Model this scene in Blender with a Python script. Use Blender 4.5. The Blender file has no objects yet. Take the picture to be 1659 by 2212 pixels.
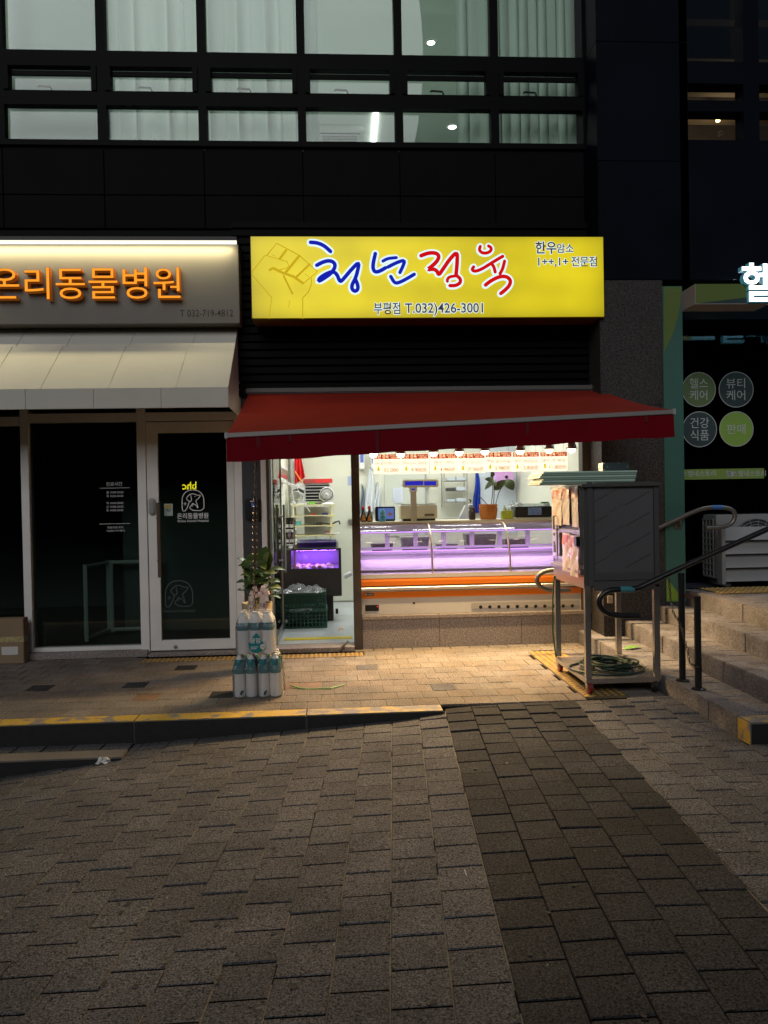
import bpy, bmesh, math, random
from mathutils import Vector, Matrix
random.seed(7)
R = math.radians
S = bpy.context.scene
C = S.collection

# ------------------------------------------------------------------ camera, world, sun, exposure
CAM = Vector((0.0, -7.1, 1.37)); PITCH, YAW, ROLL = R(0.85), R(3.3), R(1.05); FPX = 1662.0
_f = Vector((math.sin(YAW)*math.cos(PITCH), math.cos(YAW)*math.cos(PITCH), -math.sin(PITCH)))
_r = Vector((math.cos(YAW), -math.sin(YAW), 0)); _u = _r.cross(_f)
AX = _r*math.cos(ROLL) - _u*math.sin(ROLL); AY = _r*math.sin(ROLL) + _u*math.cos(ROLL)
cam = bpy.data.cameras.new('camera'); cam_o = bpy.data.objects.new('camera', cam); C.objects.link(cam_o)
cam_o.matrix_world = Matrix(((AX.x, AY.x, -_f.x, CAM.x), (AX.y, AY.y, -_f.y, CAM.y), (AX.z, AY.z, -_f.z, CAM.z), (0, 0, 0, 1)))
cam.sensor_fit = 'HORIZONTAL'; cam.sensor_width = 36.0; cam.lens = 36.0*FPX/1659.0
cam.clip_start = 0.05; cam.clip_end = 600
S.camera = cam_o

w = bpy.data.worlds.new('World'); S.world = w; w.use_nodes = True
_n = w.node_tree.nodes; _sky = _n.new('ShaderNodeTexSky'); _sky.sky_type = 'NISHITA'; _sky.sun_disc = False
SUN_EL, SUN_AZ = R(28), R(196)
_sky.sun_elevation = SUN_EL; _sky.sun_rotation = SUN_AZ
w.node_tree.links.new(_sky.outputs[0], _n['Background'].inputs[0]); _n['Background'].inputs[1].default_value = 0.010

sun = bpy.data.lights.new('sun', 'SUN'); sun.energy = 1.0; sun.angle = R(40); sun.color = (0.95, 0.97, 1.0)
sun_o = bpy.data.objects.new('sun', sun); C.objects.link(sun_o); sun_o.location = (-6, -16, 20)
_sd = Vector((math.sin(SUN_AZ)*math.cos(SUN_EL), math.cos(SUN_AZ)*math.cos(SUN_EL), math.sin(SUN_EL)))
sun_o.rotation_euler = _sd.to_track_quat('Z', 'Y').to_euler()

S.view_settings.view_transform = 'Standard'; S.view_settings.look = 'None'
S.view_settings.exposure = 0.0; S.view_settings.gamma = 1.0; S.view_settings.use_curve_mapping = False
S.render.engine = 'CYCLES'
S.cycles.use_denoising = True; S.cycles.use_adaptive_sampling = True; S.cycles.adaptive_threshold = 0.015
S.cycles.max_bounces = 8; S.cycles.transparent_max_bounces = 24; S.cycles.diffuse_bounces = 3; S.cycles.glossy_bounces = 3
S.cycles.sample_clamp_indirect = 3.0; S.cycles.caustics_reflective = False; S.cycles.caustics_refractive = False

def ray(px, py):
    return AX*((px-829.5)/FPX) - AY*((py-1106)/FPX) + _f
def at(px, py, y=None, z=None, x=None):
    """a point of the place seen at photo position (px,py of 1659) on the plane y=, z= or x="""
    d = ray(px, py)
    t = (y-CAM.y)/d.y if y is not None else (z-CAM.z)/d.z if z is not None else (x-CAM.x)/d.x
    return CAM + d*t
def proj(p):
    v = Vector(p)-CAM; d = v.dot(_f)
    if d < 0.05: return None
    return 829.5+FPX*v.dot(AX)/d, 1106-FPX*v.dot(AY)/d
# photo measuring frames (enlarged crops -> photo position)
def c7(x, y): return 482.8+.2232*x, 932.6+.2232*y
def c4b(x, y): return 614.4+.119*x, 976.5+.119*y
def c8(x, y): return 746.1+.2976*x, 932.6+.2976*y
def c5b(x, y): return 768+.1455*x, 1003.9+.1455*y
def c6b(x, y): return 987.5+.1455*x, 1003.9+.1455*y
def c7b(x, y): return 1141+.2116*x, 998.4+.2116*y
def c5(x, y): return 1261.8+.31*x, 521.2+.31*y
def c6(x, y): return .3307*x, 877.8+.3307*y
def c3(x, y): return .3307*x, 482.8+.3307*y

# ------------------------------------------------------------------ materials
MATS = {}
def _set(b, k, v):
    if k in b.inputs: b.inputs[k].default_value = v
def mat(name, col, rough=.6, metal=0., spec=.5, noise=None, bump=None, rnd=0., emit=None, trans=0., coat=0., alpha=1., ramp2=None, aniso=0.):
    """principled; noise=(scale,amount[,detail]) darkens/lightens, ramp2=(scale,col2,lo,hi) blends a second colour in patches"""
    if name in MATS: return MATS[name]
    m = bpy.data.materials.new(name); m.use_nodes = True; t = m.node_tree; N = t.nodes; L = t.links
    b = N['Principled BSDF']; c4 = (*col, 1)
    _set(b, 'Base Color', c4); _set(b, 'Roughness', rough); _set(b, 'Metallic', metal); _set(b, 'Specular IOR Level', spec)
    _set(b, 'Transmission Weight', trans); _set(b, 'Coat Weight', coat); _set(b, 'Alpha', alpha)
    geo = None
    def pos():
        nonlocal geo
        if geo is None: geo = N.new('ShaderNodeNewGeometry')
        return geo.outputs['Position']
    cur = None
    def rgb():
        nonlocal cur
        if cur is None:
            r = N.new('ShaderNodeRGB'); r.outputs[0].default_value = c4; cur = r.outputs[0]
        return cur
    if ramp2:
        sc, c2, lo, hi = ramp2
        tx = N.new('ShaderNodeTexNoise'); tx.inputs['Scale'].default_value = sc; tx.inputs['Detail'].default_value = 6; L.new(pos(), tx.inputs['Vector'])
        mr = N.new('ShaderNodeMapRange'); mr.inputs[1].default_value = lo; mr.inputs[2].default_value = hi; L.new(tx.outputs[0], mr.inputs[0])
        mx = N.new('ShaderNodeMix'); mx.data_type = 'RGBA'; L.new(mr.outputs[0], mx.inputs[0]); L.new(rgb(), mx.inputs[6]); mx.inputs[7].default_value = (*c2, 1)
        cur = mx.outputs[2]
    if noise:
        for k in range(0, len(noise), 2):
            sc, am = noise[k], noise[k+1]
            tx = N.new('ShaderNodeTexNoise'); tx.inputs['Scale'].default_value = sc; tx.inputs['Detail'].default_value = 4; L.new(pos(), tx.inputs['Vector'])
            mr = N.new('ShaderNodeMapRange'); mr.inputs[1].default_value = .28; mr.inputs[2].default_value = .72; mr.inputs[3].default_value = 1-am; mr.inputs[4].default_value = 1+am
            L.new(tx.outputs[0], mr.inputs[0])
            mx = N.new('ShaderNodeMix'); mx.data_type = 'RGBA'; mx.blend_type = 'MULTIPLY'; mx.inputs[0].default_value = 1; L.new(rgb(), mx.inputs[6]); L.new(mr.outputs[0], mx.inputs[7])
            cur = mx.outputs[2]
    if rnd:
        oi = N.new('ShaderNodeObjectInfo'); mr = N.new('ShaderNodeMapRange'); mr.inputs[3].default_value = 1-rnd; mr.inputs[4].default_value = 1+rnd; L.new(oi.outputs['Random'], mr.inputs[0])
        mx = N.new('ShaderNodeMix'); mx.data_type = 'RGBA'; mx.blend_type = 'MULTIPLY'; mx.inputs[0].default_value = 1; L.new(rgb(), mx.inputs[6]); L.new(mr.outputs[0], mx.inputs[7])
        hs = N.new('ShaderNodeHueSaturation'); mh = N.new('ShaderNodeMath'); mh.operation = 'MULTIPLY'; mh.inputs[1].default_value = 7.31; L.new(oi.outputs['Random'], mh.inputs[0])
        fr = N.new('ShaderNodeMath'); fr.operation = 'FRACT'; L.new(mh.outputs[0], fr.inputs[0])
        m2 = N.new('ShaderNodeMapRange'); m2.inputs[3].default_value = .75; m2.inputs[4].default_value = 1.2; L.new(fr.outputs[0], m2.inputs[0]); L.new(m2.outputs[0], hs.inputs['Saturation'])
        L.new(mx.outputs[2], hs.inputs['Color']); cur = hs.outputs[0]
    if cur is not None: L.new(cur, b.inputs['Base Color'])
    if bump:
        sc, st = bump[0], bump[1]
        tx = N.new('ShaderNodeTexNoise'); tx.inputs['Scale'].default_value = sc; tx.inputs['Detail'].default_value = 5; L.new(pos(), tx.inputs['Vector'])
        bp = N.new('ShaderNodeBump'); bp.inputs['Strength'].default_value = st; bp.inputs['Distance'].default_value = bump[2] if len(bump) > 2 else .01
        L.new(tx.outputs[0], bp.inputs['Height']); L.new(bp.outputs[0], b.inputs['Normal'])
    if emit:
        _set(b, 'Emission Color', (*emit[0], 1)); _set(b, 'Emission Strength', emit[1])
        if len(emit) > 2:   # uneven back light: (scale, amount)
            tx = N.new('ShaderNodeTexNoise'); tx.inputs['Scale'].default_value = emit[2]; tx.inputs['Detail'].default_value = 2; L.new(pos(), tx.inputs['Vector'])
            mr = N.new('ShaderNodeMapRange'); mr.inputs[1].default_value = .3; mr.inputs[2].default_value = .7; mr.inputs[3].default_value = emit[1]*(1-emit[3]); mr.inputs[4].default_value = emit[1]*(1+emit[3])
            L.new(tx.outputs[0], mr.inputs[0]); L.new(mr.outputs[0], b.inputs['Emission Strength'])
    if emit: m.cycles.emission_sampling = 'NONE'
    MATS[name] = m; return m
def pane_mat(name, tint=(.9, .95, .93), refl=1.5, rough=.0, film=0., filmcol=(.8, .8, .8), tl=.3):
    """thin sheet of glass or film: see-through with a reflection that grows at grazing angles"""
    if name in MATS: return MATS[name]
    m = bpy.data.materials.new(name); m.use_nodes = True; t = m.node_tree; N = t.nodes; L = t.links
    N.remove(N['Principled BSDF']); out = N['Material Output']
    tr = N.new('ShaderNodeBsdfTransparent'); tr.inputs[0].default_value = (*tint, 1)
    gl = N.new('ShaderNodeBsdfGlossy'); gl.inputs['Roughness'].default_value = rough
    fr = N.new('ShaderNodeFresnel'); fr.inputs[0].default_value = refl
    mx = N.new('ShaderNodeMixShader'); L.new(fr.outputs[0], mx.inputs[0]); L.new(tr.outputs[0], mx.inputs[1]); L.new(gl.outputs[0], mx.inputs[2])
    last = mx
    if film:
        d1 = N.new('ShaderNodeBsdfDiffuse'); d1.inputs[0].default_value = (*filmcol, 1); d2 = N.new('ShaderNodeBsdfTranslucent'); d2.inputs[0].default_value = (*filmcol, 1)
        df = N.new('ShaderNodeMixShader'); df.inputs[0].default_value = tl; L.new(d1.outputs[0], df.inputs[1]); L.new(d2.outputs[0], df.inputs[2])
        m2 = N.new('ShaderNodeMixShader'); m2.inputs[0].default_value = film; L.new(mx.outputs[0], m2.inputs[1]); L.new(df.outputs[0], m2.inputs[2]); last = m2
    L.new(last.outputs[0], out.inputs[0]); MATS[name] = m; return m
def glow(name, col, st, var=None):
    m = mat(name, (.01, .01, .01), .6, spec=0., emit=(col, st) if not var else (col, st, *var)); m.cycles.emission_sampling = 'NONE'; return m

# ------------------------------------------------------------------ mesh helpers
ORG = {}
class MB:
    def __init__(s): s.v = []; s.f = []
    def add(s, vs, fs):
        o = len(s.v); s.v += [tuple(v) for v in vs]; s.f += [tuple(i+o for i in f) for f in fs]; return s
    def box(s, x0, x1, y0, y1, z0, z1):
        if x0 > x1: x0, x1 = x1, x0
        if y0 > y1: y0, y1 = y1, y0
        if z0 > z1: z0, z1 = z1, z0
        return s.add([(x0, y0, z0), (x1, y0, z0), (x1, y1, z0), (x0, y1, z0), (x0, y0, z1), (x1, y0, z1), (x1, y1, z1), (x0, y1, z1)],
                     [(0, 3, 2, 1), (4, 5, 6, 7), (0, 1, 5, 4), (1, 2, 6, 5), (2, 3, 7, 6), (3, 0, 4, 7)])
    def hexa(s, p):   # 8 corners: bottom ring then top ring
        return s.add(p, [(0, 3, 2, 1), (4, 5, 6, 7), (0, 1, 5, 4), (1, 2, 6, 5), (2, 3, 7, 6), (3, 0, 4, 7)])
    def quad(s, *p): return s.add(p, [tuple(range(len(p)))])
    def prism(s, poly, axis, a, b):
        """2-D polygon extruded along axis from a to b. axis 'x': (y,z), 'y': (x,z), 'z': (x,y)"""
        n = len(poly)
        def P(q, t): return (t, q[0], q[1]) if axis == 'x' else (q[0], t, q[1]) if axis == 'y' else (q[0], q[1], t)
        ar = sum(poly[i][0]*poly[(i+1) % n][1]-poly[(i+1) % n][0]*poly[i][1] for i in range(n))
        vs = [P(q, a) for q in poly]+[P(q, b) for q in poly]
        fs = [tuple(range(n)), tuple(range(2*n-1, n-1, -1))]+[(i, n+i, n+(i+1) % n, (i+1) % n) for i in range(n)]
        return s.add(vs, fs)
    def tube(s, pts, r, seg=8, cap=True, closed=False):
        pts = [Vector(p) for p in pts]; n = len(pts); o = len(s.v); rr = r if isinstance(r, (list, tuple)) else [r]*n
        up = None; vs = []
        for i, p in enumerate(pts):
            if closed: d = pts[(i+1) % n]-pts[i-1]
            else: d = pts[min(i+1, n-1)]-pts[max(i-1, 0)]
            d = d.normalized() if d.length > 1e-9 else Vector((0, 0, 1))
            if up is None: up = Vector((0, 0, 1)) if abs(d.z) < .9 else Vector((1, 0, 0))
            a = up.cross(d); a = a.normalized() if a.length > 1e-6 else Vector((1, 0, 0)); bb = d.cross(a).normalized(); up = bb
            for k in range(seg):
                th = 2*math.pi*k/seg; vs.append(p+(a*math.cos(th)+bb*math.sin(th))*rr[i])
        fs = []
        for i in range(n if closed else n-1):
            j = (i+1) % n
            for k in range(seg): fs.append((i*seg+k, i*seg+(k+1) % seg, j*seg+(k+1) % seg, j*seg+k))
        if cap and not closed: fs += [tuple(range(seg-1, -1, -1)), tuple((n-1)*seg+k for k in range(seg))]
        return s.add(vs, fs)
    def lathe(s, prof, c=(0, 0, 0), seg=20, axis='z', cap=True):
        vs = []; n = len(prof)
        for r, h in prof:
            for k in range(seg):
                th = 2*math.pi*(k+.5)/seg; a, b = r*math.cos(th), r*math.sin(th)
                vs.append((c[0]+a, c[1]+b, c[2]+h) if axis == 'z' else (c[0]+a, c[1]+h, c[2]+b) if axis == 'y' else (c[0]+h, c[1]+a, c[2]+b))
        fs = [(i*seg+k, i*seg+(k+1) % seg, (i+1)*seg+(k+1) % seg, (i+1)*seg+k) for i in range(n-1) for k in range(seg)]
        if cap and prof[0][0] > 1e-6: fs.append(tuple(range(seg-1, -1, -1)))
        if cap and prof[-1][0] > 1e-6: fs.append(tuple((n-1)*seg+k for k in range(seg)))
        return s.add(vs, fs)
    def grid(s, fn, nu, nv):
        vs = [fn(i/nu, j/nv) for j in range(nv+1) for i in range(nu+1)]
        return s.add(vs, [(j*(nu+1)+i, j*(nu+1)+i+1, (j+1)*(nu+1)+i+1, (j+1)*(nu+1)+i) for j in range(nv) for i in range(nu)])
    def disc(s, c, r, axis='y', seg=24, inner=0):
        vs = []
        for rr in ((r, inner) if inner else (r,)):
            for k in range(seg):
                th = 2*math.pi*k/seg; a, b = rr*math.cos(th), rr*math.sin(th)
                vs.append((c[0]+a, c[1], c[2]+b) if axis == 'y' else (c[0]+a, c[1]+b, c[2]))
        return s.add(vs, [(k, (k+1) % seg, seg+(k+1) % seg, seg+k) for k in range(seg)] if inner else [tuple(range(seg))])
    def build(s, name, m, parent=None, smooth=False, bevel=0., thick=0., org=None, fixn=True):
        if parent is not None: o = ORG.get(parent.name, Vector())
        elif org is not None: o = Vector(org)
        else:
            xs, ys, zs = zip(*s.v); o = Vector(((min(xs)+max(xs))/2, (min(ys)+max(ys))/2, min(zs)))
        me = bpy.data.meshes.new(name); me.from_pydata([(v[0]-o.x, v[1]-o.y, v[2]-o.z) for v in s.v], [], s.f)
        if fixn or bevel:
            bm = bmesh.new(); bm.from_mesh(me)
            if fixn: bmesh.ops.recalc_face_normals(bm, faces=bm.faces)
            if bevel: bmesh.ops.bevel(bm, geom=[e for e in bm.edges if len(e.link_faces) == 2 and e.calc_face_angle(0) > .5], offset=bevel, segments=2, affect='EDGES', clamp_overlap=True)
            bm.to_mesh(me); bm.free()
        me.materials.append(m)
        if smooth:
            for p in me.polygons: p.use_smooth = True
            if smooth != 'all':
                try: me.set_sharp_from_angle(angle=R(40))
                except Exception: pass
        return link(name, me, parent, o)
def link(name, data, parent=None, o=Vector()):
    ob = bpy.data.objects.new(name, data); C.objects.link(ob)
    if parent is not None: ob.parent = parent
    else: ob.location = o
    ORG[ob.name] = Vector(o); return ob
def tag(o, label=None, cat=None, group=None, kind=None):
    if label: o['label'] = label
    if cat: o['category'] = cat
    if group: o['group'] = group
    if kind: o['kind'] = kind
    return o
def thing(name, label, cat, loc=(0, 0, 0), group=None):
    o = link(name, None, None, Vector(loc)); o.empty_display_size = .1
    return tag(o, label, cat, group)
def copy_tree(o, parent=None):
    c = o.copy(); C.objects.link(c); c.parent = parent; ORG[c.name] = ORG.get(o.name, Vector())
    for ch in list(o.children): copy_tree(ch, c)
    return c
def box(name, m, x0, x1, y0, y1, z0, z1, parent=None, bevel=0., **k):
    return MB().box(x0, x1, y0, y1, z0, z1).build(name, m, parent, bevel=bevel, **k)
TMP = bpy.data.scenes.new('lettering_bench')
def text_mesh(body, h, extrude=0., offset=0., align='CENTER', width=None, squash=1., shear=0.):
    """flat lettering as (verts, faces), in x (right) / z (up), front to -y; h is letter height, width the total"""
    cu = bpy.data.curves.new('lettering', 'FONT'); cu.body = body; cu.size = 1; cu.extrude = extrude/h if h else 0; cu.offset = offset; cu.resolution_u = 3
    cu.align_x = align; cu.shear = shear; cu.space_line = 1.05
    ob = bpy.data.objects.new('lettering', cu); TMP.collection.objects.link(ob); vl = TMP.view_layers[0]; vl.update(); dg = vl.depsgraph; dg.update()
    me = bpy.data.meshes.new_from_object(ob.evaluated_get(dg), depsgraph=dg); vs = [v.co.copy() for v in me.vertices]; fs = [tuple(p.vertices) for p in me.polygons]
    bpy.data.objects.remove(ob); bpy.data.curves.remove(cu); bpy.data.meshes.remove(me)
    ys = [v.y for v in vs]; xs = [v.x for v in vs]
    sx = h if width is None else width/(max(xs)-min(xs))
    return [(v.x*sx*squash, -v.z*h, v.y*h) for v in vs], fs
def lettering(name, body, m, loc, h, parent=None, face='-y', **k):
    """h: size of one em in metres; loc: baseline point"""
    vs, fs = text_mesh(body, h, **k); b = MB()
    if face == '-y': b.add([(loc[0]+v[0], loc[1]+v[1], loc[2]+v[2]) for v in vs], fs)
    elif face == '-x': b.add([(loc[0]+v[1], loc[1]-v[0], loc[2]+v[2]) for v in vs], fs)
    elif face == '+y': b.add([(loc[0]-v[0], loc[1]-v[1], loc[2]+v[2]) for v in vs], fs)
    return b.build(name, m, parent, fixn=False)
def area(name, loc, size, power, col, direction, parent=None, spread=180):
    l = bpy.data.lights.new(name, 'AREA'); l.shape = 'RECTANGLE'; l.size, l.size_y = size; l.energy = power; l.color = col; l.spread = R(spread)
    o = bpy.data.objects.new(name, l); C.objects.link(o); o.location = loc
    o.rotation_euler = (-Vector(direction)).to_track_quat('Z', 'Y').to_euler()
    return o
def point(name, loc, power, col, r=.03):
    l = bpy.data.lights.new(name, 'POINT'); l.energy = power; l.color = col; l.shadow_soft_size = r
    o = bpy.data.objects.new(name, l); C.objects.link(o); o.location = loc; return o
def clip_poly(poly, a, b, c):
    """keep a*x+b*y<=c"""
    out = []
    for i in range(len(poly)):
        p, q = poly[i], poly[(i+1) % len(poly)]; dp, dq = a*p[0]+b*p[1]-c, a*q[0]+b*q[1]-c
        if dp <= 0: out.append(p)
        if dp*dq < 0: t = dp/(dp-dq); out.append((p[0]+(q[0]-p[0])*t, p[1]+(q[1]-p[1])*t))
    return out
def poly_area(p): return abs(sum(p[i][0]*p[(i+1) % len(p)][1]-p[(i+1) % len(p)][0]*p[i][1] for i in range(len(p))))/2
def arc(cx, cz, r, a0, a1, n=10): return [(cx+r*math.cos(R(a0+(a1-a0)*i/n)), cz+r*math.sin(R(a0+(a1-a0)*i/n))) for i in range(n+1)]
# ------------------------------------------------------------------ ground
m_asphalt = mat('asphalt', (.03, .03, .032), .9, noise=(40, .25), bump=(120, .4))
m_bed = mat('paver_bed', (.012, .011, .010), .95, spec=0.); m_dirt_shade = mat('joint_dirt_shade', (.006, .0055, .005), 1., spec=0.)
def paver_mat(name, col, rough, rnd):
    """granular concrete: fine light and dark grains over the body colour"""
    m = mat(name, col, rough, spec=.08, noise=(330, .55, 150, .85, 3.2, .2, .9, .16), rnd=rnd, bump=(240, .5, .004), ramp2=(95, tuple(c*.3 for c in col), .55, .68))
    return m
m_pav = paver_mat('paver_grey', (.120, .116, .120), .92, .11)
m_pavd = paver_mat('paver_charcoal', (.046, .045, .047), .9, .14)
m_pavu = paver_mat('paver_tan', (.205, .174, .148), .88, .08)
m_sand = mat('joint_sand', (.17, .145, .115), .95, noise=(150, .4))
m_yelb = mat('tactile_worn_shade', (.20, .135, .06), .9, noise=(30, .25, 6, .25))  # worn tile base, darkened; shade between the studs is put into its colour
m_yel = mat('tactile_yellow', (.46, .27, .045), .8, noise=(30, .2, 8, .2), ramp2=(16, (.22, .17, .11), .48, .66))
m_kerbp = mat('kerb_paint', (.52, .33, .045), .75, noise=(60, .18), ramp2=(9, (.22, .19, .17), .53, .60))
m_kerbw = mat('kerb_paint_worn', (.42, .30, .10), .75, noise=(60, .18), ramp2=(9, (.21, .18, .17), .44, .54))
m_kerb = mat('kerb_granite', (.15, .135, .12), .8, noise=(220, .35, 5, .15), bump=(150, .3, .003))
m_gran = mat('granite_grey', (.24, .205, .185), .6, noise=(110, .5, 55, .35, 4, .08), bump=(200, .1, .002))
m_kblk = mat('kerb_black_paint_and_shade', (.012, .012, .012), .7, noise=(30, .3))
m_step = mat('step_granite', (.190, .174, .172), .8, noise=(75, .4, 160, .5, 5, .25, 1.3, .2), bump=(150, .4, .004), spec=.15, ramp2=(7, (.11, .095, .088), .55, .75))
m_pillar = mat('pillar_granite', (.046, .041, .039), .6, spec=.2, noise=(60, .6, 120, .5), bump=(110, .5, .004))

ground = MB().box(-60, 60, -90, 40, -.6, -.5).build('ground', m_asphalt); tag(ground, kind='structure')

def zf(x, y):
    z = -.1 - .012*y + (.055*x if x < .9 else .0495+.018*(x-.9))
    if x < -1.3: z -= .06*(-1.3-x)
    if x > .3: z += .018*min(1, (x-.3)/.4)*max(0, min(1, (y+2.6)/.5))
    return z
plz = MB().grid(lambda u, v: (lambda x, y: (x, y, zf(x, y)-.012))(-9+20*u, -30+27.98*v), 80, 40).build('plaza', m_bed, org=(0, 0, 0)); tag(plz, kind='structure')
def paver_data(name, m, w_, d_, poly=None, ch=.003, dep=.05):
    """one paving block, chamfered top, centred on its own origin"""
    me = bpy.data.meshes.new(name); p = poly or [(-w_/2, -d_/2), (w_/2, -d_/2), (w_/2, d_/2), (-w_/2, d_/2)]; n = len(p)
    cx = sum(q[0] for q in p)/n; cy = sum(q[1] for q in p)/n
    def ins(q): L = math.hypot(q[0]-cx, q[1]-cy) or 1; k = max(0, 1-ch*1.4/L); return (cx+(q[0]-cx)*k, cy+(q[1]-cy)*k)
    vs = [(q[0], q[1], -dep) for q in p]+[(q[0], q[1], -ch) for q in p]+[(*ins(q), 0) for q in p]
    fs = [(i, (i+1) % n, n+(i+1) % n, n+i) for i in range(n)]+[(n+i, n+(i+1) % n, 2*n+(i+1) % n, 2*n+i) for i in range(n)]+[tuple(range(2*n, 3*n))]
    me.from_pydata(vs, [], fs); me.materials.append(m); return me
def in_frame(p, mg=40):
    q = proj(p); return q is not None and -mg < q[0] < 1659+mg and -mg < q[1] < 2212+mg
class Paving:
    """collects blocks; the 300 that show largest become objects, the rest one joined part"""
    def __init__(s, owner): s.o = owner; s.items = []
    def put(s, me, M): s.items.append((me, M))
    def finish(s, name='paver', limit=300):
        vis = []; rest = []
        for me, M in s.items: (vis if in_frame(M.translation) else rest).append((me, M))
        vis.sort(key=lambda q: (q[1].translation-CAM).length); rest += vis[limit:]; vis = vis[:limit]
        oo = ORG.get(s.o.name, Vector())
        for me, M in vis:
            o = bpy.data.objects.new(name, me); C.objects.link(o); o.parent = s.o; o.matrix_local = Matrix.Translation(-oo) @ M
        by = {}
        for me, M in rest: by.setdefault(me.materials[0].name, MB()).add([M @ v.co for v in me.vertices], [tuple(p.vertices) for p in me.polygons])
        for k, b in by.items(): tag(b.build(name+'_field', MATS[k], s.o, fixn=False), kind='stuff')
TH = R(-4.0); UX = Vector((math.cos(TH), math.sin(TH))); VX = Vector((-math.sin(TH), math.cos(TH)))
PW, PD = .1757, .1805; O0 = Vector((.673, -2.027))
pv = Paving(plz); sand = MB(); dirt_shade = MB()
full_l = [paver_data('paver', m, PW-.0038, PD-.0065) for m in (m_pav, m_pavd)]
for i in range(-30, 24):
    for j in range(-62, 4):
        cu = (i+.5)*PW; cv = (j+(.5 if i % 2 else 0))*PD-.03
        c = O0+UX*cu+VX*cv
        if c.x < -7 or c.x > 6 or c.y < -12: continue
        dark = 0 <= i <= 4 and c.y < -1.9
        m = m_pavd if dark else m_pav
        w_, d_ = PW-.0038, PD-.0065
        rc = [c+UX*a+VX*b for a, b in ((-w_/2, -d_/2), (w_/2, -d_/2), (w_/2, d_/2), (-w_/2, d_/2))]; poly = [(p.x, p.y) for p in rc]; A0 = poly_area(poly)
        if c.x < .652: poly = clip_poly(poly, 0, 1, -2.154)
        elif c.x < 2.215 or c.y > -3.04:
            poly = clip_poly(poly, 0, 1, -2.034)
            if poly and c.y > -3.1: poly = clip_poly(poly, 1, 0, 2.212)
        else: poly = clip_poly(poly, 0, 1, -3.048)
        if len(poly) < 3 or poly_area(poly) < .12*A0: continue
        gx = (zf(c.x+.05, c.y)-zf(c.x-.05, c.y))/.1; N = Vector((-gx, .012, 1)).normalized()
        gx += random.gauss(0, .006)
        t1 = Vector((UX.x, UX.y, UX.x*gx-UX.y*.012)).normalized(); N = t1.cross(Vector((VX.x, VX.y, VX.x*gx-VX.y*.012))).normalized(); t2 = N.cross(t1)
        pos = Vector((c.x, c.y, zf(c.x, c.y)+random.gauss(0, .0016)))
        M = Matrix(((t1.x, t2.x, N.x, pos.x), (t1.y, t2.y, N.y, pos.y), (t1.z, t2.z, N.z, pos.z), (0, 0, 0, 1)))
        if poly_area(poly) > .97*A0: dirt_shade.quad(*[M @ Vector((sx_*PW/2*.97, d_/2+t_*.0065, -.0018)) for sx_, t_ in ((-1, -.1), (1, -.1), (1, 1.1), (-1, 1.1))])  # near-black soil strips; shade of the cross joints is put into their colour
        if poly_area(poly) > .97*A0: pv.put(full_l[1 if dark else 0], M)
        else:
            lp = [((Vector(p)-c).dot(UX), (Vector(p)-c).dot(VX)) for p in poly]; pv.put(paver_data('paver', m, 0, 0, lp), M)
pv.finish()
for i in range(-22, 20):     # sand that has filled the long joints
    if i in (1, 2, 3, 4): continue
    for j in range(40):
        a = O0+UX*(i*PW)+VX*(-.05-j*.1); b = O0+UX*(i*PW)+VX*(-.05-(j+1)*.1)
        lim = -2.154 if a.x < .65 else (-2.034 if a.x < 2.21 else -3.05)
        if max(a.y, b.y) > lim or (a.x > 2.2 and a.y > -3.05) or random.random() < .12: continue
        hw = UX*.0034; dz = -.0034-random.random()*.003
        sand.quad(*[(p.x, p.y, zf(p.x, p.y)+dz) for p in (a-hw, b-hw, b+hw, a+hw)])
tag(sand.build('joint_sand', m_sand, plz, fixn=False), kind='stuff'); tag(dirt_shade.build('joint_dirt_shade', m_dirt_shade, plz, fixn=False), kind='stuff')

# upper pavement in front of the shops, level
sw = MB().box(-7, 2.212, -2.0, .12, -.45, -.012).box(.655, 2.212, -2.03, -2.0, -.45, -.012).build('pavement', m_bed, org=(0, 0, 0)); tag(sw, kind='structure')
pv = Paving(sw); sand = MB(); LX, LY = .1778, .1905
fu = paver_data('paver', m_pavu, LX-.006, LY-.005); fud = paver_data('paver', m_pavd, LX-.006, LY-.005); fug = paver_data('paver', m_pav, LX-.006, LY-.005); fur = paver_data('paver', mat('paver_rusty', (.17, .105, .065), .85, noise=(300, .3, 8, .25), rnd=.1), LX-.006, LY-.005)
dark_at = [at(75, 1490, z=0), at(290, 1481, z=0), at(397, 1443, z=0), at(502, 1496, z=0), at(958, 1482, z=0), at(792, 1438, z=0)]
rust_at = [at(620, 1478, z=0), at(650, 1480, z=0), at(560, 1478, z=0), at(330, 1505, z=0)]
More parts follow.
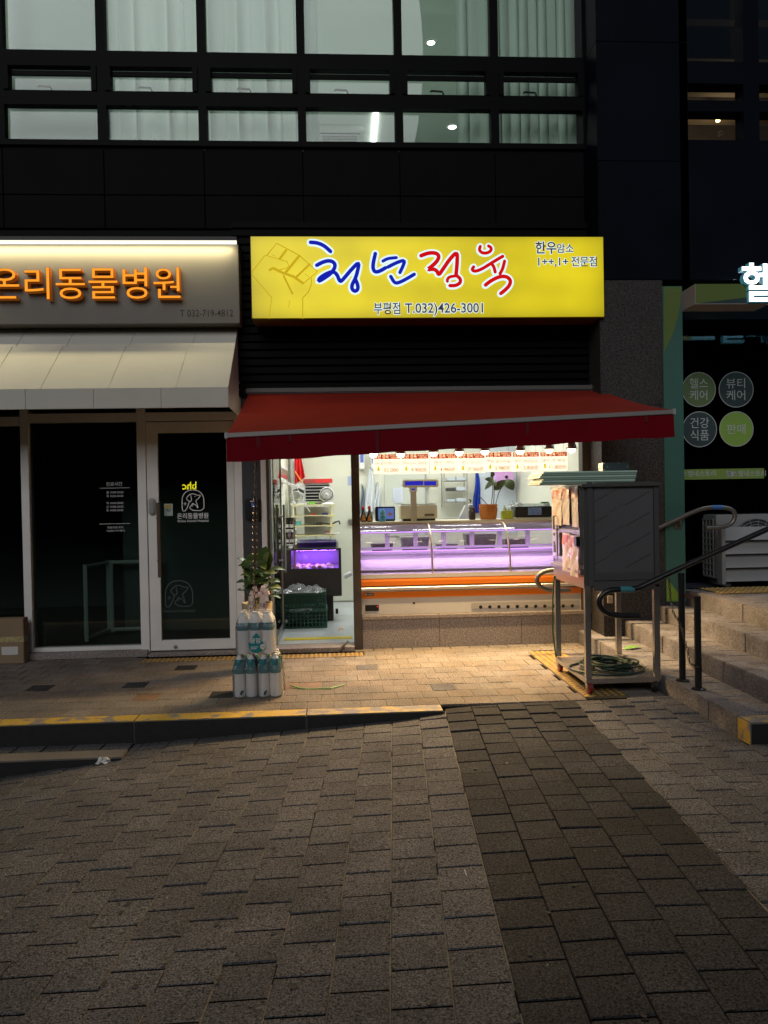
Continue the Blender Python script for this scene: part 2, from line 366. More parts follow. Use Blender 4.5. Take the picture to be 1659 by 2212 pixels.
for r in range(0, 12):
    y1 = -.105-(r-1)*LY; y0 = y1-LY
    for k in range(-40, 15):
        x0 = .11+k*LX+(LX/2 if r % 2 else 0); cx, cy = x0+LX/2, (y0+y1)/2
        if cx < -6.5 or cx > 2.3: continue
        ylim = -2.0 if cx < .655 else -2.03
        poly = [(x0+.003, y0+.0025), (x0+LX-.003, y0+.0025), (x0+LX-.003, y1-.0025), (x0+.003, y1-.0025)]; A0 = poly_area(poly)
        poly = clip_poly(poly, 0, -1, -ylim)
        if poly: poly = clip_poly(poly, 0, 1, .02)
        if poly: poly = clip_poly(poly, 1, 0, 2.209)
        # tactile strips take their own place
        if poly and -1.76 < cx < .19 and cy > -.335: poly = clip_poly(poly, 0, 1, -.337) if y0 < -.337 else []
        if poly and -.43 > cy > -1.95 and 1.55 < cx < 1.65: poly = clip_poly(poly, 1, 0, 1.645)
        elif poly and -.33 > cy > -1.95 and 1.65 <= cx < 1.95: poly = clip_poly(poly, -1, 0, -1.95) if x0+LX > 1.95 else []
        elif poly and -.33 > cy > -1.95 and 1.95 <= cx < 2.1: poly = clip_poly(poly, -1, 0, -1.95)
        if not poly or len(poly) < 3 or poly_area(poly) < .1*A0: continue
        me = fu
        if any(abs(d.x-cx) < LX/2 and abs(d.y-cy) < LY/2 for d in dark_at): me = fud if cx < -.5 else fug
        elif any(abs(d.x-cx) < LX/2 and abs(d.y-cy) < LY/2 for d in rust_at): me = fur
        if poly_area(poly) < .97*A0: me = paver_data('paver', me.materials[0], 0, 0, [(p[0]-cx, p[1]-cy) for p in poly])
        M = Matrix.Translation((cx, cy, random.gauss(0, .0008))) @ Matrix.Rotation(random.gauss(0, .003), 4, 'X')
        pv.put(me, M)
        if len(poly) == 4 and poly_area(poly) > .9*A0: sand.quad((x0-.003, y0, -.0035), (x0+.003, y0, -.0035), (x0+.003, y1, -.0035), (x0-.003, y1, -.0035))
pv.finish(); tag(sand.build('joint_sand', m_sand, sw, fixn=False), kind='stuff')

# kerbs: stones about a metre long
kb = thing('kerb', 'long kerb with worn yellow painted top along the raised shop pavement', 'kerb', (-.8, -2.08, -.2))
for k, (xa, xb) in enumerate(((-4.2, -3.2), (-3.2, -2.2), (-2.2, -1.33), (-1.33, -.24), (-.24, .65))):
    xa += .0015; xb -= .0015
    st = box('kerb_stone', m_kerb, xa, xb, -2.15, -2.002, -.4, -.004, kb, bevel=.004)
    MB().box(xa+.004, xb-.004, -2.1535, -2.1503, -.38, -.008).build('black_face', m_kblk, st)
    box('painted_top', m_kerbw if k == 4 else m_kerbp, xa+.003, xb-.003, -2.147, -2.005, -.0036, 0, st)
kb2 = thing('lower_kerb', 'short unpainted granite kerb running out into the sloping paving at left', 'kerb', (-1.9, -2.38, -.25))
for xa, xb in ((-4.6, -3.4), (-3.4, -2.4), (-2.4, -1.325)):
    st = box('kerb_stone', m_kerb, xa+.0015, xb-.0015, -2.45, -2.30, -.4, -.13, kb2, bevel=.004)
    box('black_face', m_kblk, xa+.004, xb-.004, -2.4535, -2.4503, -.38, -.138, st)  # no paint on this front; its shade is put in as black colour
tread = MB().box(-5, -1.33, -2.299, -2.152, -.4, -.148).build('tread_bed', m_bed, kb2)
for k in range(20):
    x0 = -4.9+k*.1785
    MB().box(x0+.003, x0+.1755, -2.297, -2.155, -.16, -.136-.001*(k % 3)).build('paver', m_pav, kb2, bevel=.003)

def tactile(name, label, x0, x1, y0, y1, z, nx, ny, dx, dy, m, bars=False):
    """warning tiles with raised studs, one tile per part"""
    t = thing(name, label, 'tactile paving', ((x0+x1)/2, (y0+y1)/2, z)); wx, wy = (x1-x0)/nx, (y1-y0)/ny
    for i in range(nx):
        for j in range(ny):
            b = MB(); st_ = MB(); ax, ay = x0+i*wx+.0015, y0+j*wy+.0015; bx, by = x0+(i+1)*wx-.0015, y0+(j+1)*wy-.0015
            b.box(ax, bx, ay, by, z-.03, z+.001)
            for p in range(dx):
                for q in range(dy):
                    px, py = ax+(p+.5)*(bx-ax)/dx, ay+(q+.5)*(by-ay)/dy; r = min((bx-ax)/dx, (by-ay)/dy)*.36
                    if bars: st_.box(px-r, px+r, py-(by-ay)/dy*.42, py+(by-ay)/dy*.42, z+.0005, z+.006)
                    else: st_.lathe([(r, z+.0012), (r*.62, z+.0065), (0, z+.0068)], (px, py, 0), 7)
            tl_ = b.build('tactile_tile', m if bars else m_yelb, t); tag(st_.build('studs', m, tl_), kind='stuff')
    return t
tactile('tactile_strip', 'yellow studded warning strip on the pavement before the clinic and shop doors', -1.755, .19, -.335, -.172, .002, 12, 1, 4, 3, m_yel)
tactile('tactile_strip', 'long yellow studded warning strip running under the steel cart beside the steps', 1.648, 1.948, -1.948, -.36, .002, 1, 5, 6, 6, m_yel)

# steps at right, rising to the right, treads paved
stp = MB().box(2.35, 7, -2.9, .2, -.4, .08).box(2.67, 7, -2.9, .2, .081, .21).box(2.96, 7, -2.9, .2, .211, .33).box(3.25, 7, -2.9, .2, .331, .47).build('stairs', m_step, org=(0, 0, 0)); tag(stp, kind='structure')
SX = [2.215, 2.535, 2.845, 3.12]; SZ = [.12, .255, .382, .512]; SB = [.0, -.30, -.36, -.36]
pv = Paving(stp); pt = {}
for k in range(4):
    x, z = SX[k], SZ[k]; zb = SZ[k-1] if k else -.3; y = SB[k]
    ys = [y]; L = [.62, .85, .5, .93][k]
    while ys[-1] > -2.9: ys.append(max(-2.9, ys[-1]-L)); L = .97
    for a, b in zip(ys, ys[1:]): box('step_stone', m_step, x, x+.134, b+.0015, a-.0015, zb-.05, z, stp, bevel=.006)
    xe = SX[k+1]+.004 if k < 3 else x+.134+8*.1778
    cw = xe-(x+.136)
    ncol = 1 if k < 3 else 8; cw /= ncol
    for c in range(ncol):
        key = (round(cw, 4))
        if key not in pt: pt[key] = paver_data('paver', m_step, cw-.006, .1675, ch=.004)
        yy = y-.09-.045*k-(c % 2)*.088
        while yy > -2.85:
            pv.put(pt[key], Matrix.Translation((x+.136+cw*(c+.5), yy, z-.004+random.gauss(0, .001)))); yy -= .176
pv.finish()
ek = thing('step_kerb', 'yellow ended kerb block closing the front of the lowest step', 'kerb', (2.6, -2.97, 0))
for xa, xb in ((2.218, 2.53), (2.533, 3.5), (3.503, 4.5)):
    s_ = box('kerb_stone', m_kerb, xa, xb, -3.04, -2.902, -.3, .118, ek, bevel=.004)
    box('painted_top', m_kerbw, xa+.004, xb-.004, -3.036, -2.906, .1184, .121, s_)
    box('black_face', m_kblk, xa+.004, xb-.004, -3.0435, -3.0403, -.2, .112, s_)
box('painted_end', m_kerbp, 2.2145, 2.2172, -3.036, -2.906, -.2, .115, ek)
tactile('tactile_strip', 'faded yellow studded strip on the top landing by the outdoor unit', at(1508, 1271, z=.515).x, 4.4, at(1508, 1271, z=.515).y-.42, at(1508, 1271, z=.515).y, .517, 4, 1, 6, 6, m_yel)

# flattened gum and grease spots, too many to count
rr = random.Random(21); gm = MB()
for k in range(150):
    x, y = rr.uniform(-2.4, 2.1), rr.uniform(-5.2, -2.2); r_ = rr.uniform(.004, .012)
    if y > -2.5 and x < -1.2: continue
    n = 8; gm.add([(x+r_*(1+.3*math.sin(j*2.3+k))*math.cos(j*6.283/n), y+r_*(1+.3*math.cos(j*1.7+k))*math.sin(j*6.283/n), zf(x, y)+.0022) for j in range(n)], [tuple(range(n))])
tag(gm.build('gum_spots', mat('old_gum', (.03, .028, .027), .9), plz, fixn=False), kind='stuff')
rr = random.Random(5); lt = MB()
for k in range(60):
    x, y = rr.uniform(-2.0, 2.1), rr.uniform(-5.0, -2.2); r_ = rr.uniform(.0015, .004); an = rr.uniform(0, 3.14); L_ = rr.choice((1, 1, 2, 6))
    lt.add([(x+math.cos(an)*r_*L_*a-math.sin(an)*r_*b_, y+math.sin(an)*r_*L_*a+math.cos(an)*r_*b_, zf(x, y)+.003) for a, b_ in ((-1, -.5), (1, -.5), (1, .5), (-1, .5))], [(0, 1, 2, 3)])
tag(lt.build('grit', mat('pale_grit', (.5, .47, .42), .9), plz, fixn=False), kind='stuff')
# ------------------------------------------------------------------ building: dark panelled front, lit office windows above
m_blk = mat('black_metal', (.0035, .0035, .004), .5, spec=.05, noise=(3, .2))
m_blkp = mat('black_panel', (.0055, .0054, .0053), .6, spec=.04, noise=(2.5, .15, 300, .1))
m_navy = mat('navy_panel', (.0042, .0052, .0095), .5, spec=.05, noise=(2, .2))
m_glass = pane_mat('window_glass', (.93, .97, .95), 1.45)
m_roomw = mat('office_white', (.66, .72, .66), .9, noise=(1.2, .06))
m_handle = mat('handle_black', (.01, .01, .01), .4)
bld = thing('building', 'dark panelled building with a bank of lit office windows above the shops', 'building', (0, .3, 0))
COLS = [(12.9, 212.8), (232, 430), (448, 644), (661, 853), (870.6, 1059.4), (1077, 1257)]
CX = [(at(a, 270, y=0).x, at(b, 270, y=0).x) for a, b in COLS]
ROWS = [(4.648, 4.956, 0.), (5.083, 5.302, .045), (5.44, 6.75, 0.)]
fr = MB(); xl, xr = -6.4, 2.40; ymin, ymax = -.03, .05
zs = [4.60, ROWS[0][0], ROWS[0][1], ROWS[1][0]-.012, ROWS[1][1]+.012, ROWS[2][0], ROWS[2][1], 7.0]
allc = [(CX[0][0]-(CX[1][0]-CX[0][0])*k, CX[0][1]-(CX[1][0]-CX[0][0])*k) for k in (3, 2, 1)]+CX
for i in range(len(allc)+1):
    a = xl if i == 0 else allc[i-1][1]; b = xr if i == len(allc) else allc[i][0]; fr.box(a, b, ymin, ymax, 4.60, 7.0)
for a, b in allc:
    for z0, z1 in ((4.60, ROWS[0][0]), (ROWS[0][1], ROWS[1][0]), (ROWS[1][1], ROWS[2][0]), (ROWS[2][1], 7.0)): fr.box(a, b, ymin, ymax, z0, z1)
frm = fr.build('window_frame', m_blk, bld)
for a, b in CX:
    for z0, z1, ins in ROWS:
        if ins:      # opening light: its own sash
            s = MB().box(a, a+ins, -.045, .048, z0, z1).box(b-ins, b, -.045, .048, z0, z1).box(a+ins, b-ins, .005, .028, z1-.068, z1-.026)
            s.build('sash', m_blk, frm)
            xm = (a+b)/2
            MB().tube([(xm-.02, .042, z0+.0), (xm-.02, .056, z0+.05), (xm-.03, .058, z0+.075), (xm-.13, .058, z0+.08), (xm-.14, .058, z0+.07)], .009, 6).build('window_handle', m_handle, frm)
        MB().box(a+ins, b-ins, .03, .036, z0, z1).build('pane', m_glass, frm)
# black panels below the windows, open joints
XJ = [-6.4]+[(allc[i][1]+allc[i+1][0])/2 for i in range(len(allc)-1)]+[2.34]
for i in range(len(XJ)-1):
    for z0, z1 in ((3.87, 4.164), (4.172, 4.59)):
        MB().box(XJ[i]+.004, XJ[i+1]-.004, .0, .05, z0, z1).build('wall_panel', m_blkp, bld, bevel=.003)
box('backing_wall', m_blk, -6.4, 2.40, .06, .11, 3.85, 4.6, bld)
# slats behind the signs and above the awning
z = 2.40
while z < 3.86:
    b = MB().hexa([(-.93, -.055, z), (2.34, -.055, z), (2.34, -.005, z+.01), (-.93, -.005, z+.01), (-.93, -.055, z+.052), (2.34, -.055, z+.052), (2.34, -.005, z+.062), (-.93, -.005, z+.062)])
    b.build('louvre_slat', m_blk, bld); z += .073
box('louvre_backing', m_blk, -7.0, 2.34, .0, .06, 2.24, 3.85, bld)
box('lintel', m_blk, -.95, 2.34, -.06, .0, 2.335, 2.395, bld)
# projecting right pier (dark navy cladding above, granite below)
gx0 = 2.345; PYF = -.35
for z0, z1 in ((3.30, 4.35), (4.355, 5.4), (5.405, 6.45), (6.455, 7.5)):
    MB().box(gx0, 3.17, PYF, .3, z0, z1).build('pier_panel', m_navy, bld, bevel=.002)
for z0, z1 in ((.0, 1.08), (1.083, 2.18), (2.183, 3.295)):
    MB().box(gx0, at(1436, 1000, y=PYF).x, PYF+.002, .3, z0, z1).build('pier_stone', m_pillar, bld, bevel=.002)
# dim windows of the right-hand unit, upstairs
DX = [at(1468, 200, y=PYF).x, at(1606, 200, y=PYF).x, at(1640, 200, y=PYF).x, 5.2]
DZ = [at(1500, 302, y=PYF).z, at(1500, 240, y=PYF).z, at(1500, 216, y=PYF).z, at(1500, 180, y=PYF).z, at(1500, 132, y=PYF).z, 6.9]
f2 = MB().box(3.172, DX[0], PYF, .0, 3.3, 7.5).box(DX[1], DX[2], PYF, -.2, DZ[0], 7.5).box(DX[0], 8, PYF, .0, 3.3, DZ[0]).box(DX[0], DX[1], PYF, -.2, DZ[1], DZ[2]).box(DX[0], DX[1], PYF, -.2, DZ[3], DZ[4]).box(DX[2], 8, PYF, -.2, DZ[1], DZ[2]).box(DX[2], 8, PYF, -.2, DZ[3], DZ[4])
f2 = f2.build('dark_window_frame', m_navy, bld)
for a, b in ((DX[0], DX[1]), (DX[2], 6.5)):
    for z0, z1 in ((DZ[0], DZ[1]), (DZ[2], DZ[3]), (DZ[4], 6.9)): MB().box(a, b, -.24, -.236, z0, z1).build('pane', m_glass, f2)
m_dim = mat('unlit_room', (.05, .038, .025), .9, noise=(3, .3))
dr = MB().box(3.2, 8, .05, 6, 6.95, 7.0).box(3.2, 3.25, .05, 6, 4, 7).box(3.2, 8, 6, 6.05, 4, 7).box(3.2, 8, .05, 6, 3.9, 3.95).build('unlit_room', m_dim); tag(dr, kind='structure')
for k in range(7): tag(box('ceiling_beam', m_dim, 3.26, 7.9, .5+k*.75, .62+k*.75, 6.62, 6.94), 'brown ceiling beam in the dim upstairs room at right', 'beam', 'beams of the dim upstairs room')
dbr = MB().tube([(3.4, .6, 6.45), (5.2, 4.4, 6.7)], .05, 6).build('ceiling_duct', m_dim); tag(dbr, 'slanting brown duct under the ceiling of the dim upstairs room', 'duct')
p_ = at(1551, 264, z=6.5); db = MB().lathe([(0, 0), (.028, .01), (.03, .04), (.012, .07)], (p_.x, p_.y, 6.5), 10).build('ceiling_bulb', glow('bulb_dim', (1, .7, .35), 6)); tag(db, 'tiny glowing bulb in the dim upstairs room', 'lamp')
point('dim_room_light', (p_.x, p_.y-.1, 6.3), 22, (1, .7, .4), .05)

# ---- office behind the lit windows
CZ = 6.85
off = MB().box(-6.4, 2.38, .4, 6.5, CZ, CZ+.05).box(-6.4, 2.38, 6.5, 6.55, 4.2, CZ).box(2.38, 2.42, .12, 6.5, 4.2, CZ).box(-6.45, -6.4, .12, 6.5, 4.2, CZ).build('office_room', m_roomw); tag(off, kind='structure')
ofl = box('office_floor', mat('office_floor', (.35, .36, .34), .7), -6.4, 2.38, .12, 6.5, 4.15, 4.2); tag(ofl, kind='structure')
mcur = bpy.data.materials.new('curtain_white'); mcur.use_nodes = True; _t = mcur.node_tree; _t.nodes.remove(_t.nodes['Principled BSDF'])
_d = _t.nodes.new('ShaderNodeBsdfDiffuse'); _d.inputs[0].default_value = (.74, .78, .74, 1); _tl = _t.nodes.new('ShaderNodeBsdfTranslucent'); _tl.inputs[0].default_value = (.7, .76, .72, 1)
_mx = _t.nodes.new('ShaderNodeMixShader'); _mx.inputs[0].default_value = .45; _t.links.new(_d.outputs[0], _mx.inputs[1]); _t.links.new(_tl.outputs[0], _mx.inputs[2]); _t.links.new(_mx.outputs[0], _t.nodes['Material Output'].inputs[0])
def curtain(xa, xb, y, label, waves):
    rr = random.Random(int(xa*100)); ph = [rr.random()*6 for _ in range(4)]
    def fn(u, v):
        zz = 4.35+(CZ-.03-4.35)*v; a = .035*(1-.35*v)
        d = math.sin(u*waves*6.283+ph[0])*a+.6*a*math.sin(u*waves*9.1+ph[1]+v*.8)+.4*a*math.sin(u*waves*3.3+ph[2]-v)
        return (xa+(xb-xa)*u+.02*math.sin(u*waves*6.283+ph[3]+v), y+d, zz)
    c = MB().grid(fn, int(waves*14), 8).build('curtain', mcur, smooth='all', fixn=False); tag(c, label, 'curtain', 'curtains of the lit office windows')
curtain(CX[1][0]-.05, CX[1][1]+.05, .27, 'white curtain filling the second window column from the left', 6)
curtain(CX[2][0]-.05, CX[2][1]+.06, .27, 'white curtain filling the third window column from the left', 7)
curtain(CX[3][0]-.05, CX[3][0]+.1, .27, 'narrow gathered white curtain at the left edge of the fourth window column', 2)
curtain(at(985, 270, y=.27).x, CX[4][1]+.05, .27, 'white curtain over the right third of the fifth window column', 3)
curtain(CX[5][0]-.05, CX[5][1]+.08, .27, 'white curtain filling the rightmost window column beside the pier', 10)
bl = box('roller_blind', mcur, CX[0][0]-.08, CX[0][1]+.06, .30, .304, 4.35, CZ-.02); tag(bl, 'plain white roller blind drawn down in the leftmost window column', 'blind')
for k, (px, py) in enumerate(((931, 93), (977, 275))):
    p = at(px, py, z=CZ-.012); rt = thing('downlight', ['round white downlight in the ceiling behind the upper pane of the fifth window', 'round white downlight in the ceiling behind the lower pane of the fifth window'][k], 'lamp', (p.x, p.y, CZ))
    MB().disc((p.x, p.y, CZ-.011), .045 if k == 0 else .06, 'z').build('lens', glow('downlight_lens', (1, 1, .97), 9), rt); MB().lathe([(.05 if k == 0 else .066, -.012), (.064 if k == 0 else .08, -.008), (.066 if k == 0 else .082, -.001)], (p.x, p.y, CZ), 24, cap=False).build('trim_ring', m_roomw, rt)
p0, p1 = at(812, 245, z=CZ-.03), at(806, 314, z=CZ-.03)
tl = thing('ceiling_strip_light', 'long white strip light on the office ceiling behind the fourth window', 'lamp', (p0.x, p0.y, CZ))
MB().hexa([(p1.x-.035, p1.y, CZ-.03), (p1.x+.035, p1.y, CZ-.03), (p0.x+.035, p0.y, CZ-.03), (p0.x-.035, p0.y, CZ-.03), (p1.x-.035, p1.y, CZ-.012), (p1.x+.035, p1.y, CZ-.012), (p0.x+.035, p0.y, CZ-.012), (p0.x-.035, p0.y, CZ-.012)]).build('tube', glow('strip_tube', (1, 1, .95), 5), tl)
pa, pb = at(682, 300, z=CZ-.1), at(786, 300, z=CZ-.1)
ac = thing('ceiling_air_conditioner', 'white ceiling cassette air conditioner seen through the fourth window', 'air conditioner', (pa.x, pa.y, CZ))
MB().box(pa.x, pb.x, pa.y-.25, pa.y+.5, CZ-.1, CZ).build('panel', mat('ac_white', (.7, .72, .68), .5), ac, bevel=.02)
for k in range(8): box('grille_bar', mat('ac_grey', (.2, .2, .2), .6), pa.x+.1, pb.x-.1, pa.y-.1+k*.05, pa.y-.08+k*.05, CZ-.106, CZ-.1, ac)
box('air_slot', m_handle, pa.x+.06, pb.x-.06, pa.y-.19, pa.y-.16, CZ-.104, CZ-.1, ac)
area('office_light_a', (-1.6, 1.9, 6.78), (6.5, 1.6), 60, (.84, 1.0, .88), (0, -.25, -1))
area('office_light_b', (-1.6, 2.6, 4.4), (6.5, 3), 23, (.84, 1.0, .89), (0, 0, 1))

# ------------------------------------------------------------------ animal clinic at left
m_alu = mat('white_aluminium', (.74, .72, .68), .45, spec=.4, noise=(4, .06))
m_aluw = mat('pale_aluminium', (.76, .75, .72), .5, noise=(4, .06))
m_dkglass = pane_mat('tinted_glass', (.72, .78, .75), 1.5)
m_steel = mat('brushed_steel', (.55, .54, .52), .32, metal=1., noise=(60, .08))
m_clin = mat('clinic_wall', (.10, .115, .108), .9)
X = lambda px, py=1100, y=0.: at(px, py, y=y).x
sf = thing('clinic_shopfront', 'white aluminium glazed front of the closed animal clinic at left', 'shopfront', (-2, 0, 0))
xp1, xp2, xp3, xdl, xdr = (X(45, 912), X(62, 912)), (-1.818, -1.742), (-.952, -.882), -1.738, -.956
frm = MB().box(xp1[0], xp1[1], -.03, .09, .06, 2.5).box(xp2[0], xp2[1], -.03, .09, .03, 2.5).box(xp3[0], xp3[1], -.03, .09, .03, 2.5)
frm.box(xp1[1], xp2[0], -.025, .08, 2.125, 2.205).box(xp2[1], xp3[0], -.025, .08, 2.128, 2.205).box(-6, xp1[0], -.025, .08, 2.1, 2.18)
frm.box(xp1[1], xp2[0], -.025, .08, .062, .098).box(-6, xp1[0], -.025, .08, .062, .1)
frm = frm.build('frame', m_alu, sf, bevel=.003)
MB().box(xp1[1], xp2[0], .02, .028, .1, 2.122).build('pane', m_dkglass, sf)
MB().box(-6, xp1[0], .02, .028, .1, 2.1).build('pane', m_dkglass, sf)
MB().box(xp1[1], xp2[0], .02, .028, 2.208, 2.5).build('transom_pane', m_dkglass, sf)
MB().box(xp2[1], xp3[0], .02, .028, 2.208, 2.5).build('transom_pane', m_dkglass, sf)
box('sill', m_gran, -6, xp2[1]-.01, -.09, .06, .004, .06, sf, bevel=.004)
box('door_step', m_gran, xp2[1], xp3[1]+.0, -.10, .10, .002, .03, sf, bevel=.004)
dr = MB().box(xdl, xdl+.10, -.012, .045, .042, 2.12).box(xdr-.065, xdr, -.012, .045, .042, 2.12).box(xdl+.1, xdr-.065, -.012, .045, 2.02, 2.12).box(xdl+.1, xdr-.065, -.012, .045, .042, .135).build('door', m_alu, sf, bevel=.003)
MB().box(xdl+.1, xdr-.065, .014, .022, .135, 2.02).build('door_glass', m_dkglass, dr)
b = MB(); hx = at(343, 1150, y=-.07).x
b.tube([(hx, -.07, .715), (hx, -.07, 1.39)], .017, 10)
b.tube([(hx, -.07, .86), (hx-.03, -.01, .86)], .009, 8).tube([(hx, -.07, 1.25), (hx-.03, -.01, 1.25)], .009, 8)
b.build('handle', mat('handle_brown_steel', (.20, .15, .12), .35, metal=.7), dr, smooth=True)
box('digital_lock', m_steel, X(323), X(337), -.045, -.0125, at(330, 1111, y=-.03).z, at(330, 1076, y=-.03).z, dr, bevel=.012)
MB().lathe([(.0, -.02), (.014, -.018), (.017, 0), (.014, .012)], (X(380, 1397), -.014, at(380, 1396, y=0).z), 14, axis='y').build('floor_lock', m_steel, dr, smooth=True)
m_vin = mat('vinyl_white', (.72, .74, .74), .6); m_vind = mat('vinyl_faded', (.075, .095, .09), .7); m_ving = mat('vinyl_grey', (.55, .56, .55), .6)
GY = .0125
def cb(x, y): return 219.4+.1984*x, 1014.9+.1984*y
def stroke(b, pts, r, fn, y, sq=.12, smooth=2, seg=8):
    """a brush stroke: rounded flat ribbon through the points (fn maps to x,z)"""
    q = [fn(*p) for p in pts]
    for _ in range(smooth):
        n = [q[0]]
        for a, c in zip(q, q[1:]): n += [(a[0]*.75+c[0]*.25, a[1]*.75+c[1]*.25), (a[0]*.25+c[0]*.75, a[1]*.25+c[1]*.75)]
        q = n+[q[-1]]
    dd = [q[0]]
    for p in q[1:]:
        if math.hypot(p[0]-dd[-1][0], p[1]-dd[-1][1]) > r*.25: dd.append(p)
    q = dd; n = len(q); o = len(b.v)
    def unit(i):
        a, c = q[max(i-1, 0)], q[min(i+1, n-1)]; L = math.hypot(c[0]-a[0], c[1]-a[1]) or 1; return (c[0]-a[0])/L, (c[1]-a[1])/L
    t0, t1 = unit(0), unit(n-1); ext = []
    for k in (1., .85, .5): ext.append(((q[0][0]-t0[0]*r*k, q[0][1]-t0[1]*r*k), r*math.sqrt(max(.02, 1-k*k))))
    body = [(p, r) for p in q]; end = [((q[-1][0]+t1[0]*r*k, q[-1][1]+t1[1]*r*k), r*math.sqrt(max(.02, 1-k*k))) for k in (.5, .85, 1.)]
    allp = ext+body+end
    tb = MB().tube([(p[0][0], 0, p[0][1]) for p in allp], [p[1] for p in allp], seg)
    b.add([(v[0], y+v[1]*sq, v[2]) for v in tb.v], tb.f); return b
DOG = [[(908, 448), (878, 448), (876, 320), (885, 285), (910, 245), (950, 224), (995, 218), (1040, 225), (1080, 247), (1105, 285), (1115, 330), (1115, 443), (995, 443), (982, 432), (962, 420), (960, 405), (978, 388), (990, 362), (1005, 375), (1022, 378), (1035, 395), (1050, 424), (1046, 390), (1032, 355), (1024, 335), (1050, 318), (1078, 280), (1070, 275), (1040, 278), (1010, 262), (985, 260), (955, 270), (930, 300), (925, 315), (935, 330), (960, 345), (972, 345), (980, 325), (975, 300), (972, 280)],
       [(955, 345), (945, 380), (930, 420), (908, 448)], [(895, 370), (925, 370)], [(910, 355), (910, 386)], [(1015, 290), (1020, 290)], [(1000, 372), (985, 398)]]
def G(x, y, yy=GY): p = at(*cb(x, y), y=yy); return p.x, p.z
b = MB()
for i, s in enumerate(DOG): stroke(b, s, .0042 if i < 2 else .003, G, GY, .3, 1, 6)
b.build('clinic_logo', m_vin, dr, fixn=False)
b = MB()
for i, s in enumerate(DOG): stroke(b, [(690+(x-873)*1.25, 1205+(y-218)*1.25) for x, y in s], .0046 if i < 2 else .0032, G, GY, .3, 1, 6)
b.build('faded_logo', m_vind, dr, fixn=False)
px = G(995, 525); lettering('clinic_name', '온리동물병원', m_vin, (px[0], GY, px[1]), .056, dr, offset=.012, width=G(1165, 525)[0]-G(826, 525)[0])
px = G(997, 567); lettering('clinic_name', 'Onlee Animal Hospital', m_vin, (px[0], GY, px[1]), .031, dr, offset=.008, width=G(1165, 525)[0]-G(828, 525)[0])
px = G(855, 1548); lettering('faded_name', 'Onlee Animal Hospital', m_vind, (px[0]-.01, GY, px[1]), .034, dr, width=.29)
a, c = G(682, 370), G(776, 500); st = box('push_sticker', mat('sticker_paper', (.34, .42, .38), .6), a[0], c[0], GY-.001, GY+.001, c[1], a[1], dr)
box('sticker_picture', mat('sticker_yellow', (.42, .30, .04), .6), a[0]+.012, c[0]-.012, GY-.003, GY-.0012, a[1]-.042, a[1]-.008, st)
lettering('sticker_text', '문을 당겨\n주세요', mat('ink_dark', (.02, .03, .03), .7), ((a[0]+c[0])/2, GY-.002, a[1]-.058), .014, st, offset=.02)
# opening hours on the window
def G6(x, y): p = at(*c6(x, y), y=.018); return p.x, p.z
def hrs(body, x, y, h, al='CENTER'): q = G6(x, y); lettering('opening_hours', body, m_ving, (q[0], .018, q[1]), h, sf, align=al, offset=.006)
hrs('진료시간', 746, 518, .040)
for t, y in (('월 10:00-20:00', 568), ('화 10:00-20:00', 592), ('목 10:00-20:00', 638), ('금 10:00-20:00', 662), ('토 10:00-20:00', 685)): hrs(t, 750, y, .0255)
hrs('진료/미용 문의', 753, 797, .0235); hrs('Tel.032-719-4812', 755, 818, .0235)
for y in (535, 769):
    a, c = G6(648, y), G6(848, y); box('hours_line', m_ving, a[0], c[0], .0165, .0185, a[1]-.002, a[1]+.002, sf)
# dark clinic room
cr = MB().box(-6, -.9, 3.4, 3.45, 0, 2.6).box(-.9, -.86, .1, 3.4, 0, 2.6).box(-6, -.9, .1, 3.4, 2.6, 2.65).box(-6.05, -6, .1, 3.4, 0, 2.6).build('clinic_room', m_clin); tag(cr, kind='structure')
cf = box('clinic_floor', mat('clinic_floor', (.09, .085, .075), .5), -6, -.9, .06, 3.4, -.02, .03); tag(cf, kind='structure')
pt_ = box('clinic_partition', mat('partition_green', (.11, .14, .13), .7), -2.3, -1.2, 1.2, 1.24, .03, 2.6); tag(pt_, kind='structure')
m_gate = mat('gate_white', (.55, .62, .58), .5)
pg = thing('pet_gate', 'white pet gate standing behind the dark clinic window', 'gate', (-1.7, .5, .03))
def gate_panel(x0, y0, x1, y1, h):
    for t in (0, 1): MB().tube([(x0+(x1-x0)*t, y0+(y1-y0)*t, .05), (x0+(x1-x0)*t, y0+(y1-y0)*t, h)], .022, 6).build('gate_post', m_gate, pg)
    for zz in (.08, h-.02): MB().tube([(x0, y0, zz), (x1, y1, zz)], .02, 6).build('gate_rail', m_gate, pg)
a, c, d = at(188, 1390, z=.03), at(237, 1370, z=.03), at(300, 1365, z=.03)
gate_panel(a.x, a.y, c.x, c.y, .80); gate_panel(c.x+.03, c.y, c.x+.5, c.y+.02, .80)

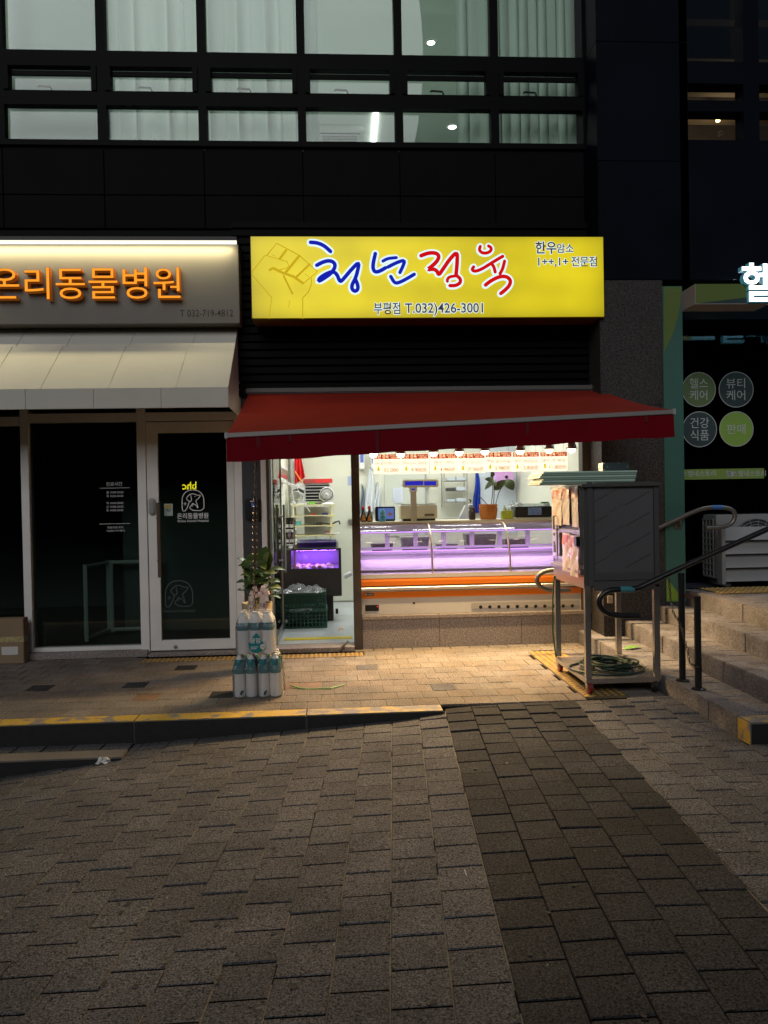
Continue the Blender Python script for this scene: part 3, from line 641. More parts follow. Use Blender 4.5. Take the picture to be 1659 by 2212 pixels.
# ---- clinic sign box with lamp strip, and fabric canopy
SYF = -.25
m_sgn = mat('sign_panel_beige', (.15, .135, .112), .55, noise=(2, .05))
sg = thing('clinic_sign', 'long beige sign box with glowing orange letters and a lamp strip along its top', 'sign', (-2.4, -.1, 3.0))
sx1 = at(516, 600, y=SYF).x; sz0 = at(519, 698, y=SYF).z; sz1 = at(515, 528, y=SYF).z
box('sign_panel', m_sgn, -5.5, sx1, SYF, -.06, sz0, sz1, sg, bevel=.003)
MB().prism([(SYF-.07, sz1+.012), (-.06, sz1+.012), (-.06, sz1+.05), (SYF-.07, sz1+.045)], 'x', -5.5, sx1-.005).build('hood', mat('hood_brown', (.05, .045, .04), .6), sg)
MB().prism([(SYF-.07, sz1-.02), (SYF-.062, sz1-.02), (SYF-.062, sz1+.011), (SYF-.07, sz1+.011)], 'x', -5.5, sx1-.005).build('hood_lip', glow('lamp_strip_lip', (1, .97, .78), 1.3), sg)
box('lamp_strip', glow('lamp_strip', (1, .95, .72), 7), -5.4, sx1-.02, SYF-.05, SYF-.02, sz1+.001, sz1+.010, sg)
area('clinic_strip_light', (-3.2, SYF-.062, sz1-.022), (4.6, .02), 27, (1, .87, .48), (0, .25, -1))
cx = at(187, 600, y=SYF-.07); base = at(187, 642, y=SYF-.07)
wd = at(398.5, 620, y=SYF-.07).x-at(-25, 620, y=SYF-.07).x
for k, ch in enumerate('온리동물병원'):
    xc = cx.x-wd/2+(k+.5)*wd/6
    lb = lettering('letter', ch, mat('letter_side', (.30, .06, .005), .5, emit=((1, .28, .02), .10)), (xc, SYF-.036, base.z+.008), .30, sg, offset=.004, extrude=.034)
    lettering('letter_face', ch, glow('letter_orange', (1.0, .33, .02), 1.15), (xc, SYF-.0715, base.z+.008), .30, lb, offset=-.003)
t0, t1 = at(389, 684, y=SYF), at(504, 684, y=SYF)
lettering('phone_number', 'T 032-719-4812', mat('letter_dark', (.03, .022, .015), .6), ((t0.x+t1.x)/2, SYF-.003, t0.z), .085, sg, width=t1.x-t0.x, offset=.004)
m_can = mat('canopy_fabric', (.56, .53, .46), .85, noise=(1.5, .07, 400, .05))
ca = thing('clinic_canopy', 'beige fabric canopy over the clinic front below its sign', 'awning', (-2.4, -.4, 2.2))
ex = at(519, 900, y=0).x
y1_, y2_ = at(507.6, 746, x=ex).y, at(492.7, 835, x=ex).y
pr = [(-.062, at(514, 708, y=-.06).z), (y1_, at(507.6, 746, y=y1_).z), (y2_, at(492.7, 836, y=y2_).z), (y2_, at(492.7, 879, y=y2_).z), (-.065, at(519, 902, y=0).z)]
xe = -5.6
for i, nm in enumerate(('top_cloth', 'front_cloth', 'valance')):
    a, c = pr[i], pr[i+1]; nd = Vector((0, c[1]-a[1], -(c[0]-a[0]))).normalized()*.004
    b = MB()
    for k in range(12):
        u0, u1 = ex+(xe-ex)*k/12, ex+(xe-ex)*(k+1)/12
        b.quad((u0, a[0], a[1]), (u1, a[0], a[1]), (u1, c[0], c[1]), (u0, c[0], c[1]))
    b.build(nm, m_can, ca)
MB().add([(ex, p[0], p[1]) for p in pr], [(0, 1, 2, 3, 4)]).build('end_cloth', mat('canopy_end', (.66, .64, .60), .85, noise=(1.5, .05)), ca)
for px_, in ((415,), (278,), (140,), (30,)):
    for i in range(2):
        a, c = pr[i], pr[i+1]; xs = at(px_-12*i, 760, y=-.35).x
        MB().tube([(xs, a[0]-.002, a[1]+.002), (xs-.02, c[0]-.002, c[1]+.0)], .0022, 5).build('seam', mat('canopy_seam', (.55, .52, .45), .9), ca)
    MB().tube([(xs-.14, pr[2][0]-.003, pr[2][1]), (xs-.14, pr[3][0]-.003, pr[3][1])], .004, 5).build('seam', MATS['canopy_seam'], ca)
MB().prism([(pr[3][0]+.004, pr[3][1]), (pr[3][0]+.03, pr[3][1]), (pr[3][0]+.03, pr[3][1]+.02), (pr[3][0]+.004, pr[3][1]+.02)], 'x', xe, ex-.01).build('lower_bar', m_alu, ca)

# ---- cardboard box by the left post
a = at(66, 1340, y=-.42); bx = thing('cardboard_box', 'brown cardboard box sealed with printed tape against the clinic front', 'box', (-3.1, -.25, 0))
m_card = mat('cardboard', (.27, .185, .11), .85, noise=(3, .12, 200, .06))
x1_ = at(51, 1380, y=-.20).x; zt = at(40, 1336, y=-.20).z
box('carton', m_card, x1_-.52, x1_, -.20, -.093, .002, zt, bx, bevel=.004)
box('tape', mat('parcel_tape', (.42, .33, .15), .4, noise=(25, .4)), x1_-.522, x1_+.0015, -.2015, -.2002, zt*.48, zt*.60, bx)
box('tape_end', MATS['parcel_tape'], x1_+.0003, x1_+.0016, -.2012, -.12, zt*.48, zt*.60, bx)
box('shipping_label', mat('label_white', (.6, .58, .55), .7), x1_-.19, x1_-.05, -.202, -.2002, zt*.20, zt*.38, bx)
box('blue_sticker', mat('sticker_blue', (.2, .35, .55), .6), x1_+.0018, x1_+.003, -.17, -.13, zt*.49, zt*.58, bx)

# ------------------------------------------------------------------ the yellow shop sign
YF = -.40
ys = thing('butcher_sign', 'backlit yellow sign box with blue and red brush lettering above the shop', 'sign', (.8, -.3, 3.0))
TLx, TRx = at(540, 510, y=YF).x, at(1304, 510, y=YF).x; zb, zt_ = at(900, 687, y=YF).z, at(900, 510, y=YF).z
box('sign_box', mat('sign_housing', (.22, .15, .03), .5, noise=(3, .2)), TLx, TRx, YF+.008, -.10, zb, zt_, ys, bevel=.004)
def ymat():
    m = bpy.data.materials.new('sign_yellow_lit'); m.use_nodes = True; t = m.node_tree; N = t.nodes; L = t.links; b = N['Principled BSDF']
    _set(b, 'Base Color', (.25, .19, .01, 1)); _set(b, 'Roughness', .35)
    g = N.new('ShaderNodeNewGeometry'); sp = N.new('ShaderNodeSeparateXYZ'); L.new(g.outputs['Position'], sp.inputs[0])
    wv = N.new('ShaderNodeMath'); wv.operation = 'MULTIPLY'; wv.inputs[1].default_value = 23.; L.new(sp.outputs['Z'], wv.inputs[0])
    sn = N.new('ShaderNodeMath'); sn.operation = 'SINE'; L.new(wv.outputs[0], sn.inputs[0])
    nz = N.new('ShaderNodeTexNoise'); nz.inputs['Scale'].default_value = 1.6; nz.inputs['Detail'].default_value = 2; L.new(g.outputs['Position'], nz.inputs['Vector'])
    ad = N.new('ShaderNodeMath'); ad.operation = 'MULTIPLY_ADD'; L.new(sn.outputs[0], ad.inputs[0]); ad.inputs[1].default_value = .05; L.new(nz.outputs[0], ad.inputs[2])
    mr = N.new('ShaderNodeMapRange'); mr.inputs[1].default_value = .25; mr.inputs[2].default_value = .75; mr.inputs[3].default_value = .72; mr.inputs[4].default_value = 1.12; L.new(ad.outputs[0], mr.inputs[0])
    m.cycles.emission_sampling = 'FRONT'
    def edge(out, mid, half, power, amount, prev):      # the tubes do not reach the rim of the box
        s1 = N.new('ShaderNodeMath'); s1.operation = 'SUBTRACT'; L.new(out, s1.inputs[0]); s1.inputs[1].default_value = mid
        s2 = N.new('ShaderNodeMath'); s2.operation = 'ABSOLUTE'; L.new(s1.outputs[0], s2.inputs[0])
        s3 = N.new('ShaderNodeMath'); s3.operation = 'DIVIDE'; L.new(s2.outputs[0], s3.inputs[0]); s3.inputs[1].default_value = half
        s4 = N.new('ShaderNodeMath'); s4.operation = 'POWER'; L.new(s3.outputs[0], s4.inputs[0]); s4.inputs[1].default_value = power
        s5 = N.new('ShaderNodeMath'); s5.operation = 'MULTIPLY_ADD'; L.new(s4.outputs[0], s5.inputs[0]); s5.inputs[1].default_value = -amount; s5.inputs[2].default_value = 1.
        s6 = N.new('ShaderNodeMath'); s6.operation = 'MULTIPLY'; L.new(s5.outputs[0], s6.inputs[0]); L.new(prev, s6.inputs[1]); return s6.outputs[0]
    lit = edge(sp.outputs['Z'], (zb+zt_)/2, (zt_-zb)/2, 5, .3, mr.outputs[0]); lit = edge(sp.outputs['X'], (TLx+TRx)/2, (TRx-TLx)/2, 22, .25, lit)
    _set(b, 'Emission Color', (.70, .57, .007, 1)); L.new(lit, b.inputs['Emission Strength']); MATS[m.name] = m; return m
face = box('lit_face', ymat(), TLx+.006, TRx-.006, YF, YF+.007, zb+.006, zt_-.006, ys)
def y1c(x, y): p = at(526.7+.2447*x, 504.7+.2447*y, y=YF); return p.x, p.z
def y2c(x, y): p = at(877.8+.2645*x, 504.7+.2645*y, y=YF); return p.x, p.z
BLUE = [([(590, 80), (650, 84), (710, 110), (765, 160)], .0165), ([(645, 282), (700, 252), (760, 240), (803, 262), (805, 305), (765, 360), (700, 402), (656, 428), (668, 395), (725, 358), (785, 335), (822, 360), (846, 425), (866, 420), (940, 330), (1018, 248), (1008, 320), (985, 400), (956, 450), (952, 490), (980, 515), (1008, 495), (1006, 455), (988, 412)], .0165),
        ([(1160, 180), (1136, 290), (1150, 340), (1190, 340), (1250, 305)], .0165), ([(1228, 245), (1270, 222), (1345, 215)], .014), ([(1272, 298), (1340, 262), (1425, 232), (1400, 300), (1376, 348)], .0155), ([(1297, 382), (1330, 440), (1370, 436), (1440, 400), (1503, 362)], .0155)]
RED = [([(120, 183), (180, 160), (240, 160), (268, 185), (250, 230), (200, 275), (165, 300), (220, 290), (252, 310), (262, 345), (300, 290), (350, 215), (413, 148), (415, 220), (405, 335)], .017), ([(408, 345), (440, 370), (440, 405), (400, 428), (352, 427)], .0155), ([(400, 348), (350, 355), (332, 378), (334, 392)], .0135),
       ([(602, 108), (592, 138), (618, 162), (660, 162), (690, 143), (692, 118), (668, 103)], .014), ([(548, 275), (532, 298), (560, 313), (620, 290), (700, 238), (785, 188)], .0145), ([(692, 245), (714, 275), (724, 318)], .0145), ([(800, 228), (785, 290), (762, 332)], .0145), ([(645, 422), (690, 386), (760, 352), (818, 352), (852, 386), (838, 430), (800, 468), (768, 492)], .0165)]
m_swh = glow('sign_white_lit', (.78, .95, 1.0), 1.0); m_sbl = glow('sign_blue_lit', (.004, .012, .42), 1.0); m_srd = glow('sign_red_lit', (.62, .0015, .004), 1.0); m_sdk = glow('sign_ink', (.035, .03, .06), 1.0); m_sfs = glow('sign_fist_line', (.58, .40, .012), 1.0)
b = MB()
for L_, fn in ((BLUE, y1c), (RED, y2c)):
    for pts, r in L_: stroke(b, pts, r+.017, fn, YF-.004, .1)
b.build('brush_outline', m_swh, face, fixn=False)
for nm, L_, fn, m in (('blue_brush_letters', BLUE, y1c, m_sbl), ('red_brush_letters', RED, y2c, m_srd)):
    b = MB()
    for pts, r in L_: stroke(b, pts, r, fn, YF-.0105, .12)
    b.build(nm, m, face, fixn=False)
b = MB()
for pts, r in (([(220, 750), (248, 565), (75, 368), (75, 332), (190, 190), (340, 235), (382, 247), (396, 283), (380, 303), (300, 325)], .0035), ([(205, 190), (290, 85), (490, 193), (650, 335), (520, 445), (470, 388)], .0042), ([(520, 750), (520, 568), (572, 512), (598, 440), (596, 395)], .0042), ([(400, 590), (404, 620), (390, 655)], .002),
               ([(318, 222), (372, 148)], .010), ([(372, 340), (488, 198)], .011), ([(465, 382), (580, 272)], .009), ([(230, 320), (258, 305), (340, 345), (440, 380), (518, 436)], .011), ([(352, 372), (380, 430), (428, 528)], .008), ([(248, 185), (278, 200)], .002), ([(540, 355), (574, 380)], .002)):
    stroke(b, pts, r, y1c, YF-.0015, .06, 0)
b.build('fist_drawing', m_sfs, face, fixn=False)
def sign_text(body, px0, px1, py, h, off=.012):
    a, c = at(px0, py, y=YF), at(px1, py, y=YF); z_ = a.z
    lettering('text_outline', body, m_swh, ((a.x+c.x)/2, YF-.003, z_), h, face, width=c.x-a.x, offset=off+.045)
    lettering('text', body, m_sdk, ((a.x+c.x)/2, YF-.006, z_), h, face, width=(c.x-a.x)*.985, offset=off)
sign_text('부평점', 808, 866, 677, .112); sign_text('T.032)426-3001', 876, 1047, 676, .118)
sign_text('한우', 1156, 1202, 546, .115, .02); sign_text('암소', 1202, 1239, 545, .09)
sign_text('1++,1+', 1160, 1226, 574, .098); sign_text('전문점', 1234, 1290, 574, .095)
# ------------------------------------------------------------------ butcher's shop: front
m_dkp = mat('slate_panel', (.035, .038, .046), .5, noise=(3, .1))
m_brown = mat('bronze_post', (.055, .042, .032), .5, noise=(6, .25), ramp2=(5, (.02, .016, .014), .55, .7))
m_gray = mat('grey_plastic', (.35, .35, .35), .5); m_black = mat('black_plastic', (.008, .008, .009), .35)
m_white = mat('white_plastic', (.72, .72, .70), .4); m_cream = mat('cream_plastic', (.72, .66, .36), .5)
m_inw = mat('shop_wall_cream', (.68, .68, .56), .7, noise=(1.5, .04)); m_floor = mat('shop_floor', (.52, .56, .58), .3, noise=(4, .12, 30, .06))
sfr = thing('butcher_shopfront', 'slate and bronze framed open front of the butcher shop', 'shopfront', (.7, 0, 0))
box('side_panel', m_dkp, -.878, -.712, -.02, .05, .03, 2.33, sfr)
box('white_jamb', m_aluw, -.712, -.664, -.03, .06, .03, 2.33, sfr, bevel=.003)
for k, xx in enumerate((-.664, -.640)): box('door_track', m_steel if k else m_brown, xx, xx+.02, -.025, .07, .03, 2.33, sfr, bevel=.003)
xpl, xpr = X(762, 1200), X(779, 1200)
box('post', m_brown, xpl, xpr, -.035, .10, .0, 2.33, sfr, bevel=.004)
box('post', m_brown, 2.272, 2.343, -.03, .09, .30, 2.33, sfr, bevel=.004)
box('head_beam', m_brown, -.62, 2.34, -.02, .12, 2.26, 2.334, sfr)
box('door_sill', m_gran, -.62, xpl, -.12, .12, .003, .045, sfr, bevel=.004)
# card reader
cr_ = thing('card_reader', 'black card reader with small blue screen on the slate panel', 'card reader', (-.79, -.05, 1.2))
a, c = at(*c7(205, 655), y=-.06), at(*c7(362, 852), y=-.06)
box('casing', m_black, a.x, c.x, -.062, -.0205, c.z, a.z, cr_, bevel=.012)
a, c = at(*c7(270, 690), y=-.066), at(*c7(298, 728), y=-.066); box('screen', glow('reader_blue', (.05, .10, .35), .6), a.x, c.x, -.0665, -.0625, c.z, a.z, cr_)
a, c = at(*c7(258, 668), y=-.066), at(*c7(300, 678), y=-.066); box('logo_strip', m_vin, a.x, c.x, -.0645, -.0625, c.z, a.z, cr_)
a, c = at(*c7(262, 742), y=-.066), at(*c7(300, 782), y=-.066); box('key_pad', mat('keypad', (.02, .025, .05), .3), a.x, c.x, -.0645, -.0625, c.z, a.z, cr_)
# open glass door folded inwards
gd = thing('glass_door', 'glass shop door swung open inwards along the left wall with steel pull bars', 'door', (-.6, .5, .05))
xd = -.615
MB().box(xd, xd+.008, .09, .93, .12, 2.2).build('door_glass', m_glass, gd)
box('bottom_rail', m_steel, xd-.012, xd+.02, .08, .94, .05, .118, gd, bevel=.004); box('top_rail', m_steel, xd-.012, xd+.02, .08, .94, 2.2, 2.25, gd, bevel=.004)
box('edge_strip', m_steel, xd-.008, xd+.016, .931, .945, .12, 2.2, gd)
for sx in (.045, -.035):
    zt0, zb0 = at(610, 1090, y=.85).z, at(612, 1236, y=.85).z
    MB().tube([(xd+sx, .84, zb0), (xd+sx, .84, zt0)], .014, 10).tube([(xd, .84, zb0+.12), (xd+sx, .84, zb0+.12)], .009, 8).tube([(xd, .84, zt0-.12), (xd+sx, .84, zt0-.12)], .009, 8).build('pull_bar', m_steel, gd, smooth=True)
MB().lathe([(0, -.02), (.016, -.012), (.02, 0), (.016, .012), (0, .02)], (xd+.04, .9, .14), 12).build('lock_knob', m_steel, gd, smooth=True)

# room
rm = MB().box(-.70, -.66, .06, 3.05, 0, 2.6).box(-.7, 2.40, 3.05, 3.1, 0, 2.6).box(2.362, 2.40, .11, 3.05, 0, 2.6).box(-.7, 2.4, .11, 3.1, 2.55, 2.6).build('shop_walls', m_inw); tag(rm, kind='structure')
tw = MB()
tiles = thing('wall_tiling', 'pale blue white tiled stretch of the back wall behind the counter', 'tiling', (1.75, 3.04, 0))
m_tile = mat('tile_white', (.62, .68, .74), .25, noise=(2, .05), rnd=.03)
xt0 = at(1037, 1060, y=3.04).x
for i in range(5):
    for j in range(6):
        x0 = xt0+i*.245; MB().box(x0+.001, min(x0+.244, 2.36), 3.036, 3.049, .9+j*.25+.001, .9+j*.25+.249).build('tile', m_tile, tiles)
fl = box('shop_floor', m_floor, -.66, 2.36, .121, 3.05, -.02, .045); tag(fl, kind='structure')
tactile('tactile_strip', 'bright yellow ribbed warning strip on the shop floor just inside the door', -.56, xpl-.01, .30, .42, .047, 6, 1, 9, 1, mat('tactile_bright', (.75, .60, .02), .5, noise=(40, .1)), bars=True)
for k, (x0, y0) in enumerate(((.05, .9), (1.45, .9), (.05, 2.1), (1.45, 2.1))):
    lp = thing('ceiling_light', ['flat white ceiling light over the shop doorway', 'flat white ceiling light over the display counter', 'flat white ceiling light over the storage rack', 'flat white ceiling light over the tiled wall'][k], 'lamp', (x0, y0, 2.54))
    box('frame', m_white, x0-.62, x0+.62, y0-.09, y0+.09, 2.515, 2.549, lp); box('diffuser', glow('shop_tube', (1, 1, .96), 6), x0-.6, x0+.6, y0-.07, y0+.07, 2.508, 2.514, lp)
    area('shop_light', (x0, y0, 2.50), (1.2, .14), 15, (.97, 1, .96), (0, 0, -1))

# awning
aw = thing('red_awning', 'red retractable awning with hanging valance over the butcher shop', 'awning', (.8, -.8, 1.7))
m_awn = mat('awning_red', (.25, .020, .012), .9, spec=.1, noise=(3, .08, 500, .06)); m_val = mat('valance_red', (.15, .002, .008), .9, spec=.1, noise=(3, .08, 500, .06))
BL, BR = Vector((-.80, -.10, 2.350)), Vector((2.425, -.10, 2.352)); FL_, FR_ = at(490, 936, y=-1.6), at(1452, 885, y=-1.6)
def awf(u, v):
    p = (BL.lerp(BR, u)).lerp(FL_.lerp(FR_, u), v); s_ = -.022*math.sin(math.pi*v)*(1+.25*math.sin(u*19))+.003*math.sin(u*70+v*3)*v*(1-v)*4-.010*math.sin(u*31+2*v)*v*(1-v)
    return (p.x, p.y, p.z+s_)
MB().grid(awf, 40, 10).build('fabric_top', m_awn, aw, smooth='all')
MB().box(-.82, 2.45, -.13, -.062, 2.352, 2.40).build('roller_case', mat('case_grey', (.10, .09, .085), .5), aw, bevel=.01)
def fb(dz0, dz1, y0, y1): return [(FL_.x, y0, FL_.z+dz0), (FR_.x, y0, FR_.z+dz0), (FR_.x, y1, FR_.z+dz0), (FL_.x, y1, FL_.z+dz0), (FL_.x, y0, FL_.z+dz1), (FR_.x, y0, FR_.z+dz1), (FR_.x, y1, FR_.z+dz1), (FL_.x, y1, FL_.z+dz1)]
MB().hexa(fb(-.034, -.002, -1.635, -1.585)).build('front_bar', mat('bar_grey', (.30, .27, .25), .5, metal=.3), aw, bevel=.003)
def vf(u, v):
    p = FL_.lerp(FR_, u); h = .17+.004*math.sin(u*12)+.003*math.sin(u*47); return (p.x, -1.624-.014*v*math.sin(u*31)*.6-.006*v*math.sin(u*83+1)-.014*v, p.z-.034-h*v)
MB().grid(vf, 60, 5).build('valance', m_val, aw, smooth='all')
for px_ in (558, 815, 1139, 628, 1395):
    u = (at(px_, 960, y=-1.62).x-FL_.x)/(FR_.x-FL_.x); p, q = vf(u, .02), vf(u, .98 if px_ not in (628, 1395) else .3)
    MB().box(p[0]-.012, p[0]+.012, p[1]-.010, p[1]-.006, q[2], p[2]).build('valance_seam', mat('seam_dark', (.10, .002, .008), .9), aw)
for e in (FL_, FR_): MB().box(e.x-.012, e.x+.012, -1.64, -1.58, e.z-.04, e.z+.004).build('end_cap', m_gray, aw, bevel=.003)
for s_, e in ((0, FL_), (1, FR_)):
    ax0 = -.4 if s_ == 0 else 2.05; mid = Vector((ax0+(.55 if s_ == 0 else -.55), -.85, 1.97))
    MB().tube([(ax0, -.12, 2.25), mid], .016, 8).tube([mid, (ax0, -1.585, FL_.lerp(FR_, .15+.7*s_).z-.05)], .016, 8).build('folding_arm', m_aluw, aw)

# base wall under the counter
bw = thing('base_wall', 'low speckled granite wall with coping under the display counter', 'wall', (1.2, .05, 0))
gj = [xpr+.002, X(950, 1370), X(1127, 1370), 2.342]
for a, c in zip(gj, gj[1:]):
    box('granite_slab', m_gran, a+.0015, c-.0015, 0., .14, .0, .268, bw, bevel=.002)
    box('coping_slab', m_gran, a+.001, c-.001, -.018, .16, .27, .302, bw, bevel=.004)

# display counter
m_cw = mat('counter_white', (.60, .58, .53), .4, noise=(2, .04)); m_or = mat('counter_orange', (.80, .20, .012), .3, coat=.4); m_gold = mat('gold_trim', (.75, .62, .42), .3, metal=.6)
m_alus = mat('satin_aluminium', (.62, .60, .57), .3, metal=.9); m_cg = pane_mat('counter_glass', (.98, .97, .98), 1.45); m_cgf = pane_mat('counter_glass_misted', (.96, .95, .97), 1.5, 0., .15, (.85, .78, .9))
dc = thing('display_counter', 'long refrigerated display counter with orange bumper and curved glass front', 'counter', (1.25, .5, .3))
cx0, cx1 = X(776, 1300)+.0, 2.27
zz = lambda py, y=.03: at(1000, py, y=y).z
box('lower_body', m_cw, cx0+.03, cx1, .065, .95, .304, zz(1287), dc)
MB().prism([(.05, zz(1288)), (.05, zz(1275)), (.10, zz(1275)), (.10, zz(1288))], 'x', cx0, cx1).build('orange_band', m_or, dc, bevel=.002)
b = MB(); b.prism([(.075+p[0], zz(1268.5)+p[1]) for p in [(-.045*math.cos(R(t)), .026*math.sin(R(t))) for t in range(-90, 91, 15)]], 'x', cx0-.01, cx1); b.build('bumper_rail', m_alus, dc, smooth=True)
MB().prism([(.045, zz(1262)), (.05, zz(1252)), (.085, zz(1247)), (.12, zz(1247)), (.12, zz(1262))], 'x', cx0, cx1).build('orange_shelf', m_or, dc, bevel=.002)
MB().prism([(.075, zz(1246.6)), (.085, zz(1238)), (.16, zz(1236)), (.16, zz(1246.6))], 'x', cx0, cx1).build('glass_sill', m_cw, dc)
box('end_cap', m_white, cx0-.035, cx0-.008, .02, .10, zz(1288)+.01, zz(1258), dc, bevel=.008)
gz0 = zz(1238, .1); gz1 = at(1000, 1130, y=.45).z
def gcurve(t): th = t*math.pi/2; return (.10+.36*(1-math.cos(th))**1.15, gz0+(gz1-gz0)*math.sin(th))
xdv = [cx0+.01, at(931, 1190, y=.2).x, at(1097, 1190, y=.2).x, cx1]
for a, c in zip(xdv, xdv[1:]): MB().grid(lambda u, v: (a+.006+(c-a-.012)*u, *gcurve(v)), 1, 14).build('curved_glass', m_cgf, dc, smooth='all', fixn=False)
for k, xx in enumerate(xdv[:3]): MB().tube([(xx, *gcurve(i/14)) for i in range(15)], .010, 8).build('glass_trim', m_gold, dc, smooth=True)
box('top_deck', m_gold, cx0, cx1, .445, .50, gz1-.012, gz1+.012, dc, bevel=.004)
box('top_shelf', mat('deck_cream', (.62, .56, .42), .4), cx0, cx1, .502, .95, gz1+.002, gz1+.026, dc, bevel=.003)
box('top_housing', m_cw, cx0, cx1, .50, .93, gz1-.075, gz1, dc)
m_inner = mat('case_inner', (.44, .42, .44), .5)
box('inner_floor', m_inner, cx0+.02, cx1, .10, .90, gz0-.02, gz0-.004, dc)
box('inner_back', m_inner, cx0+.02, cx1, .86, .90, gz0, .845, dc)
box('inner_side', m_inner, cx0-.005, cx0+.008, .12, .9, gz0, gz1-.02, dc); box('inner_side', m_inner, cx1-.012, cx1-.002, .12, .9, gz0, gz1-.02, dc)
MB().hexa([(cx0+.02, .30, gz0+.02), (cx1-.02, .30, gz0+.02), (cx1-.02, .858, gz0+.085), (cx0+.02, .858, gz0+.085), (cx0+.02, .30, gz0+.028), (cx1-.02, .30, gz0+.028), (cx1-.02, .858, gz0+.093), (cx0+.02, .858, gz0+.093)]).build('deck_tray', m_inner, dc)
m_pur = glow('purple_tube', (.62, .28, 1.0), 2.2)
box('light_tube', m_pur, cx0+.04, cx1-.04, .80, .815, .842, .852, dc); box('light_tube', m_pur, cx0+.04, cx1-.04, .62, .64, gz1-.088, gz1-.078, dc)
ns = 7; slw = (cx1-cx0-.04)/ns
for k in range(ns):
    a = cx0+.03+k*slw
    s_ = MB().box(a, a+.022, .865, .885, .862, gz1-.08).box(a+slw-.024, a+slw-.002, .865, .885, .862, gz1-.08).box(a+.022, a+slw-.024, .865, .885, .862, .885).box(a+.022, a+slw-.024, .865, .885, gz1-.105, gz1-.08).build('sliding_door', m_inner, dc)
    box('door_pane', m_cg, a+.022, a+slw-.024, .873, .877, .885, gz1-.105, s_)
area('case_light_low', ((cx0+cx1)/2, .79, .838), (cx1-cx0-.1, .03), 3.4, (.80, .50, 1.0), (0, -.7, -1)); area('case_light_top', ((cx0+cx1)/2, .60, gz1-.095), (cx1-cx0-.1, .03), 9, (.80, .52, 1.0), (0, -.1, -1))
p = at(*c8(175, 1180), y=.05); pl = box('maker_plate', m_black, at(*c8(146, 1180), y=.05).x, at(*c8(206, 1180), y=.05).x, .046, .0495, p.z-.014, p.z+.012, dc); lettering('maker_name', 'OPO', m_vin, (p.x+.012, .0455, p.z-.009), .022, pl, offset=.01)
MB().disc((p.x-.028, .0453, p.z-.001), .007, seg=12).build('maker_mark', m_vin, pl)
a, c = at(*c8(143, 1258), y=.065), at(*c8(243, 1300), y=.065); ct = box('control_box', m_black, a.x, c.x, .058, .0648, c.z, a.z, dc, bevel=.002); q = at(*c8(233, 1269), y=.057); MB().disc((q.x, .0575, q.z), .005, seg=10).build('red_lamp', glow('led_red', (1, .03, .02), 2), ct)
a, c = at(*c8(915, 1242), y=.065), at(*c8(915, 1286), y=.065); gp = box('vent_panel', mat('vent_grey', (.40, .38, .35), .5), a.x, cx1-.02, .058, .0648, c.z, a.z, dc, bevel=.002)
for k in range(12):
    q = at(*c8(982+66.6*k, 1273-.9*k), y=.056)
    if q.x < cx1-.06: MB().disc((q.x, .0572, q.z), .0165, seg=14).build('vent_hole', m_black, gp)
MB().disc((at(*c8(498, 1244), y=.06).x, .0635, at(*c8(498, 1244), y=.06).z), .011, seg=12).build('plug_hole', m_black, dc)
# warm spot lamps hanging along the open front
LPX = [(203, 160), (400, 160), (641, 150), (826, 146), (1012, 140), (1268, 138), (1478, 128), (1640, 125)]
m_shade = mat('lamp_shade_steel', (.42, .38, .33), .3, metal=.8); m_bulb = glow('bulb_warm', (1, .80, .48), 16)
ORD = ['leftmost', 'second', 'third', 'fourth', 'fifth', 'sixth', 'seventh', 'rightmost']
for k, (lx, ly) in enumerate(LPX):
    q = at(*c8(lx, ly), y=-.26); lo = thing('spot_lamp', f'{ORD[k]} of the warm spot lamps hanging in a row over the price boards', 'lamp', (q.x, q.y, q.z), 'spot lamps over the counter')
    MB().lathe([(0, .05), (.03, .035), (.043, .0), (.045, -.002), (.046, .02), (.034, .055), (.02, .075), (.02, .10), (0, .102)], (q.x, q.y, q.z), 16).build('shade', m_shade, lo, smooth=True)
    MB().lathe([(0, -.036), (.020, -.032), (.034, -.014), (.034, .0), (.026, .014)], (q.x, q.y, q.z), 14).build('bulb', m_bulb, lo, smooth=True)
    MB().tube([(q.x, q.y, q.z+.1), (q.x, q.y, 2.02)], .006, 6).build('stem', m_black, lo)
    l = bpy.data.lights.new('spot_lamp_light', 'SPOT'); l.energy = 86; l.color = (1, .68, .32); l.spot_size = R(130); l.spot_blend = .8; l.shadow_soft_size = .035
    o = bpy.data.objects.new('spot_lamp_light', l); C.objects.link(o); o.location = (q.x, q.y-.01, q.z-.06); o.rotation_euler = (R(-38), 0, 0)
lr = MB().box(.2, 2.33, -.275, -.245, 2.02, 2.05).build('lamp_rail', m_black); tag(lr, 'black rail under the awning carrying the row of spot lamps', 'rail')
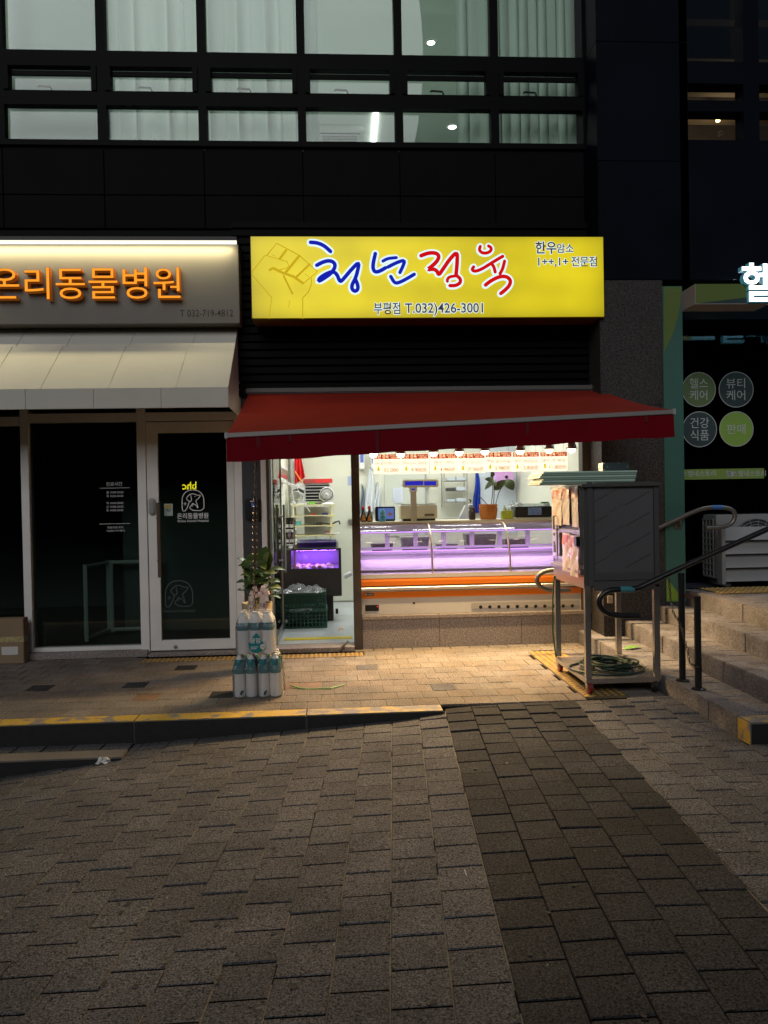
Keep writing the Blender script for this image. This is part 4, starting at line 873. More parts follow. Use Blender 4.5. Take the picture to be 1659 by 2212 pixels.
# price boards
BX = [(203, 403), (405, 607), (615, 815), (817, 1013), (1015, 1210), (1212, 1409), (1411, 1612)]; BT = [(162, 303), (160, 302), (158, 299), (156, 297), (147, 288), (146, 286), (144, 280)]
NAMES = ['LA 갈비 찜/구이', '한우 1++ 꽃등심', '암소 양지', '암소 국거리', '한돈 앞다리살', '돼지 생삼겹살', '돼지 생 목살']; PR = ['33.000', '9.900원', '4.980원', '27.000원', '3.980원', '13.800원', '11.800원']
LAB = ['leftmost of the row, first from the bronze post', 'second of the row from the bronze post', 'third of the row, above the wire rack', 'fourth of the row, in the middle', 'fifth of the row, above the purple roll', 'sixth of the row, next to last', 'rightmost of the row, nearest the granite pier']
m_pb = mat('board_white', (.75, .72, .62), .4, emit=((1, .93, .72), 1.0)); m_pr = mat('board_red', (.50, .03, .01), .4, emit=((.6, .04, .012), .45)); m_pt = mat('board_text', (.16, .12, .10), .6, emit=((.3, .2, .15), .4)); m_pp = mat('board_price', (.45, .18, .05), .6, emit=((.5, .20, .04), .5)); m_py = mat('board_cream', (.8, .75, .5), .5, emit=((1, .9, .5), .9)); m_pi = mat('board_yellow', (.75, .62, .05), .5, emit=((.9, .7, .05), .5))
for k in range(7):
    y_ = .0; a, c = at(*c8(BX[k][0], BT[k][0]), y=y_), at(*c8(BX[k][1], BT[k][1]), y=y_); w_ = c.x-a.x; h_ = a.z-c.z; xm = (a.x+c.x)/2
    pb = thing('price_board', f'small glowing price board, {LAB[k]}', 'price board', (xm, y_, c.z), 'price boards above the counter')
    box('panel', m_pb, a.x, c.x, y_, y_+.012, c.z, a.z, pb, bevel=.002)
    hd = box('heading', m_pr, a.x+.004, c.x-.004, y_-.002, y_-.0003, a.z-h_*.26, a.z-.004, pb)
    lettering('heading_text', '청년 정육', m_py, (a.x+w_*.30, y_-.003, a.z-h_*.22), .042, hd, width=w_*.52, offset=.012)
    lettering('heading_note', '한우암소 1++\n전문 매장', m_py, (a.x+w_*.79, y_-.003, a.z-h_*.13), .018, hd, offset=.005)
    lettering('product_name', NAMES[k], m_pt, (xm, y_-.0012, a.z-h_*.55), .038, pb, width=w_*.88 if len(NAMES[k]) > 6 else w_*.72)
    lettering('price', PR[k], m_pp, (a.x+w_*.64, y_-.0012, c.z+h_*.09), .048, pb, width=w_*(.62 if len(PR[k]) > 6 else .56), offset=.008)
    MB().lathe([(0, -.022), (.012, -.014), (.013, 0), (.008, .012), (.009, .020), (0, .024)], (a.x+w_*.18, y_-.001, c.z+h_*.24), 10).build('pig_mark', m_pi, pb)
    for q in (.12, .88): MB().tube([(a.x+w_*q, y_+.006, a.z), (a.x+w_*q, y_+.006, 2.27)], .0015, 5).build('hanger', m_gray, pb)

# ------------------------------------------------------------------ behind the counter and in the doorway
def rect(fn, x0, y0, x1, y1, d): a, c = fn(x0, y0), fn(x1, y1); p, q = at(*a, y=d), at(*c, y=d); return p.x, q.x, q.z, p.z
def slab(name, m, fn, x0, y0, x1, y1, d, th, parent=None, bevel=0.): a = rect(fn, x0, y0, x1, y1, d); return box(name, m, a[0], a[1], d, d+th, a[2], a[3], parent, bevel)
# chest freezer
fz = thing('glass_freezer', 'dark brown chest freezer with purple lit glass top holding packed meat', 'freezer', (-.1, 1.6, .05))
m_fz = mat('freezer_brown', (.035, .028, .025), .5, noise=(3, .1)); FY = 1.35
xa, xb, z0, z1 = rect(c7, 540, 1332, 1146, 1590, FY); ztop = at(*c7(900, 1140), y=FY).z; xgl = at(*c7(655, 1200), y=FY).x; xgr = at(*c7(1112, 1200), y=FY).x
box('body', m_fz, xa, xb, FY, 2.05, z0, z1, fz, bevel=.004)
box('plinth', m_fz, xa, at(*c7(1062, 1700), y=FY+.1).x, FY+.1, 1.95, .05, z0, fz)
MB().lathe([(.03, -.015), (.03, .015)], (at(*c7(1095, 1610), y=1.6).x, 1.6, .13), 12, axis='x').build('castor', m_black, fz)
zbk = at(*c7(900, 1060), y=2.0).z
MB().prism([(FY, z1), (FY, ztop), (FY+.05, ztop+.03), (2.04, zbk+.02), (2.04, z1)], 'x', xa, xgl-.002).build('side_panel', m_fz, fz)
MB().prism([(FY, z1), (FY, ztop), (2.04, zbk), (2.04, z1)], 'x', xgr+.004, xgr+.012).build('side_glass', m_cg, fz)
box('front_rail', m_fz, xgl, xgr+.03, FY, FY+.02, ztop-.008, ztop+.012, fz); box('corner_post', m_fz, xgr+.002, xgr+.03, FY, FY+.02, z1, ztop-.008, fz); box('back_wall', m_inner, xgl, xgr, 2.02, 2.04, z1-.25, zbk, fz)
box('front_glass', m_cg, xgl, xgr, FY+.004, FY+.01, z1, ztop-.01, fz)
MB().hexa([(xgl, FY+.02, ztop), (xgr, FY+.02, ztop), (xgr, 2.03, zbk), (xgl, 2.03, zbk), (xgl, FY+.02, ztop+.006), (xgr, FY+.02, ztop+.006), (xgr, 2.03, zbk+.006), (xgl, 2.03, zbk+.006)]).build('lid_glass', m_cg, fz)
MB().hexa([(xgl-.03, FY+.03, ztop+.012), (xgl+.01, FY+.03, ztop+.012), (xgl+.03, 2.03, zbk+.01), (xgl-.01, 2.03, zbk+.01), (xgl-.03, FY+.03, ztop+.03), (xgl+.01, FY+.03, ztop+.03), (xgl+.03, 2.03, zbk+.03), (xgl-.01, 2.03, zbk+.03)]).build('lid_rail', m_white, fz)
box('inner_bed', m_inner, xgl, xgr, FY+.02, 2.02, z1-.03, z1-.02, fz)
m_purd = glow('violet_tube', (.36, .12, 1.0), 3.0); box('light_tube', m_purd, xgl+.02, xgr-.02, 1.96, 1.98, zbk-.03, zbk-.012, fz)
area('freezer_light', ((xgl+xgr)/2, 1.93, zbk-.035), (xgr-xgl-.05, .03), 9, (.30, .09, 1.0), (0, -.8, -1))
m_meat = mat('packed_meat', (.62, .34, .36), .3, noise=(30, .25, 9, .3)); rr = random.Random(3)
for k in range(13):
    px, py = xgl+.06+(k % 5)*(xgr-xgl-.1)/4.6+rr.uniform(-.01, .01), FY+.10+(k//5)*.17+rr.uniform(-.02, .02); sx, sy, sz = rr.uniform(.04, .065), rr.uniform(.05, .07), rr.uniform(.025, .05)
    b = MB().lathe([(.2, 0), (.9, .1), (1, .35), (.85, .7), (.45, .95), (0, 1)], (0, 0, 0), 10); b.v = [(px+v[0]*sx*(1+.25*math.sin(v[1]*5+k)), py+v[1]*sy, z1-.018+v[2]*sz*(1+.3*math.sin(v[0]*4+k))) for v in b.v]
    tag(b.build('meat_pack', m_meat, smooth='all'), 'film wrapped pack of meat lying in the purple lit freezer', 'meat', 'packs of meat in the freezer')
m_blu = mat('board_blue_grey', (.36, .45, .52), .4)
cbd = box('cutting_board', m_blu, xgl+.06, xgr-.02, 1.75, 2.0, zbk+.012, zbk+.028, bevel=.006); tag(cbd, 'blue grey board lying on the freezer lid', 'board'); cbd.rotation_euler = (R(-4), 0, 0)
kn = MB().prism([(.0, 0), (.28, .012), (.34, .0), (.3, -.03), (.05, -.03)], 'z', 0, .012); kn.v = [(xgl+.17+v[0]*.75, 1.72+v[1], zbk+.03+v[2]) for v in kn.v]; tag(kn.build('serving_paddle', mat('paddle_blue', (.28, .36, .42), .4), bevel=.003), 'rounded blue grey paddle resting on the board above the freezer', 'paddle')
# green crates with bags
m_crate = mat('crate_green', (.025, .10, .065), .5, noise=(8, .15))
def crate(x0, x1, y0, y1, z0, z1, label):
    t = thing('plastic_crate', label, 'crate', ((x0+x1)/2, (y0+y1)/2, z0), 'green crates by the freezer')
    for nm, (sx0, sx1, sy) in (('front_side', (x0, x1, y0)), ('back_side', (x0, x1, y1-.014))):
        b = MB(); n = 12; wv = (sx1-sx0)/n
        b.box(sx0, sx1, sy, sy+.014, z1-.035, z1).box(sx0, sx1, sy, sy+.014, z0, z0+.022)
        for k in range(n+1): b.box(max(sx0, sx0+k*wv-.006), min(sx1, sx0+k*wv+.006), sy+.001, sy+.013, z0+.022, z1-.035)
        for q in range(1, 4): zc = z0+.022+(z1-z0-.057)*q/4; b.box(sx0, sx1, sy+.002, sy+.012, zc-.005, zc+.005)
        b.build(nm, m_crate, t)
    for xx in (x0, x1-.014):
        b = MB().box(xx, xx+.014, y0+.014, y1-.014, z1-.035, z1).box(xx, xx+.014, y0+.014, y1-.014, z0, z0+.022)
        for k in range(9): yy = y0+.014+(y1-y0-.028)*k/8; b.box(xx+.001, xx+.013, yy-.006, yy+.006, z0+.022, z1-.035)
        b.build('end_side', m_crate, t)
    box('crate_floor', m_crate, x0+.014, x1-.014, y0+.014, y1-.014, z0+.002, z0+.012, t)
    return t
xa, xb, z0, z1 = rect(c7, 553, 1560, 992, 1705, 1.0); xa2, xb2, _, z2 = rect(c7, 560, 1705, 1003, 1855, .97)
crate(xa, xb, 1.0, 1.30, z0+.002, z1, 'upper green crate with clear film heaped over it beside the freezer'); crate(xa2, xb2, .97, 1.28, .047, z0, 'lower green crate on the shop floor under another crate')
m_film = pane_mat('clear_film', (.92, .93, .95), 1.5, .12, .28, (.75, .75, .8))
def crumple(name, label, x0, x1, y0, y1, z, h, seed, cat='bag', m=None):
    rr = random.Random(seed); ph = [rr.uniform(0, 6) for _ in range(8)]
    def fn(u, v):
        e = min(u, 1-u, v, 1-v)*4; e = min(1, e)
        d = h*e*(.55+.25*math.sin(u*13+ph[0]+3*v)+.2*math.sin(v*15+ph[1]-4*u)+.18*math.sin(u*29+v*21+ph[2])+.12*math.sin(u*47-v*33+ph[3]))
        return (x0+(x1-x0)*u+.012*math.sin(v*12+ph[4]), y0+(y1-y0)*v+.012*math.sin(u*11+ph[5]), z+d)
    return tag(MB().grid(fn, 22, 16).build(name, m or m_film, smooth=False, fixn=False), label, cat)
crumple('plastic_bag', 'crumpled clear plastic heaped on the upper green crate', xa-.02, xb-.02, .98, 1.3, z1-.005, .075, 1)
p0, p1, p2, p3 = at(*c7(605, 1865), z=.05), at(*c7(808, 1862), z=.05), at(*c7(865, 1705), y=.95), at(*c7(640, 1720), y=.95)
def bagf(u, v):
    p = p0.lerp(p1, u).lerp(p3.lerp(p2, u), v); return (p.x, p.y-.02-.012*math.sin(u*9+v*5)-.008*math.sin(u*21-v*13), p.z+.004)
tag(MB().grid(bagf, 16, 14).build('plastic_bag', m_film, fixn=False), 'clear plastic bag hanging down in front of the lower green crate', 'bag')
crumple('plastic_bag', 'black plastic bag tucked into the right of the lower crate', xb2-.14, xb2-.01, .99, 1.1, z0-.015, .05, 5, m=m_black)
# cream storage rack
rk = thing('storage_rack', 'pale yellow plastic storage rack of four shelves against the back wall', 'rack', (-.05, 2.3, .05)); RY = 2.3
for k, yy in enumerate((970, 1165, 1350, 1525)):
    a, c, zb_, zt0 = rect(c4b, 120, yy-12, 918, yy+18, RY)
    zt0 = max(zb_, zt0); n = 12
    b = MB().box(a, c, RY, RY+.34, zt0-.012, zt0)
    b.prism([(a, zt0), (a, zt0-.028), (a+.08, zt0-.022), (a+.13, zt0-.012), (c-.13, zt0-.012), (c-.08, zt0-.022), (c, zt0-.028), (c, zt0)], 'y', RY-.008, RY-.0005)
    b.build('shelf', m_cream, rk)
    if k < 4:
        for xx in (160, 842):
            q = at(*c4b(xx, yy), y=RY); zl = at(*c4b(xx, (1165, 1350, 1525, 1720)[k]), y=RY).z
            for dy in (.015, .32): MB().tube([(q.x, RY+dy, zl), (q.x, RY+dy, zt0-.012)], .014, 8).build('upright', m_cream, rk)
slab('white_panel', m_white, c4b, 355, 1000, 830, 1510, 2.68, .01, rk)
rz = at(*c4b(500, 958), y=RY).z
# air cooler, fan and things on the rack
a = rect(c4b, 345, 565, 840, 900, 2.46); ac2 = thing('air_cooler', 'white air cooler with black louvred grille on top of the rack', 'air cooler', ((a[0]+a[1])/2, 2.55, rz))
box('casing', m_white, a[0]-.10, a[1], 2.47, 2.63, rz+.002, a[3], ac2, bevel=.02); g = rect(c4b, 380, 600, 815, 885, 2.46); box('grille_hole', m_black, g[0], g[1], 2.462, 2.469, g[2], g[3], ac2)
for k in range(6): q = at(*c4b(500, 632+57*k), y=2.45).z; box('louvre', m_white, g[0], g[1], 2.446, 2.461, q-.003, q+.003, ac2)
fc = at(*c4b(768, 765), y=2.33); fr_ = at(*c4b(895, 765), y=2.33).x-fc.x; fn_ = thing('table_fan', 'round white table fan standing on the rack before the air cooler', 'fan', (fc.x, 2.36, rz))
MB().lathe([(fr_*.92, -.045), (fr_, -.03), (fr_*1.02, .0), (fr_*.9, .05), (fr_*.5, .08), (0, .085)], (fc.x, 2.36, fc.z), 28, axis='y', cap=False).build('housing', m_white, fn_, smooth=True)
MB().disc((fc.x, 2.316, fc.z), fr_*.78, seg=28).build('fan_shadow', mat('fan_grey', (.35, .33, .28), .5), fn_)
b = MB()
for k in range(28): th = k*6.283/28; b.tube([(fc.x+fr_*.16*math.cos(th), 2.312, fc.z+fr_*.16*math.sin(th)), (fc.x+fr_*.5*math.cos(th+.15), 2.308, fc.z+fr_*.5*math.sin(th+.15)), (fc.x+fr_*.8*math.cos(th+.35), 2.312, fc.z+fr_*.8*math.sin(th+.35))], .0018, 4)
b.build('front_guard', m_white, fn_); MB().lathe([(0, -.01), (fr_*.17, -.006), (fr_*.19, .005)], (fc.x, 2.309, fc.z), 16, axis='y').build('hub', m_white, fn_)
MB().lathe([(.085, 0), (.08, .012), (.03, .03), (.025, .05)], (fc.x+.01, 2.36, rz+.002), 18).build('foot', m_white, fn_, smooth=True)
for s_ in (-1, 1): MB().tube([(fc.x+s_*fr_*1.04, 2.36, fc.z+.01), (fc.x+s_*fr_*1.0, 2.36, fc.z-fr_*.6), (fc.x+s_*.02, 2.36, rz+.035)], .009, 6).build('yoke', m_white, fn_)
sb = thing('steel_mixer', 'shiny steel bowl and clamp lying on the left end of the rack top', 'appliance', (at(*c4b(200, 900), y=2.34).x, 2.38, rz)); q = at(*c4b(205, 790), y=2.34)
b = MB().lathe([(0, -.06), (.06, -.05), (.085, -.015), (.085, .01), (.06, .03), (0, .035)], (0, 0, 0), 16); b.v = [(q.x+v[0], 2.38+v[1]*.6, q.z-.01+v[2]) for v in b.v]; b.build('bowl', m_steel, sb, smooth=True)
MB().lathe([(.05, -.012), (.06, 0), (.05, .012)], (q.x-.0, 2.32, q.z), 16, axis='y').build('ring', m_steel, sb, smooth=True); MB().tube([(q.x-.04, 2.38, q.z+.05), (q.x+.04, 2.38, q.z+.075), (q.x+.10, 2.38, q.z+.04)], .018, 8).build('clamp', m_black, sb); box('stand', m_white, q.x-.07, q.x+.13, 2.33, 2.44, rz+.002, rz+.025, sb, bevel=.004)
bxg = slab('green_box', mat('box_lime', (.22, .55, .08), .5), c4b, 440, 900, 556, 945, 2.315, .06); tag(bxg, 'small lime green carton on the rack top below the fan', 'box')
a = rect(c4b, 340, 508, 870, 560, 2.42); rb = thing('red_carton', 'long red carton balanced on top of the air cooler', 'box', ((a[0]+a[1])/2, 2.5, a[2])); m_red = mat('carton_red', (.62, .03, .03), .5); zc_ = at(*c4b(500, 565), y=2.46).z
box('carton', m_red, a[0], a[1], 2.45, 2.57, zc_+.001, zc_+.052, rb, bevel=.003); box('carton_end', mat('carton_dark', (.35, .05, .04), .5), a[0]-.0015, a[0]+.14, 2.4485, 2.4497, zc_+.004, zc_+.05, rb)
for nm, lab, x0, y0, x1, y1, mm in (('red_clip', 'small red clip on the second shelf of the rack', 485, 1105, 565, 1140, m_red), ('blue_roll', 'dark blue roll on the second shelf of the rack', 678, 1095, 790, 1135, mat('roll_blue', (.05, .04, .25), .5)), ('teal_box', 'teal box on the left of the third shelf', 205, 1243, 300, 1325, mat('box_teal', (.15, .55, .50), .5)), ('brown_box', 'dark red box on the third shelf among black cables', 568, 1240, 690, 1295, mat('box_maroon', (.10, .03, .03), .5))):
    z0_ = [at(*c4b(500, yy-12), y=RY).z for yy in (1165, 1350)][0 if y1 < 1200 else 1]; a = rect(c4b, x0, y0, x1, y1, RY+.03); h_ = a[3]-a[2]
    tag(box(nm, mm, a[0], a[1], RY+.03, RY+.13, z0_+.001, z0_+h_, bevel=.005), lab, nm.split('_')[-1])
z3 = at(*c4b(500, 1338), y=RY).z; b = MB(); q = at(*c4b(560, 1300), y=RY+.02); b.tube([(q.x-.02, RY+.02, z3+.02), (q.x+.1, RY+.03, z3+.025), (q.x+.2, RY+.03, z3+.012), (q.x+.25, RY+.03, z3+.04), (q.x+.29, RY+.04, z3+.05), (q.x+.3, RY+.02, z3+.012)], .011, 6); tag(b.build('black_cable', m_black), 'tangle of black cable on the third shelf of the rack', 'cable')
z4 = at(*c4b(500, 1513), y=RY).z; q = at(*c4b(870, 1480), y=RY+.05); dsh = thing('meat_dish', 'white dish with scraps jutting from the right of the fourth shelf', 'dish', (q.x, RY+.05, z4)); MB().lathe([(0, .003), (.05, .003), (.115, .018), (.112, .022), (.05, .008), (0, .008)], (q.x-.02, RY+.1, z4), 20).build('plate', m_white, dsh, smooth=True); MB().lathe([(.06, .01), (.055, .03), (.03, .045), (0, .05)], (q.x-.05, RY+.1, z4), 9).build('scraps', mat('meat_scrap', (.55, .25, .22), .5, noise=(60, .4)), dsh)
# red cloth, poster, pipes, power strip
q0, q1 = at(*c4b(180, 90), y=2.9), at(*c4b(305, 90), y=2.9); e0, e1 = at(*c4b(190, 590), y=2.9), at(*c4b(380, 415), y=2.9)
def clothf(u, v):
    a, c = q0.lerp(e0, v), q1.lerp(Vector((e1.x, e1.y, e1.z-.03)), v); p = a.lerp(c, u); return (p.x, 2.88+.03*math.sin(u*16+v*2)*(.4+v), p.z)
tag(MB().grid(clothf, 24, 10).build('red_parasol', mat('cloth_red', (.72, .02, .025), .8), smooth='all', fixn=False), 'folded red cloth parasol hanging in the back corner above the rack', 'parasol')
a, c = at(*c4b(185, 345), y=2.84), at(*c4b(315, 550), y=2.84); tag(MB().tube([a, c], .011, 8).build('orange_stick', mat('stick_orange', (.85, .22, .03), .5)), 'orange stick leaning across the red cloth', 'stick')
a, c = at(607, 1004, x=-.655), at(622, 1036, x=-.655); ps = thing('food_poster', 'small dark food poster on the left wall just inside the door', 'poster', (-.65, a.y, c.z)); yA, yB = sorted((a.y, c.y)); box('sheet', mat('poster_dark', (.12, .09, .07), .5, ramp2=(25, (.45, .38, .25), .5, .6)), -.659, -.655, yA, yB, c.z, a.z, ps); box('caption', mat('poster_red', (.45, .05, .06), .5), -.6548, -.653, yA, yB, c.z, c.z+.04, ps); box('title', m_white, -.6548, -.653, yA, yB, a.z-.03, a.z, ps)
px_ = at(*c4b(150, 300), y=2.98); tag(MB().tube([(px_.x, 2.98, .05), (px_.x, 2.98, 2.5)], .035, 10).build('corner_pipe', m_white, smooth=True), 'white pipe running up the back left corner of the shop', 'pipe')
q = at(*c4b(60, 545), x=-.655) if False else at(*c4b(60, 545), y=2.0); pw = thing('power_strip', 'white power strip with dangling cord on the left wall', 'power strip', (q.x, 2.0, q.z)); box('strip', m_white, -.659, -.62, 1.7, 2.0, q.z-.02, q.z+.03, pw, bevel=.006); MB().tube([(-.62, 1.98, q.z), (-.55, 1.99, q.z-.06), (-.54, 2.0, q.z-.25), (-.56, 2.0, q.z-.60)], .006, 6).tube([(-.62, 1.9, q.z), (-.5, 1.95, q.z-.05), (-.44, 2.1, q.z-.22), (-.36, 2.25, q.z-.36)], .006, 6).build('cord', m_white, pw)
# cartons with bottles on the left by the freezer
zf_ = at(*c7(650, 1085), y=1.5).z; xL = at(*c7(600, 1050), y=1.5).x
sh2 = thing('side_shelf', 'white side shelf carrying cartons of dark bottles beside the freezer', 'shelf', (xL, 1.5, .05)); xr_ = at(*c7(697, 1050), y=1.5).x
for yy, nm in ((1088, 'shelf_board'), (945, 'shelf_board')): z_ = at(*c7(650, yy), y=1.5).z; box(nm, m_white, -.655, xr_, 1.45, 1.75, z_-.012, z_, sh2)
box('shelf_post', m_steel, xr_-.018, xr_, 1.45, 1.468, .05, at(*c7(650, 850), y=1.5).z, sh2); box('shelf_post', m_steel, -.655, -.635, 1.45, 1.468, .05, at(*c7(650, 850), y=1.5).z, sh2)
m_bot = mat('bottle_brown', (.03, .014, .01), .15, coat=.5); m_cap = mat('cap_black', (.01, .01, .01), .4)
for k, yy in enumerate((1088, 945)):
    z_ = at(*c7(650, yy), y=1.5).z
    for j in range(2):
        xq = xL+.015+j*.055; bt = thing('sauce_bottle', [['dark bottle at the left of the lower side shelf', 'dark bottle at the right of the lower side shelf'], ['dark bottle at the left of the upper side shelf', 'dark bottle at the right of the upper side shelf']][k][j], 'bottle', (xq, 1.5, z_), 'dark bottles on the side shelf')
        MB().lathe([(.022, 0), (.024, .01), (.024, .07), (.010, .095), (.010, .11)], (xq, 1.5, z_+.001), 14).build('bottle_body', m_bot, bt, smooth=True); MB().lathe([(.013, .11), (.013, .128), (0, .129)], (xq, 1.5, z_+.001), 12).build('cap', m_cap, bt); MB().lathe([(.0248, .02), (.0248, .055)], (xq, 1.5, z_+.001), 14, cap=False).build('label', m_white, bt)
    tag(box('carton', mat('carton_pink', (.62, .45, .55), .6) if k == 0 else m_black, xr_-.085, xr_-.02, 1.5, 1.62, z_+.001, z_+.13, bevel=.003), ['pink and white carton on the lower side shelf', 'black carton on the upper side shelf'][k], 'box')
# back door and boots
a = rect(c4b, 558, 440, 1195, 440, 3.04); bd = thing('cold_room_door', 'cream cold room door in the back wall behind the storage rack', 'door', ((a[0]+a[1])/2, 3.04, .05)); xdr_ = xpr+.55
box('leaf', mat('door_cream', (.66, .67, .56), .5), a[0], xdr_, 3.028, 3.048, .06, a[2], bd, bevel=.004); q = at(*c4b(1185, 1260), y=3.0); box('latch', m_steel, q.x-.02, q.x+.06, 2.98, 3.027, q.z-.03, q.z+.03, bd, bevel=.006); q2 = rect(c4b, 1147, 440, 1195, 605, 3.02); box('notice', mat('notice_blue', (.35, .42, .62), .6), q2[0], q2[1]+.02, 3.024, 3.027, q2[2], q2[3], bd)
for k, (bx_, lab) in enumerate(((1165, 'left of the white rubber boots standing by the back wall'), (1205, 'right of the white rubber boots standing by the back wall'))):
    q = at(*c7(bx_, 1500), z=.047); b = MB().lathe([(.05, .0), (.052, .03), (.042, .08), (.045, .2), (.055, .33), (.056, .335), (.048, .335)], (0, 0, 0), 14); b.v = [(q.x+v[0]*.85, q.y+v[1]*(1.5 if v[2] < .06 else 1)-(.03 if v[2] < .06 else 0), .047+v[2]) for v in b.v]
    bt = thing('rubber_boot', lab, 'boot', (q.x, q.y, .047), 'pair of boots'); b.build('boot', mat('boot_white', (.60, .66, .74), .4), bt, smooth=True); MB().lathe([(.0565, .32), (.0575, .335), (.05, .337)], (q.x, q.y, .047), 14).build('rim', mat('boot_rim', (.2, .45, .6), .5), bt)
# white bracket (phone/rubbish bag holder) beside the post
q = at(*c7(1200, 1385), y=1.9); tag(MB().tube([(q.x-.04, 1.9, q.z-.02), (q.x+.05, 1.9, q.z+.02)], .03, 10).build('paper_cup_stack', m_white, smooth=True), 'short stack of white cups poking out beside the bronze post', 'cups')
# ------------------------------------------------------------------ on the counter
TZ = gz1+.0265
def onshelf(fn, x, y=.62): return at(*fn(x, 640), y=y).x
m_glassb = pane_mat('bottle_clear', (.85, .93, .97), 1.45)
for k, xx in enumerate((129, 175)):
    x_ = onshelf(c8, xx); bt = thing('red_cap_bottle', ['red capped sauce bottle on the counter next to the bronze post', 'red capped sauce bottle on the counter, second from the bronze post'][k], 'bottle', (x_, .6, TZ), 'sauce bottles on the counter')
    MB().lathe([(.030, 0), (.033, .012), (.033, .045), (.022, .085), (.012, .115), (.012, .13)], (x_, .6, TZ), 16).build('bottle_body', m_bot, bt, smooth=True)
    MB().lathe([(.015, .125), (.015, .152), (.010, .158), (0, .158)], (x_, .6, TZ), 12).build('cap', m_red, bt)
    MB().prism([(x_-.022, TZ+.012), (x_+.022, TZ+.012), (x_+.022, TZ+.035), (x_, TZ+.08), (x_-.022, TZ+.035)], 'y', .564, .5655).build('label', mat('sauce_label', (.42, .12, .03), .5, ramp2=(60, (.65, .45, .12), .5, .6)), bt)
x_ = onshelf(c8, 270); sp = thing('spray_bottle', 'clear spray bottle of blue liquid with black pump on the counter', 'bottle', (x_, .6, TZ))
MB().lathe([(.030, 0), (.032, .01), (.032, .09), (.018, .115), (.012, .125)], (x_, .6, TZ), 16).build('bottle_body', mat('blue_liquid', (.10, .42, .55), .15, trans=.3), sp, smooth=True); MB().lathe([(.015, .12), (.015, .165), (.008, .18)], (x_, .6, TZ), 12).build('pump', m_black, sp); MB().prism([(-.03, .18), (.012, .18), (.012, .2), (-.008, .205), (-.03, .2)], 'y', -.01, .01).build('nozzle', m_cw, sp).location = (0, 0, 0)
sp.children[-1].data.transform(Matrix.Translation((x_-(sp.location.x)+sp.location.x, .6-sp.location.y+sp.location.y, TZ)))
lettering('label_text', 'DOLA', m_vin, (x_, .566, TZ+.06), .018, sp, offset=.01)
a = rect(c8, 215, 545, 362, 640, .72); tb = thing('order_tablet', 'black tablet screen with blue display standing on the counter', 'tablet', ((a[0]+a[1])/2, .72, TZ)); box('frame', m_black, a[0], a[1], .72, .74, TZ, a[3], tb, bevel=.006); s_ = rect(c8, 300, 560, 355, 632, .718); box('screen', glow('tablet_blue', (.10, .15, .40), .9), a[0]+.03, a[1]-.012, .7175, .7195, TZ+.02, a[3]-.014, tb); q = rect(c8, 312, 588, 335, 608, .716); box('screen_badge', mat('badge_red', (.5, .15, .1), .5), q[0], q[1], .7165, .7174, q[2], q[3], tb)
# weighing scale with display on a pole
a = rect(c8, 400, 528, 670, 632, .58); sc = thing('weighing_scale', 'cream shop scale with a blue display raised on a pole, on the counter', 'scale', ((a[0]+a[1])/2, .7, TZ)); m_scl = mat('scale_cream', (.68, .62, .45), .4, noise=(4, .04))
MB().prism([(.60, TZ+.02), (.575, TZ+.04), (.60, a[3]-.012), (.88, a[3]-.012), (.88, TZ+.02)], 'x', a[0], a[1]).build('body', m_scl, sc, bevel=.006); box('base', m_black, a[0]+.03, a[1]-.02, .62, .86, TZ, TZ+.0195, sc); box('weighing_plate', m_steel, a[0]+.01, a[1]-.01, .61, .87, a[3]-.006, a[3]+.004, sc, bevel=.003)
b_ = rect(c8, 472, 400, 518, 628, .55); box('pole', mat('pole_cream', (.56, .50, .38), .4), b_[0], b_[1], .54, .572, TZ, b_[3], sc, bevel=.004); q = rect(c8, 415, 349, 676, 401, .545); hd = box('display_head', m_scl, q[0], q[1], .525, .585, q[2], q[3], sc, bevel=.010); lcd = glow('lcd_blue', (.02, .02, .42), 1.0)
for u0, u1 in ((432, 565), (572, 660)): w_ = rect(c8, u0, 360, u1, 388, .524); box('lcd', lcd, w_[0], w_[1], .5235, .5248, w_[2], w_[3], hd)
q = rect(c8, 465, 400, 522, 436, .53); nk = box('neck', m_scl, q[0], q[1], .53, .58, q[2], q[3]-.001, sc, bevel=.004); w_ = rect(c8, 480, 412, 506, 424, .529); box('lcd', lcd, w_[0], w_[1], .5285, .5298, w_[2], w_[3], nk)
q = rect(c8, 575, 596, 645, 612, .57); box('key_strip', mat('keys_brown', (.16, .12, .08), .5), q[0], q[1], .572, .577, q[2], q[3], sc)
# bag, plant, tissue box, tray stack
x_ = onshelf(c8, 924); bg = thing('soap_bottle', 'white pump bottle wrapped in a dark bag on the counter before the blue apron', 'bottle', (x_, .65, TZ)); h_ = rect(c8, 890, 430, 965, 625, .65); MB().lathe([(.03, 0), (.036, .01), (.034, .05), (.038, .08), (.03, .105), (.042, .125), (.036, .123)], (x_, .65, TZ), 11).build('dark_bag', mat('bag_dark', (.05, .035, .028), .25), bg); MB().lathe([(.024, .09), (.025, .15), (.01, .165), (.01, .18)], (x_-.012, .66, TZ), 14).build('bottle_body', mat('bottle_grey', (.55, .58, .6), .4), bg, smooth=True); MB().tube([(x_-.012, .66, TZ+.18), (x_-.012, .66, TZ+.20), (x_-.03, .66, TZ+.202)], .007, 6).build('pump', m_black, bg)
x_ = onshelf(c8, 1044); pp = thing('potted_monstera', 'leafy plant in an orange woven basket pot on the counter', 'plant', (x_, .66, TZ)); PYY = .66
m_bask = mat('woven_basket', (.62, .21, .04), .7, noise=(120, .35), bump=(110, .6, .006)); b = MB(); hp = rect(c8, 980, 527, 1112, 628, PYY); rpx = (hp[1]-hp[0])/2; hh = hp[3]-TZ
